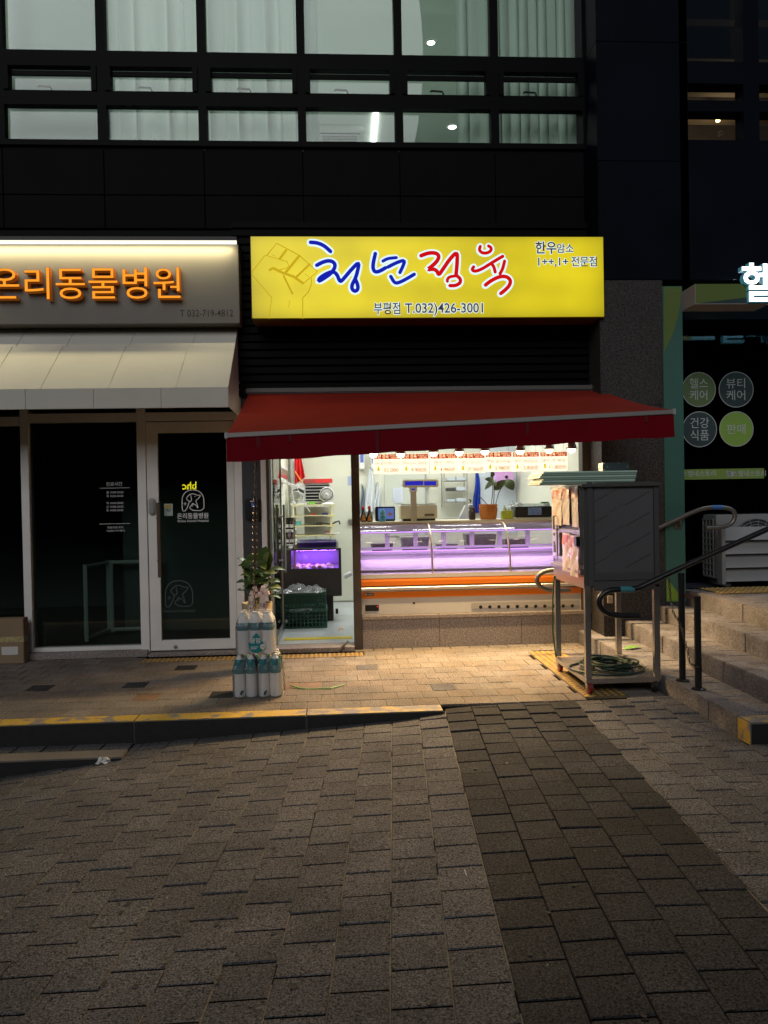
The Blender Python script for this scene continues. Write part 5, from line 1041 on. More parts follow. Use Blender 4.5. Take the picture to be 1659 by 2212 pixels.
MB().lathe([(rpx*.84, 0), (rpx*.95, hh*.25), (rpx, hh*.6), (rpx*1.0, hh*.9), (rpx*1.03, hh), (rpx*.92, hh), (rpx*.9, hh*.85), (0, hh*.85)], (x_, PYY, TZ), 22).build('basket', m_bask, pp, smooth=True)
for k in range(7): MB().tube([(x_+(rpx*(.88+.14*min(1, k/3.5)))*math.cos(t*6.283/20), PYY+(rpx*(.88+.14*min(1, k/3.5)))*math.sin(t*6.283/20), TZ+hh*(.08+.13*k)) for t in range(20)], .0035, 5, closed=True).build('weave_ring', m_bask, pp)
m_leaf = mat('leaf_green', (.055, .085, .02), .4, noise=(15, .2)); m_leaf2 = mat('leaf_pale', (.20, .27, .16), .4, noise=(15, .25)); m_stem = mat('stem_brown', (.10, .085, .04), .6)
def leaf(b, base, tip, wd, up=Vector((0, -.4, 1)), fold=.3, droop=.15, n=8):
    base, tip = Vector(base), Vector(tip); d = tip-base; L = d.length; t = d.normalized(); s_ = t.cross(up).normalized(); nrm = s_.cross(t).normalized(); vs = []; fs = []
    for i in range(n+1):
        u = i/n; w_ = wd*.5*math.sin(math.pi*min(1, u*.93+.05))**.75*(1-.25*u) if i < n else .001; c = base+d*u+nrm*(L*droop*math.sin(math.pi*u))
        vs += [c-s_*w_+nrm*(w_*fold), c, c+s_*w_+nrm*(w_*fold)]
    for i in range(n): o = i*3; fs += [(o, o+1, o+4, o+3), (o+1, o+2, o+5, o+4)]
    return b.add(vs, fs)
for bx_, by_, tx, ty, wd, mm in ((1080, 420, 1165, 350, .09, m_leaf), (1165, 350, 1220, 425, .12, m_leaf), (1075, 355, 1010, 345, .06, m_leaf), (1075, 350, 1012, 420, .06, m_leaf2), (1072, 350, 1095, 400, .04, m_leaf2), (1068, 330, 1060, 285, .06, m_leaf), (1075, 345, 1030, 400, .05, m_leaf2)):
    p0, p1 = at(*c8(bx_, by_), y=PYY), at(*c8(tx, ty), y=PYY-.06); leaf(MB(), p0, p1, wd, Vector((0, -1, .3)), .12, .1).build('leaf', mm, pp, smooth='all', fixn=False)
for pts in (((1075, 530), (1080, 460), (1075, 350)), ((1090, 530), (1110, 450), (1160, 355)), ((1060, 530), (1068, 450), (1070, 300)), ((1030, 530), (995, 490), (965, 465))): MB().tube([at(*c8(*p), y=PYY) for p in pts], .0045, 6).build('stalk', m_stem, pp)
a = rect(c8, 1140, 575, 1217, 622, .62); tb = thing('tissue_box', 'lime yellow tissue box on the counter right of the plant', 'tissue box', ((a[0]+a[1])/2, .66, TZ)); box('carton', mat('tissue_lime', (.50, .56, .04), .5), a[0], a[1], .62, .72, TZ, a[3], tb, bevel=.003); MB().grid(lambda u, v: (a[0]+.03+.06*u, .66+.02*math.sin(u*9), a[3]+.03*v*(1+.4*math.sin(u*7))), 6, 3).build('tissue', m_white, tb, fixn=False); MB().disc(((a[0]+a[1])/2, .6195, a[3]-.018), .008, seg=12).build('emblem', m_cream, tb)
a = rect(c8, 1235, 545, 1500, 606, .60); ts = thing('tray_stack', 'stack of black food trays with a blue label at the right of the counter', 'trays', ((a[0]+a[1])/2, .7, TZ)); box('deck_board', m_steel, a[0]-.03, a[1]+.02, .56, .9, TZ, TZ+.014, ts, bevel=.003); box('black_trays', m_black, a[0], a[1], .60, .82, TZ+.015, a[3]+.0, ts, bevel=.006); q = rect(c8, 1325, 550, 1425, 606, .598); box('blue_label', mat('label_blue', (.22, .33, .62), .5, ramp2=(90, (.1, .16, .4), .5, .55)), q[0], q[1], .5975, .5995, q[2]+.004, q[3], ts); box('clear_lids', pane_mat('lid_film', (.85, .9, .9), 1.5, .05, .25), a[0]+.02, a[1]-.02, .60, .82, a[3]+.001, a[3]+.03, ts); box('green_box', mat('box_green', (.04, .22, .05), .5), a[1]-.10, a[1]-.03, .60, .68, a[3]+.031, a[3]+.045, ts, bevel=.003)
crumple('plastic_tray', 'pale clear container leaning behind the tray stack', *(rect(c8, 1190, 480, 1290, 560, .95)[:2]), .92, 1.05, TZ+.12, .06, 9, 'container')
# back wall things
WY = 3.03
a = rect(c8, 282, 313, 586, 640, WY); bp = thing('back_hatch', 'grey panel hatch on the back wall behind the scale', 'panel', ((a[0]+a[1])/2, WY, a[2])); box('leaf', mat('hatch_grey', (.55, .58, .50), .5), a[0], a[1], WY-.02, WY+.018, .9, a[3], bp, bevel=.004); box('edge', m_gray, a[1]-.012, a[1]+.012, WY-.025, WY-.0205, .9, a[3], bp); q = at(*c8(592, 405), y=WY); box('latch', m_steel, q.x-.015, q.x+.02, WY-.05, WY-.026, q.z-.02, q.z+.02, bp)
q = rect(c8, 343, 406, 420, 515, WY-.03); nt = thing('notice_sheet', 'white paper notice with a cut corner on the grey back hatch', 'paper', (q[0], WY, q[2])); MB().prism([(q[0]+.03, q[2]), (q[1], q[2]), (q[1], q[3]), (q[0], q[3]), (q[0], q[2]+.05)], 'y', WY-.0265, WY-.0245).build('sheet', mat('paper_blueish', (.60, .65, .74), .7), nt)
for k in range(9): box('text_line', mat('paper_ink', (.42, .46, .55), .7), q[0]+.015, q[1]-.02-.03*((k*7) % 3)/2, WY-.0285, WY-.0268, q[3]-.03-.022*k-.003, q[3]-.03-.022*k, nt)
def apron(x, yt, yb, wt, wb, m, label, nm='apron'):
    a = at(*c8(x, yt), y=2.97); c = at(*c8(x, yb), y=2.97); s_ = .2976*10/1662
    def fn(u, v):
        w_ = (wt+(wb-wt)*v**.7)*s_; return (a.x+(u-.5)*w_+.01*math.sin(v*6), 2.97+.025*math.sin(u*14+v*3)*(.3+v), a.z+(c.z-a.z)*v)
    t = thing(nm, label, 'apron', (a.x, 2.97, c.z)); MB().grid(fn, 18, 10).build('cloth', m, t, smooth='all', fixn=False); MB().tube([(a.x, 3.04, a.z+.02), (a.x, 2.95, a.z+.015), (a.x, 2.945, a.z+.03)], .008, 6).build('hook', m_white, t)
m_ap = mat('apron_white', (.70, .74, .76), .7); apron(178, 265, 580, 14, 90, m_ap, 'long white apron hanging on the back wall left of the hatch'); apron(235, 382, 560, 22, 60, m_ap, 'short white apron hanging right of the long one'); apron(123, 390, 590, 12, 40, mat('apron_slate', (.22, .27, .33), .8), 'slate blue apron hanging by the bronze post'); apron(955, 300, 590, 22, 62, mat('apron_blue', (.012, .05, .42), .6), 'bright blue apron hanging behind the plant')
for k, (u0, v0, u1, v1) in enumerate(((100, 150, 140, 272), (185, 165, 207, 272))):
    q = rect(c8, u0, v0, u1, v1, 2.94); cbx = thing('control_box', ['white control box with blue face high on the back wall by the post', 'white control box with blue face high on the back wall, right of its twin'][k], 'control box', (q[0], 2.95, q[2])); box('case', m_white, q[0], q[1], 2.94, 3.03, q[2], q[3], cbx, bevel=.006); box('face', mat('face_blue', (.10, .16, .50), .5), q[0]+.012, q[1]-.012, 2.9375, 2.9395, q[2]+(q[3]-q[2])*.4, q[3]-.01, cbx)
a = rect(c8, 716, 305, 886, 520, 2.72); wr = thing('wire_rack', 'chrome wire rack with trays on the back wall behind the price boards', 'rack', ((a[0]+a[1])/2, 2.8, a[2]))
for xx in (a[0], a[1]): MB().tube([(xx, 2.72, a[2]-.05), (xx, 2.72, a[3]), (xx, 2.78, a[3]+.04), (xx, 2.95, a[3]+.04), (xx, 2.98, a[2]-.05)], .009, 6).build('side_frame', m_steel, wr, smooth=True)
for yy in (358, 432, 513):
    z_ = at(*c8(800, yy), y=2.72).z; b = MB()
    for k in range(8): b.tube([(a[0], 2.72+k*.036, z_), (a[1], 2.72+k*.036, z_)], .004, 5)
    b.build('wire_shelf', m_steel, wr)
    for k, (u0, u1, hgt) in enumerate((((735, 800, 26), (805, 880, 34)))):
        q = rect(c8, u0, yy-hgt, u1, yy, 2.75); tag(box('food_tray', [mat('tray_dark', (.06, .06, .06), .5), mat('tray_clear', (.5, .56, .6), .3)][k if yy == 432 else 1], q[0], q[1], 2.75, 2.9, z_+.005, z_+.005+(q[3]-q[2])*.8, bevel=.006), f"{['left', 'right'][k]} tray on the {['upper', 'middle', 'lower'][(358, 432, 513).index(yy)]} shelf of the wire rack", 'tray', 'trays on the wire rack')
q = at(*c8(1160, 330), y=2.85); rr_ = at(*c8(1215, 330), y=2.85).x-q.x; pr_ = thing('purple_roll', 'big lilac roll of film with a black core on the back wall', 'roll', (q.x, 2.9, q.z-rr_)); MB().lathe([(rr_*.2, -.10), (rr_, -.10), (rr_, .15)], (q.x, 2.88, q.z), 28, axis='y').build('roll', mat('film_lilac', (.62, .33, .66), .4), pr_, smooth=True); MB().lathe([(0, -.112), (rr_*.2, -.112), (rr_*.21, -.095)], (q.x, 2.88, q.z), 16, axis='y').build('core', m_black, pr_); MB().grid(lambda u, v: (q.x-rr_*.3-rr_*1.1*u, 2.86-.02*math.sin(u*4), q.z+rr_*.8-rr_*1.5*v*(1-.2*u)), 6, 6).build('loose_film', MATS['film_lilac'], pr_, fixn=False)
q = rect(c8, 1335, 270, 1410, 435, 2.98); eb = thing('fuse_box', 'white fuse box with coloured labels high on the tiled wall', 'fuse box', (q[0], 3.0, q[2])); box('case', m_white, q[0]+.03, q[1], 2.975, 3.03, q[2], q[3], eb, bevel=.006); u = rect(c8, 1362, 285, 1380, 375, 2.97); box('red_label', mat('label_orange', (.65, .22, .12), .6), u[0], u[1], 2.97, 2.9745, u[2], u[3], eb); u = rect(c8, 1336, 285, 1352, 372, 2.97); box('yellow_label', mat('label_gold', (.6, .45, .12), .6), u[0], u[1], 2.99, 2.996, u[2], u[3], eb)
q = at(*c8(1320, 430), y=3.0); e = at(*c8(1318, 600), y=3.0); tag(MB().tube([(at(*c8(1408, 430), y=3.0).x, 3.0, q.z), (q.x, 3.0, q.z), (e.x, 3.0, 1.0)], .016, 8).build('wall_conduit', m_white, smooth=True), 'white conduit running down the tiled wall from the fuse box', 'conduit')
b = MB()
for u in (1436, 1442): b.tube([at(*c8(u, 270), y=2.9), at(*c8(u+3, 400), y=2.9), at(*c8(1448, 520), y=2.9)], .006, 6)
tag(b.build('hanging_cable', m_gray), 'grey cables hanging down behind the tray stack', 'cable')
b = MB().prism([(0, 0), (.12, .16), (.16, .14), (.24, 0)], 'x', 0, .12); o_ = at(*c8(1110, 560), y=1.6); b.v = [(o_.x+v[1]*.6, 1.6+v[0]*.4, TZ-.12+v[2]*1.6) for v in b.v]; tag(b.build('meat_slicer', mat('slicer_grey', (.42, .46, .5), .35, metal=.5), bevel=.004), 'grey meat slicer standing behind the basket pot', 'slicer')
q = at(*c8(870, 590), y=1.3); b = MB().box(-.07, .07, -.06, .06, -.2, -.03).prism([(-.06, -.03), (.06, -.03), (.07, .05), (.0, .09)], 'y', -.05, .05); b.v = [(q.x+v[0], 1.3+v[1], q.z+v[2]) for v in b.v]; tag(b.build('label_printer', mat('printer_grey', (.45, .47, .47), .4), bevel=.004), 'grey label printer behind the counter left of the dark bag', 'printer')

# ------------------------------------------------------------------ steel steamer cart
CY0, CY1 = -1.90, -1.13; cxl = at(1262, 1150, y=CY0).x; cxr = at(1425, 1150, y=CY0).x
m_ss = mat('stainless', (.46, .44, .42), .26, metal=.88, noise=(40, .06)); m_ssd = mat('film_grey', (.095, .092, .096), .45, spec=.4, noise=(1.5, .1)); m_ssk = mat('dark_steel', (.19, .185, .185), .34, metal=.7)
ztop = at(1262, 1042, y=CY0).z; zbot = at(1262, 1272, y=CY0).z; zsh = at(1340, 1462, y=CY0).z
ct = thing('steamer_cart', 'tall stainless steel steamer cabinet on a wheeled stand beside the steps', 'cart', ((cxl+cxr)/2, (CY0+CY1)/2, 0))
box('cabinet', m_ssk, cxl+.004, cxr-.02, CY0+.015, CY1-.01, zbot+.005, ztop-.035, ct, bevel=.003)
a = rect(c7b, 672, 250, 1280, 1130, CY0+.01); fp = box('film_panel', m_ssd, a[0], a[1], CY0+.008, CY0+.0145, a[2], a[3], ct)
def c7w(x, y): p = at(*c7b(x, y), y=CY0+.006); return p.x, p.z
for x0, y0, x1, y1 in ((675, 400, 805, 330), (990, 438, 1238, 297), (685, 610, 808, 543), (995, 652, 1243, 510), (688, 825, 812, 755), (1000, 862, 1247, 718), (692, 1036, 820, 965), (1002, 1072, 1250, 935)):
    stroke(MB(), [(x0, y0), (x1, y1)], .0022, c7w, CY0+.0075, .2, 0, 6).build('film_stripe', mat('film_ink', (.008, .008, .01), .5), fp, fixn=False)
for x0, y0 in ((815, 330), (815, 530), (820, 745), (825, 955)):
    p = c7w(x0, y0); vs, fs = text_mesh('STAINLESS STEEL', .017, align='LEFT'); th = R(29); MB().add([(p[0]+v[0]*math.cos(th)-v[2]*math.sin(th), CY0+.0072, p[1]+v[0]*math.sin(th)+v[2]*math.cos(th)) for v in vs], fs).build('film_print', mat('film_ink_faint', (.05, .05, .05), .6), fp, fixn=False)
for nm, (u0, v0, u1, v1) in (('front_stile', (600, 200, 672, 1270)), ('front_stile', (1282, 200, 1345, 1270)), ('front_rail', (672, 1134, 1282, 1205)), ('front_rail', (672, 1208, 1282, 1300)), ('front_rail', (672, 205, 1282, 248))):
    q = rect(c7b, u0, v0, u1, v1, CY0); box(nm, m_ssk, q[0], q[1], CY0, CY0+.014, q[2], q[3], ct, bevel=.002)
for k in range(8):
    q = at(*c7b(690+82*k, 218), y=CY0-.001); MB().add([(q.x+.016*math.cos(R(180+t*18)), CY0-.0012, q.z+.012*math.sin(R(180+t*18))) for t in range(11)], [tuple(range(11))]).build('vent_scallop', mat('scallop_pale', (.30, .25, .23), .4), ct)  # vent holes as pale half-discs; the light inside is put into the colour
for xx in (cxl, cxr-.045):
    for yy in (CY0, CY1-.04):
        box('leg', m_ss, xx, xx+.04, yy, yy+.04, zsh-.01 if yy == CY0 else zsh, zbot+.02, ct, bevel=.003)
box('bottom_shelf', m_ss, cxl+.002, cxr-.007, CY0+.002, CY1-.002, zsh-.045, zsh-.012, ct, bevel=.003)
box('top_plate', m_ss, cxl-.02, cxr+.01, CY0-.02, CY1+.02, ztop-.033, ztop-.012, ct, bevel=.003)
# left side (service side) : door with frame, control strip
xs = cxl
def sy(px, py): return at(px, py, x=xs-.005)
dz0, dz1 = zbot+.16, ztop-.04
box('side_panel', m_ss, xs-.006, xs+.003, CY0+.002, CY1-.012, zbot, ztop-.036, ct)
dor = MB().box(xs-.022, xs-.0065, CY0+.03, CY0+.06, dz0, dz1).box(xs-.022, xs-.0065, CY1-.24, CY1-.21, dz0, dz1).box(xs-.022, xs-.0065, CY0+.06, CY1-.24, dz0, dz0+.03).box(xs-.022, xs-.0065, CY0+.06, CY1-.24, dz1-.03, dz1).box(xs-.022, xs-.0065, CY0+.06, CY1-.24, dz0+.21, dz0+.24).build('door', m_ss, ct, bevel=.002)
box('door_window', m_black, xs-.012, xs-.0068, CY0+.06, CY1-.24, dz0+.24, dz1-.03, dor); box('latch', m_black, xs-.05, xs-.023, CY0+.02, CY0+.075, dz0+.13, dz0+.20, dor, bevel=.004)
MB().tube([(xs-.0065, CY1-.20, dz1-.30), (xs-.05, CY1-.20, dz1-.30), (xs-.05, CY1-.20, dz1-.20), (xs-.0065, CY1-.20, dz1-.20)], .008, 6).build('side_handle', m_ss, ct)
cp = box('control_strip', mat('strip_steel', (.6, .57, .54), .3, metal=.8), xs-.016, xs-.0065, CY1-.14, CY1-.03, zbot+.18, ztop-.2, ct)
for k in range(5): box('button', [mat('btn_green', (.02, .18, .07), .4), m_black][0 if k % 3 == 0 else 1], xs-.020, xs-.0162, CY1-.10, CY1-.07, ztop-.33-.065*k, ztop-.31-.065*k, cp)
box('switch', m_black, xs-.021, xs-.0162, CY1-.11, CY1-.07, zbot+.21, zbot+.27, cp)
box('drip_rail', m_ss, xs-.03, xs-.0065, CY0+.01, CY1-.02, zbot+.10, zbot+.125, ct, bevel=.003)
m_rub = mat('castor_red', (.22, .015, .015), .45); m_rubk = mat('castor_black', (.015, .015, .015), .5)
for k, (xx, yy) in enumerate(((cxl+.03, CY0+.03), (cxr-.04, CY0+.03), (cxl+.03, CY1-.03), (cxr-.04, CY1-.03))):
    g0 = .004; r_ = .045; cs = MB().lathe([(r_*.55, -.014), (r_, -.012), (r_, .012), (r_*.55, .014)], (xx, yy, g0+r_), 18, axis='x').build('castor_wheel', m_rub if k != 1 else m_rubk, ct, smooth=True)
    MB().lathe([(0, -.016), (r_*.5, -.016), (r_*.5, .016), (0, .016)], (xx, yy, g0+r_), 14, axis='x').build('hub', m_ss, cs)
    for s_ in (-.022, .018): MB().prism([(yy-.02, g0+r_-.01), (yy+.02, g0+r_-.01), (yy+.03, zsh-.046), (yy-.03, zsh-.046)], 'x', xx+s_, xx+s_+.004).build('castor_fork', m_ss, ct)
# things on and in the cart
fy = [CY0+.02, CY0+.19, CY0+.37, CY0+.55]
m_fly = mat('flyer_print', (.64, .55, .48), .3, coat=.4, ramp2=(16, (.60, .36, .28), .52, .60), noise=(60, .12))
LF = [('upper flyer nearest the cart corner', CY0+.02, CY0+.18, ztop-.31, ztop-.02), ('upper flyer in the middle', CY0+.22, CY0+.40, ztop-.30, ztop-.02), ('upper flyer at the far end', CY0+.42, CY0+.66, ztop-.31, ztop-.03), ('lower flyer nearest the cart corner', CY0+.05, CY0+.22, ztop-.66, ztop-.37), ('lower flyer beside the control strip', CY0+.24, CY0+.42, ztop-.64, ztop-.36)]
for k, (lab, ya, yb, za, zb2) in enumerate(LF):
    t = thing('flyer', f'crinkled plastic sleeved {lab} taped on the cart side', 'flyer', (xs-.03, (ya+yb)/2, za), 'flyers taped to the cart')
    MB().grid(lambda u, v: (xs-.032-.004*math.sin(u*5+k+v*2)-.0015*math.sin(v*17+u*9), ya+(yb-ya)*u, za+(zb2-za)*v), 8, 10).build('sheet', m_fly, t, fixn=False)
    MB().grid(lambda u, v: (xs-.0345-.004*math.sin(u*5+k+v*2)-.0015*math.sin(v*17+u*9), ya+.005+(yb-ya-.01)*u, zb2-.085+.07*v), 8, 3).build('heading_band', mat('flyer_red', (.55, .13, .06), .35, coat=.5), t, fixn=False)
q0, q1 = at(*c7b(110, 150), y=CY0+.1), at(*c7b(1105, 110), y=CY0+.1); zt1 = ztop-.011
xg0, xg1 = q0.x, q1.x; tr = thing('green_tray_stack', 'stack of long pale green trays lying on top of the steel cart', 'trays', ((xg0+xg1)/2, CY0+.3, zt1)); hst = at(*c7b(500, 92), y=CY0+.1).z-zt1
for k in range(6): box('tray', mat('tray_green', (.52, .70, .58), .45) if k % 2 else mat('tray_green_dark', (.28, .40, .31), .5), xg0+.012*(k % 3), xg1-.02*(5-k)/5, CY0+.08, CY0+.42, zt1+hst*k/6+.0008, zt1+hst*(k+1)/6-.0012, tr, bevel=.003)
q = rect(c7b, 930, 30, 1222, 165, CY0+.12); cb_ = thing('photo_carton', 'small dark teal printed carton with a yellow base standing behind the green trays', 'box', ((q[0]+q[1])/2, CY0+.5, zt1)); box('carton', mat('carton_teal', (.035, .06, .065), .5, ramp2=(30, (.5, .5, .48), .62, .66)), q[0], q[1], CY0+.46, CY0+.56, zt1+.04, zt1+.165, cb_, bevel=.003); box('yellow_base', mat('carton_yellow', (.60, .50, .03), .5), q[1]-.11, q[1]+.001, CY0+.40, CY0+.57, zt1+.001, zt1+.039, cb_, bevel=.003)
hs = thing('coiled_hose', 'dark green hose coiled in loops on the bottom shelf of the cart', 'hose', ((cxl+cxr)/2, CY0+.4, zsh)); rr = random.Random(4); pts = []
for t in range(0, 230):
    an = t*6.283/24; kx = 1+.12*math.sin(t*.21); r_ = .155+.025*math.sin(t*.37)
    pts.append(((cxl+cxr)/2+.02+r_*1.0*kx*math.cos(an)+.02*math.sin(t*.11), CY0+.36+r_*1.05*math.sin(an), zsh-.003+.008*(t/24)*.55+.004*math.sin(t*.6)))
MB().tube(pts, .008, 6).build('hose', mat('hose_green', (.012, .03, .015), .35, noise=(8, .4)), hs, smooth=True)
pts = [((cxl+cxr)/2-.02+.27*math.cos(R(t))*(1.0), CY0+.30+.22*math.sin(R(t)), zsh-.004) for t in range(0, 361, 15)]; pts = [(min(max(p[0], cxl-.06), cxr+.02), p[1], p[2]) for p in pts]; MB().tube(pts, .0075, 6).build('outer_loop', MATS['hose_green'], hs, smooth=True)
e0 = at(1201, 1290, y=CY1-.05); MB().tube([(cxl-.01, CY1-.06, zsh+.0), (cxl-.03, CY1-.05, zsh+.2), (cxl-.025, CY1-.05, zbot-.15), (cxl-.01, CY1-.05, zbot+.02)], .006, 6).build('rising_end', mat('hose_lime', (.03, .10, .03), .4), hs, smooth=True)

# ------------------------------------------------------------------ handrails, posts and chains
m_rail = mat('rail_black', (.010, .010, .011), .35, spec=.5); m_railg = mat('rail_grey', (.16, .145, .13), .3, metal=.5); m_teal = mat('grip_teal', (.04, .22, .26), .5)
RYY = -2.06
def P(px, py, y=RYY): return at(px, py, y=y)
def smooth_path(pts, it=2):
    pts = [Vector(p) for p in pts]
    for _ in range(it):
        n = [pts[0]]
        for a, c in zip(pts, pts[1:]): n += [a*.75+c*.25, a*.25+c*.75]
        pts = n+[pts[-1]]
    return pts
hr = thing('black_handrail', 'black tubular handrail with a curled end climbing the steps in front', 'handrail', (2.27, RYY, .12))
path = [P(1381, 1330), P(1340, 1330), P(1312, 1326), P(1296, 1312), P(1293, 1300), P(1298, 1286), P(1314, 1275), P(1340, 1273), P(1372, 1273), P(1395, 1263), P(1430, 1246), P(1470, 1227), P(1560, 1187), P(1700, 1124)]
MB().tube(smooth_path(path), .0195, 12).build('rail', m_rail, hr, smooth=True)
MB().tube([P(1339, 1273), P(1369, 1273)], .0204, 12).build('grip_band', m_teal, hr)
tp = P(1458, 1238); bp_ = at(*[1371.5+.1736*530, 1261.8+.1736*1170], z=.12)
MB().tube([(bp_.x, RYY, .12), (bp_.x, RYY, tp.z)], .0215, 12).build('post', m_rail, hr, smooth=True); MB().lathe([(.045, 0), (.045, .006), (.026, .012)], (bp_.x, RYY, .1205), 16).build('base_flange', m_rail, hr)
p2 = at(1371.5+.1736*790, 1261.8+.1736*1310, z=.12); t2 = at(1504, 1288, y=p2.y)
sp_ = thing('short_post', 'short black post in front of the handrail with a chain wound round it', 'post', (p2.x, p2.y, .12)); MB().tube([(p2.x, p2.y, .12), (p2.x, p2.y, t2.z)], .0215, 12).build('post', m_rail, sp_, smooth=True); MB().lathe([(.045, 0), (.045, .006), (.026, .012)], (p2.x, p2.y, .1205), 16).build('base_flange', m_rail, sp_); MB().tube([(p2.x, p2.y, t2.z-.02), (bp_.x+.02, RYY-.02, t2.z-.02)], .015, 8).build('cross_bar', mat('bar_rust', (.10, .045, .03), .6), sp_)
WYR = -.42
wr_ = thing('wall_handrail', 'grey tubular handrail with curled ends fixed along the pier and green panel', 'handrail', (2.4, WYR, .6))
path = [P(1232, 1274, WYR), P(1200, 1277, WYR), P(1172, 1272, WYR), P(1158, 1256, WYR), P(1164, 1240, WYR), P(1182, 1232, WYR), P(1212, 1230, WYR), P(1236, 1226, WYR), P(1300, 1196, WYR), P(1430, 1137, WYR), P(1500, 1104, WYR), P(1530, 1096, WYR), P(1568, 1096, WYR), P(1586, 1103, WYR), P(1588, 1118, WYR), P(1580, 1132, WYR), P(1560, 1140, WYR), P(1524, 1141, WYR)]
MB().tube(smooth_path(path), .0195, 12).build('rail', m_railg, wr_, smooth=True)
for u, v in ((1199, 1216), (1537, 1561)):
    a = P(u, 1231 if u < 1300 else 1096, WYR); c = P(v, 1230 if u < 1300 else 1096, WYR); MB().tube([a, c], .0204, 12).build('grip_band', m_teal if u < 1300 else mat('grip_blue', (.03, .12, .35), .5), wr_)
q = P(1470, 1120, WYR); MB().tube([(q.x, WYR, q.z), (q.x, WYR, q.z-.05), (q.x, PYF-.015, q.z-.06)], .010, 8).build('bracket', m_railg, wr_); box('bracket_plate', m_railg, q.x-.035, q.x+.035, PYF-.018, PYF-.0125, q.z-.10, q.z-.02, wr_, bevel=.003)
m_chain = mat('chain_steel', (.16, .13, .10), .4, metal=.9)
def chain(pts, L=.026, wd=.008, r=.0022):
    """links strung along a path, every other one turned"""
    pts = [Vector(p) for p in pts]; b = MB(); seglen = [(c-a).length for a, c in zip(pts, pts[1:])]; tot = sum(seglen); n = max(2, int(tot/(L*.8)))
    for k in range(n):
        s_ = (k+.5)*tot/n; i = 0
        while i < len(seglen)-1 and s_ > seglen[i]: s_ -= seglen[i]; i += 1
        a, c = pts[i], pts[i+1]; p = a.lerp(c, min(1, s_/max(seglen[i], 1e-6))); d = (c-a).normalized(); sd = d.cross(Vector((0, 1, 0)) if abs(d.y) < .9 else Vector((1, 0, 0))).normalized()
        if k % 2: sd = d.cross(sd).normalized()
        b.tube([p+d*(L*.5*math.cos(R(t)))+sd*(wd*.5*(1.2 if abs(math.cos(R(t))) < .75 else .9)*math.sin(R(t))) for t in range(0, 360, 40)], r, 4, closed=True)
    return b
zt2 = at(1440, 1216, y=RYY).z
tag(chain([P(1445, 1248, RYY+.1), P(1449, 1300, RYY+.1), P(1455, 1325, RYY+.03), P(1468, 1345, RYY-.03), P(1484, 1400, p2.y+.08), P(1490, 1432, p2.y+.04), P(1500, 1442, p2.y-.024), P(1508, 1441, p2.y-.026), P(1500, 1436, p2.y+.0), P(1493, 1433, p2.y)], .03, .013, .0028).build('post_chain', m_chain), 'dark chain draped from the handrail post to the short post', 'chain')
# ------------------------------------------------------------------ neighbouring health shop at right
hsf = thing('health_shop_front', 'dark glazed front of the health shop with green jamb and round stickers', 'shopfront', (4, 0, .5))
m_gp = mat('jamb_green', (.040, .125, .098), .5, noise=(3, .06)); m_lime = mat('lime_green', (.20, .32, .03), .5); m_gd = mat('lime_dark', (.11, .16, .03), .5)
gxl, gxr = at(1435.5, 1000, y=PYF-.012).x, at(1478, 1000, y=PYF-.012).x; gzb = at(1440, 1301, y=PYF).z; gzt = at(1440, 619, y=PYF).z
jb = box('green_jamb', m_gp, gxl, gxr, PYF-.012, .1, max(gzb, .386), gzt, hsf)
def c5w(x, y): p = at(*c5(x, y), y=PYF-.014); return p.x, p.z
pl_ = [c5w(*p) for p in ((556, 318), (680, 318), (675, 400), (655, 520), (620, 640), (556, 780))]; MB().prism(pl_, 'y', PYF-.0155, PYF-.0125).build('lime_curve', m_gd, jb)
p3c = lambda x, y: (lambda p: (p.x, p.z))(at(1316.6+.2232*x, 932.6+.2232*y, y=PYF-.014)); MB().prism([p3c(*p) for p in ((553, 1432), (570, 1434), (640, 1530), (730, 1638), (553, 1640))], 'y', PYF-.0155, PYF-.0125).build('lime_corner', m_lime, jb)
m_hg = pane_mat('shop_dark_glass', (.30, .33, .38), 1.5); HG = .26
box('glass', m_hg, gxr-.05, 6.5, HG, HG+.008, .515, 3.0, hsf); box('head_panel', m_navy, gxr, 6.5, -.1, HG+.02, 3.0, 3.3, hsf)
m_ring = mat('ring_white', (.42, .43, .42), .6); m_cteal = mat('circle_teal', (.020, .038, .040), .6); m_cgr = mat('circle_green', (.10, .145, .05), .6); m_clm = mat('circle_lime', (.20, .33, .05), .6)
def c5g(x, y): p = at(*c5(x, y), y=HG-.004); return p.x, p.z
for (x, y, r_, m, tx, sz) in ((800, 1033, 118, m_cgr, '헬스\n케어', .11), (1060, 1033, 121, m_cteal, '뷰티\n케어', .11), (805, 1310, 121, m_cteal, '건강\n식품', .115), (1062, 1308, 119, m_clm, '판매', .105)):
    q = c5g(x, y); rad = c5g(x+r_, y)[0]-q[0]
    s_ = MB().disc((q[0], HG-.0015, q[1]), rad*.965, seg=40).build('round_sticker', m, hsf); MB().disc((q[0], HG-.0025, q[1]), rad, seg=40, inner=rad*.965).build('sticker_ring', m_ring, s_); lettering('sticker_text', tx, m_ring, (q[0], HG-.003, q[1]+(.02 if '\n' in tx else -.04)), sz, s_, width=rad*1.08, offset=.0)
a, c = c5g(690, 1590), c5g(1255, 1652); bd_ = box('lime_band', mat('band_lime', (.17, .25, .05), .6), gxr-.05, c[0], HG-.003, HG-.001, c[1], a[1], hsf)
for xx in (780, 1130): q = c5g(xx, 1635); lettering('band_text', '헬스밸네스토리', m_ring, (q[0], HG-.0045, q[1]), .064, bd_, offset=.004); 
q = c5g(1022, 1622); MB().disc((q[0], HG-.0045, q[1]), .03, seg=18).build('band_emblem', m_ring, bd_)
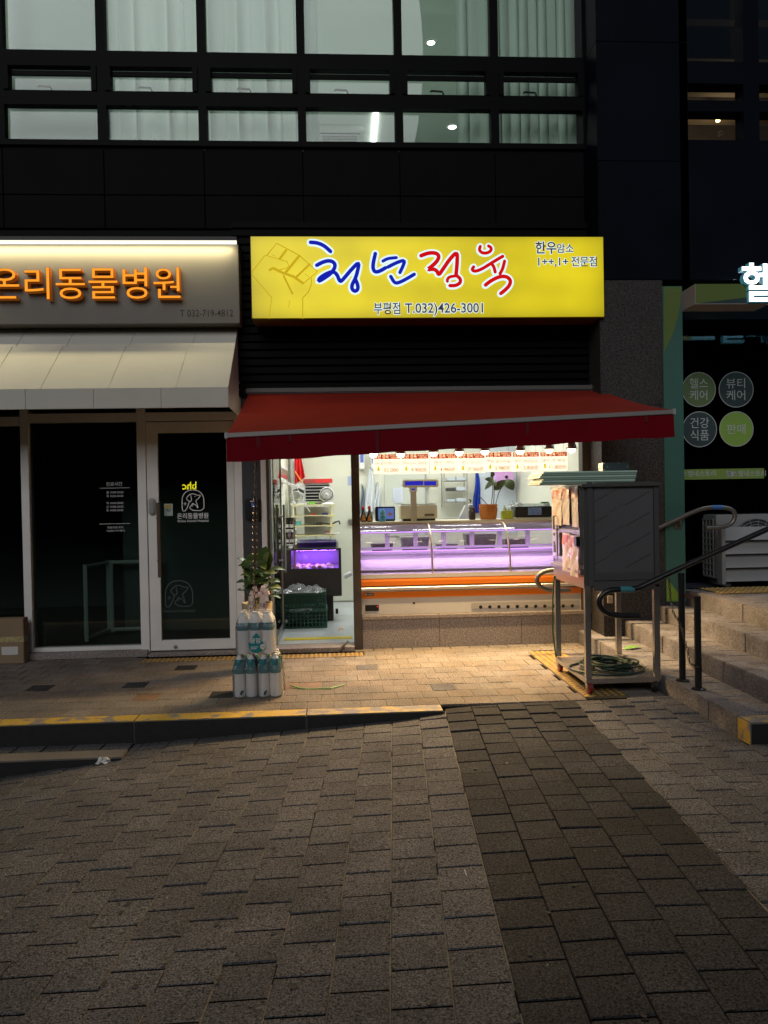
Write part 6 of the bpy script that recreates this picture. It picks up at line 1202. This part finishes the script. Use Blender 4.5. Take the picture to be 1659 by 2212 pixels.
dk = MB().box(gxr, 7, 4, 4.05, .5, 3.2).box(gxr-.14, gxr-.05, HG+.05, 4, .5, 3.2).box(gxr, 7, HG+.05, 4, 3.2, 3.25).box(gxr, 7, .05, 4, .48, .505).build('health_shop_room', mat('room_navy', (.012, .015, .025), .8)); tag(dk, kind='structure')
q = at(1640, 790, y=-.02); 
# projecting sign box and the white letters
yb0 = -.62; a = rect(c5, 775, 297, 1100, 432, yb0); gb = thing('green_sign_box', 'small unlit green sign box with white edges by the health shop', 'sign', ((a[0]+a[1])/2, -.5, a[2])); box('box', m_gd, a[0], a[1]+.25, yb0+.002, -.36, a[2], a[3], gb); box('end_face', mat('sign_edge', (.35, .30, .30), .6), a[0]-.004, a[0]-.0005, yb0, -.36, a[2]-.004, a[3], gb); box('under_face', MATS['sign_edge'], a[0], a[1]+.25, yb0, -.36, a[2]-.006, a[2]-.001, gb)
MB().prism([(a[0]+.02, a[2]+.001), (a[1]+.25, a[2]+.001), (a[1]+.25, a[2]+.16), (a[0]+.45, a[2]+.05)], 'y', yb0-.001, yb0+.0005).build('dark_curve', mat('curve_teal', (.02, .05, .05), .5), gb)
hl = thing('white_letter_sign', 'glowing white channel letters of the health shop cut by the right edge', 'sign', (4, -.6, 3.1)); q = at(1601, 651, y=-.66)
for k, ch in enumerate('헬스밸네스토리'):
    xx = q.x+.165+k*.34; lb = lettering('letter', ch, mat('letter_side_teal', (.05, .2, .25), .5, emit=((.2, .7, .9), .15)), (xx, -.625, q.z+.03), .355, hl, offset=.02, extrude=.03); lettering('letter_face', ch, glow('letter_white', (.93, 1, 1), 3.0), (xx, -.657, q.z+.03), .355, lb, offset=.016)
area('letter_sign_light', (q.x+1.2, -.70, q.z+.16), (2.3, .3), 24, (.86, .92, 1.0), (-.25, -.6, -.5))
# outdoor air conditioner
f0 = at(1563, 1265, z=.515); AY_ = f0.y; axl = at(1545, 1200, y=AY_).x; ab = at(1517, 1200, x=axl).y; azt = at(1548, 1113, y=AY_).z; azb = at(1560, 1258, y=AY_).z
ou = thing('outdoor_unit', 'pale outdoor air conditioner with round fan grille and slatted front on the landing', 'air conditioner', (axl+.5, AY_+.2, .515)); m_ac = mat('ac_casing', (.23, .228, .228), .5, noise=(3, .06))
box('casing', m_ac, axl+.012, axl+1.0, AY_, ab, azb+.03, azt, ou, bevel=.006)
sd_ = MB(); n = 9
box('side_void', m_black, axl+.006, axl+.0115, AY_+.03, ab-.02, azb+.05, azt-.04, ou)
for k in range(n+1): zz_ = azb+.05+(azt-.09-azb)*k/n; sd_.box(axl-.006, axl+.005, AY_+.03, ab-.02, zz_-.007, zz_+.007)
for k in range(4): yy = AY_+.035+(ab-AY_-.06)*k/3; sd_.box(axl-.005, axl+.004, yy-.008, yy+.008, azb+.05, azt-.04)
sd_.build('side_grille', m_ac, ou)
fc_ = at(1634, 1172, y=AY_-.01); b = MB()
for k in range(1, 9): b.tube([(fc_.x+.028*k*math.cos(t*6.283/28), AY_-.012, fc_.z+.028*k*math.sin(t*6.283/28)) for t in range(28)], .003, 4, closed=True)
for k in range(16): th = k*6.283/16; b.tube([(fc_.x+.03*math.cos(th), AY_-.013, fc_.z+.03*math.sin(th)), (fc_.x+.228*math.cos(th+.3), AY_-.013, fc_.z+.228*math.sin(th+.3))], .003, 4)
b.build('fan_grille', m_ac, ou); MB().disc((fc_.x, AY_-.003, fc_.z), .228, seg=32).build('fan_hole', mat('fan_dark', (.02, .02, .022), .6), ou)
lx0 = at(1563, 1200, y=AY_-.1).x
for k in range(4):
    z0_ = at(1590, 1168-1.5+29.5*k, y=AY_-.1).z; z1_ = at(1590, 1140-1.5+29.5*k, y=AY_-.1).z
    MB().prism([(AY_-.14, z0_), (AY_-.128, z0_), (AY_-.075, z1_), (AY_-.087, z1_)], 'x', lx0, axl+1.0).build('front_slat', m_ac, ou)
box('slat_post', m_ac, lx0-.04, lx0-.004, AY_-.15, AY_-.06, at(1560, 1262, y=AY_-.1).z, at(1560, 1140, y=AY_-.1).z, ou, bevel=.004)
for xx in (axl+.06, axl+.8): box('foot', m_ac, xx, xx+.06, AY_-.06, ab, .515, azb+.032, ou, bevel=.003)
# socket plate on the pier
q = rect(c7b, 805, 1362, 860, 1438, PYF); so = thing('socket_box', 'small beige socket box low on the granite pier behind the cart', 'socket', ((q[0]+q[1])/2, PYF, q[2])); box('plate', mat('socket_beige', (.45, .38, .30), .5), q[0], q[1], PYF-.014, PYF+.0015, q[2], q[3], so, bevel=.003); box('outlet', mat('outlet_brown', (.25, .14, .09), .5), (q[0]*.6+q[1]*.4), (q[0]*.4+q[1]*.6), PYF-.016, PYF-.0142, q[2]*.6+q[3]*.4, q[2]*.4+q[3]*.6, so)

# ------------------------------------------------------------------ plant, water packs, chain
def cw(x, y): return 493.7+.1785*x, 1130+.1785*y
PLY = -.75
pl0 = at(*cw(345, 960), y=PLY); rp = thing('rubber_plant', 'rubber plant with pink gift bow and ribbons in a beige pot behind the water', 'plant', (pl0.x, PLY, 0))
zr = pl0.z; MB().lathe([(.085, 0.002), (.10, .02), (.115, zr*.6), (.125, zr), (.115, zr), (.105, zr-.03), (0, zr-.035)], (pl0.x, PLY, 0), 20).build('pot', mat('pot_beige', (.45, .35, .22), .6, noise=(6, .1)), rp, smooth=True)
m_rl = mat('rubber_leaf', (.060, .105, .022), .3, spec=.6, noise=(12, .25)); m_rl2 = mat('rubber_leaf_back', (.17, .20, .06), .4, noise=(12, .2))
for dx in (-.03, .02, .05): MB().tube([(pl0.x+dx*.4, PLY, zr-.05), (pl0.x+dx, PLY, zr+.2), (pl0.x+dx*1.3+.02, PLY-.01, zr+.46)], [.010, .008, .005], 7).build('stem', m_stem, rp, smooth=True)
LV = [(430, 520, 450, 282, 150, .0), (440, 500, 490, 350, 70, -.04), (230, 510, 98, 428, 70, .0), (300, 560, 112, 520, 85, -.05), (300, 500, 300, 355, 120, .05), (330, 470, 452, 560, 90, -.08), (300, 470, 170, 560, 110, -.06), (455, 605, 688, 570, 80, -.04), (420, 660, 592, 605, 80, .03), (340, 640, 448, 650, 75, -.07), (500, 715, 628, 715, 70, .0), (440, 800, 640, 790, 85, -.05), (450, 838, 616, 828, 45, .02), (465, 890, 632, 908, 50, -.03), (250, 730, 88, 725, 65, .0), (290, 660, 136, 635, 60, .04), (230, 845, 103, 815, 70, -.02), (330, 740, 200, 760, 70, -.06), (300, 790, 165, 770, 60, .05), (360, 720, 470, 740, 80, -.05), (310, 850, 230, 900, 70, .03), (390, 560, 330, 620, 90, -.07), (430, 680, 330, 700, 90, .04)]
_r2 = random.Random(12)
LV += [(360+_r2.uniform(-60, 60), 520+_r2.uniform(0, 340), 360+_s*_r2.uniform(120, 230), 470+_r2.uniform(0, 380), _r2.uniform(55, 90), _r2.uniform(-.1, .1)) for _s in (-1, 1, -1, 1, -1, 1, -1, 1, -1, 1, -1, 1)]
for k, (x0, y0, x1, y1, wd, dy) in enumerate(LV):
    p0, p1 = at(*cw(x0, y0), y=PLY+.5*dy), at(*cw(x1, y1), y=PLY+dy-.03)
    leaf(MB(), p0, p1, wd*.1785*6.35/1662*1.75, Vector((.1*math.sin(k), -.75 if abs(y1-y0) > 100 else -.35, 1)), .22, .06 if abs(y1-y0) > 100 else .14).build('leaf', m_rl2 if k in (1, 11, 8) else m_rl, rp, smooth='all', fixn=False)
m_rib = mat('ribbon_pink', (.72, .52, .48), .5); BYY = PLY-.16
b = MB()
for (x, y, an, ln) in ((325, 800, 110, 75), (290, 850, 160, 70), (410, 800, 70, 80), (460, 850, 20, 75), (380, 860, 90, 60), (330, 880, 200, 50), (420, 890, -20, 60)):
    q = at(*cw(x, y), y=BYY); L_ = ln*.1785*6.2/1662; ca_, sa_ = math.cos(R(an)), math.sin(R(an)); hw = .016
    lp = [(L_*.5*math.cos(R(t))*ca_, L_*.35*math.sin(R(t)), L_*.5*math.cos(R(t))*sa_) for t in range(0, 361, 30)]
    for a, c in zip(lp, lp[1:]): b.quad((q.x+a[0]-sa_*hw, BYY+a[1], q.z+a[2]+ca_*hw), (q.x+c[0]-sa_*hw, BYY+c[1], q.z+c[2]+ca_*hw), (q.x+c[0]+sa_*hw, BYY+c[1], q.z+c[2]-ca_*hw), (q.x+a[0]+sa_*hw, BYY+a[1], q.z+a[2]-ca_*hw))
b.build('bow', m_rib, rp, fixn=False)
for (xa_, xb_, xc_, xd_, tx) in ((250, 312, 232, 300, '더\n상'), (385, 450, 362, 432, '대')):
    p = [at(*cw(xa_, 880), y=BYY-.01), at(*cw(xb_, 880), y=BYY-.01), at(*cw(xd_, 1200), y=BYY-.01), at(*cw(xc_, 1200), y=BYY-.01)]
    rb_ = MB().hexa([(v.x, v.y, v.z) for v in (p[3], p[2], p[1], p[0])]+[(v.x, v.y+.002, v.z) for v in (p[3], p[2], p[1], p[0])]).build('ribbon_tail', mat('ribbon_pale', (.66, .52, .54), .6), rp); MB().tube([(p[0].x-.003, BYY-.011, p[0].z), (p[3].x-.003, BYY-.011, p[3].z)], .004, 5).build('ribbon_edge', mat('ribbon_edge', (.35, .45, .06), .4), rb_)
    q = at(*cw((xa_+xb_)/2-4, 995 if tx != '대' else 1022), y=BYY-.012); lettering('ribbon_text', tx, mat('ink_black', (.01, .01, .012), .6), (q.x, BYY-.0125, q.z), .045, rb_, offset=.004)
m_pet = pane_mat('pet_plastic', (.96, .98, .99), 1.45, .12, .78, (1., 1., 1.), .25); m_lab = mat('water_label_teal', (.015, .13, .15), .45, noise=(40, .15)); m_labp = pane_mat('label_teal_film', (.35, .62, .66), 1.4, .1, .55, (.05, .24, .27)); m_capw = mat('cap_white', (.72, .74, .74), .4); m_wrap = pane_mat('shrink_wrap', (1., 1., 1.), 1.35, .1, .10, (.95, .95, .96))
def bottle_profile(r, h):
    pr = [(r*.6, 0), (r*.94, .006)]
    for k in range(11): zz_ = .02+k*.0135; pr += [(r*.985, zz_), (r*.955, zz_+.007)]
    return pr+[(r*.98, .17), (r*.98, .225), (r*.9, .243), (r*.62, .27), (r*.36, .285), (r*.34, h-.014)]
def water_pack(x0, y0, z0, nx, ny, dx, dy, h, label, teal_shoulder):
    t = thing('water_pack', label, 'water bottles', (x0+nx*dx/2, y0+ny*dy/2, z0), 'shrink wrapped packs of bottled water')
    for i in range(nx):
        for j in range(ny):
            c = (x0+(i+.5)*dx, y0+(j+.5)*dy, z0+.001); r_ = min(dx, dy)*.492
            bo = MB().lathe(bottle_profile(r_, h), c, 14, cap=False).build('bottle', m_pet, t, smooth=True)
            MB().lathe([(r_*1.0, .168), (r_*1.0, .222)], c, 14, cap=False).build('label', m_lab, bo, smooth=True); MB().lathe([(r_*.40, h-.016), (r_*.40, h), (0, h+.001)], c, 10).build('cap', m_capw, bo)
            if teal_shoulder: MB().lathe([(r_*1.0, .2225), (r_*.95, .243), (r_*.70, .268)], c, 14, cap=False).build('label_shoulder', m_labp, bo, smooth=True)
    X0, X1, Y0, Y1 = x0-.004, x0+nx*dx+.004, y0-.004, y0+ny*dy+.004; rr = random.Random(int(x0*1000)); prf = [(0, .002), (0, .20), (.012, .24), (.03, h-.03), (.045, h+.002)]; w_ = MB(); ring = []
    for ins, zz_ in prf:
        row = []
        for (ax, ay, bx, by) in ((X0+ins, Y0+ins, X1-ins, Y0+ins), (X1-ins, Y0+ins, X1-ins, Y1-ins), (X1-ins, Y1-ins, X0+ins, Y1-ins), (X0+ins, Y1-ins, X0+ins, Y0+ins)):
            for k in range(10): u = k/10; row.append((ax+(bx-ax)*u+rr.uniform(-.003, .003), ay+(by-ay)*u+rr.uniform(-.003, .003), z0+zz_+rr.uniform(-.004, .004)*(zz_ > .01)))
        ring.append(row)
    n = len(ring[0])
    for row in ring: w_.v += row
    for i in range(len(ring)-1):
        for k in range(n): w_.f.append((i*n+k, i*n+(k+1) % n, (i+1)*n+(k+1) % n, (i+1)*n+k))
    w_.f.append(tuple((len(ring)-1)*n+k for k in range(n)))
    w_.build('shrink_wrap', m_wrap, t, fixn=False); return t
xq0 = at(*cw(66, 2115), z=0).x; xq1 = at(*cw(640, 2090), z=0).x; yq0 = at(*cw(200, 2122), z=0).y; bwid = (xq1-xq0)/4.06; hb = .298
water_pack(xq0, yq0, .002, 2, 3, bwid, bwid, hb, 'left of the two lower water packs standing on the pavement', True); water_pack(xq0+2*bwid+.006, yq0, .002, 2, 3, bwid, bwid, hb, 'right of the two lower water packs standing on the pavement', True)
zu = .002+hb+.003; xu0 = at(*cw(95, 1605), y=yq0+.02).x; xu1 = at(*cw(552, 1605), y=yq0+.02).x; bu = (xu1-xu0)/3
up_ = water_pack(xu0, yq0+.015, zu, 3, 2, bu, bu, hb, 'upper water pack with a teal drop shaped tag stacked on the two others', False)
def drop(x, y): p = at(*cw(x, y), y=yq0-.004); return p.x, p.z
ctr = [(335, 1330), (350, 1350), (395, 1400), (424, 1460), (420, 1520), (390, 1565), (335, 1580), (280, 1565), (245, 1520), (238, 1460), (270, 1400), (320, 1345)]
tgm = MB().prism([drop(*p) for p in ctr], 'y', yq0+.004, yq0+.006).build('drop_tag', mat('tag_teal', (.012, .20, .22), .4), up_); q = drop(345, 1450); lettering('tag_text', '용암수', m_vin, (q[0]+.008, yq0+.0025, q[1]), .042, tgm, offset=.01); q = drop(330, 1395); lettering('tag_text', '제주', m_vin, (q[0]-.035, yq0+.0025, q[1]-.03), .02, tgm)
for _k in range(2):
    q = drop(300, 1500+22*_k); box('tag_line', m_vin, q[0]-.02, q[0]+.03-.008*_k, yq0+.0025, yq0+.0036, q[1]-.003, q[1]+.001, tgm)
q = drop(412, 1498); MB().disc((q[0], yq0+.0022, q[1]), .018, seg=20).build('tag_badge', m_capw, tgm); lettering('tag_number', '200', mat('ink_grey', (.1, .1, .1), .6), (q[0], yq0+.001, q[1]-.006), .018, tgm)
for x in (160, 445): pts = [cw(x+dx, y) for dx, y in ((20, 2020), (-10, 2035), (-22, 2075), (2, 2078), (8, 2050), (22, 2040))]; MB().prism([(at(*p, y=yq0-.004).x, at(*p, y=yq0-.004).z) for p in pts], 'y', yq0-.0075, yq0-.006).build('swoosh_mark', mat('mark_teal_dark', (.01, .045, .05), .5), [o for o in C.objects if o.name.startswith('water_pack')][0 if x < 300 else 1])
chn = thing('awning_chain', 'steel chain hanging from the awning bar down to the water packs', 'chain', (at(553, 1000, y=-1.6).x, -1.6, .6)); ya = yq0+.1
c0 = at(553, 985, y=-1.61); c1 = at(*cw(318, 1075), y=ya)
chain([c0, (c1.x, (c0.y+ya)/2, (c0.z+c1.z)/2), c1], .030, .013, .0026).build('strand', m_chain, chn)
chain([(c0.x+.006, c0.y, c0.z), at(*cw(345, 300), y=-1.60), at(*cw(345, 420), y=-1.6), at(*cw(330, 500), y=-1.6)], .030, .013, .0026).build('strand', m_chain, chn)
chain([at(*cw(560, 1580), y=yq0+.06), at(*cw(625, 1605), y=yq0+.05), at(*cw(655, 1700), y=yq0+.06), at(*cw(668, 1850), y=yq0+.08), at(*cw(678, 2020), y=yq0+.1)], .026, .012, .0024).build('loose_end', m_chain, chn)
# litter
m_on = mat('onion_green', (.14, .32, .06), .5, noise=(40, .4))
pts = [at(626, 1480, z=.012), at(645, 1486, z=.008), at(668, 1488, z=.006), at(690, 1487, z=.006), at(715, 1487, z=.008), at(744, 1479, z=.01)]; tag(MB().tube(pts, [.004, .007, .003, .005, .006, .004], 5).build('green_strap', m_on), 'strip of green packing strap lying on the pavement', 'strap')
p0, p1 = at(1349, 1402, z=.125), at(1386, 1397, z=.125); lf = thing('fallen_leaf', 'green leaf with a pale stalk lying on the lowest step behind the cart', 'leaf', (p0.x, p0.y, .12)); leaf(MB(), p0, p1, .07, Vector((0, -.1, 1)), .1, .05).build('leaf_blade', m_on, lf, fixn=False); MB().tube([at(1335, 1400, z=.124), p0], .003, 5).build('stalk', m_cream, lf)
q = at(224, 1647, z=-.155); crumple('paper_scrap', 'white crumpled scrap of paper on the paving by the lower kerb', q.x-.035, q.x+.035, q.y-.02, q.y+.03, zf(q.x, q.y)+.003, .03, 11, 'paper', m_white)
q = at(742, 1397, z=.03); tag(MB().tube(smooth_path([at(752, 1385, y=-.1), at(744, 1393, y=-.13), at(736, 1402, y=-.14), at(733, 1406, y=-.15)]), .011, 8).build('door_stop', m_railg, smooth=True), 'grey door stop arm at the foot of the bronze post', 'door stop')
q = at(650, 1478, z=0)
# sign across the street (seen mirrored in the clinic door)
vp = at(409, 1049, y=19.0); bs = thing('street_sign', 'lit yellow letters of a shop across the street behind the viewer', 'sign', (vp.x, -19.0, vp.z)); box('board', m_blk, vp.x-1.2, vp.x+1.2, -19.2, -19.02, vp.z-.5, vp.z+.6, bs); lettering('letters', 'bhc', glow('street_yellow', (1, .85, .02), 14), (vp.x, -19.0, vp.z-.12), .36, bs, face='+y', width=.47, offset=.02)
fb_ = MB().box(-22, 22, -24, -23.5, -.5, 9).build('facing_building', mat('facing_wall', (.03, .03, .03), .8)); tag(fb_, 'dark building across the street behind the viewer', 'building')

# steel pans on the work shelf behind the counter, seen through its sliding doors
ws = thing('work_shelf', 'steel work shelf behind the display counter', 'shelf', (1.25, 1.25, .8)); box('shelf_top', m_steel, .25, 2.2, 1.1, 1.45, .80, .815, ws)
for xx in (.27, 2.15): box('shelf_leg', m_steel, xx, xx+.03, 1.12, 1.15, .046, .80, ws)
PN = [(.33, .24, .09, 'dark deep pan', (.04, .04, .045)), (.66, .30, .15, 'tall grey tub', (.22, .22, .23)), (1.05, .22, .07, 'low dull pan', (.30, .29, .28)), (1.36, .33, .17, 'black tall tub', (.02, .02, .022)), (1.78, .28, .11, 'brown lidded pan', (.12, .08, .06))]
for k, (xx, w_, h_, nm, col) in enumerate(PN):
    t = thing('food_pan', f'{nm} on the work shelf behind the display counter', 'pan', (xx+w_/2, 1.25, .816), 'pans behind the counter'); MB().hexa([(xx+.02, 1.16, .816), (xx+w_-.02, 1.16, .816), (xx+w_-.02, 1.38, .816), (xx+.02, 1.38, .816), (xx, 1.14, .816+h_), (xx+w_, 1.14, .816+h_), (xx+w_, 1.40, .816+h_), (xx, 1.40, .816+h_)]).build('pan', mat(f'pan_tone_{k}', col, .4), t, bevel=.004); box('rim', m_steel, xx-.012, xx+w_+.012, 1.128, 1.412, .8165+h_, .822+h_, t, bevel=.002)
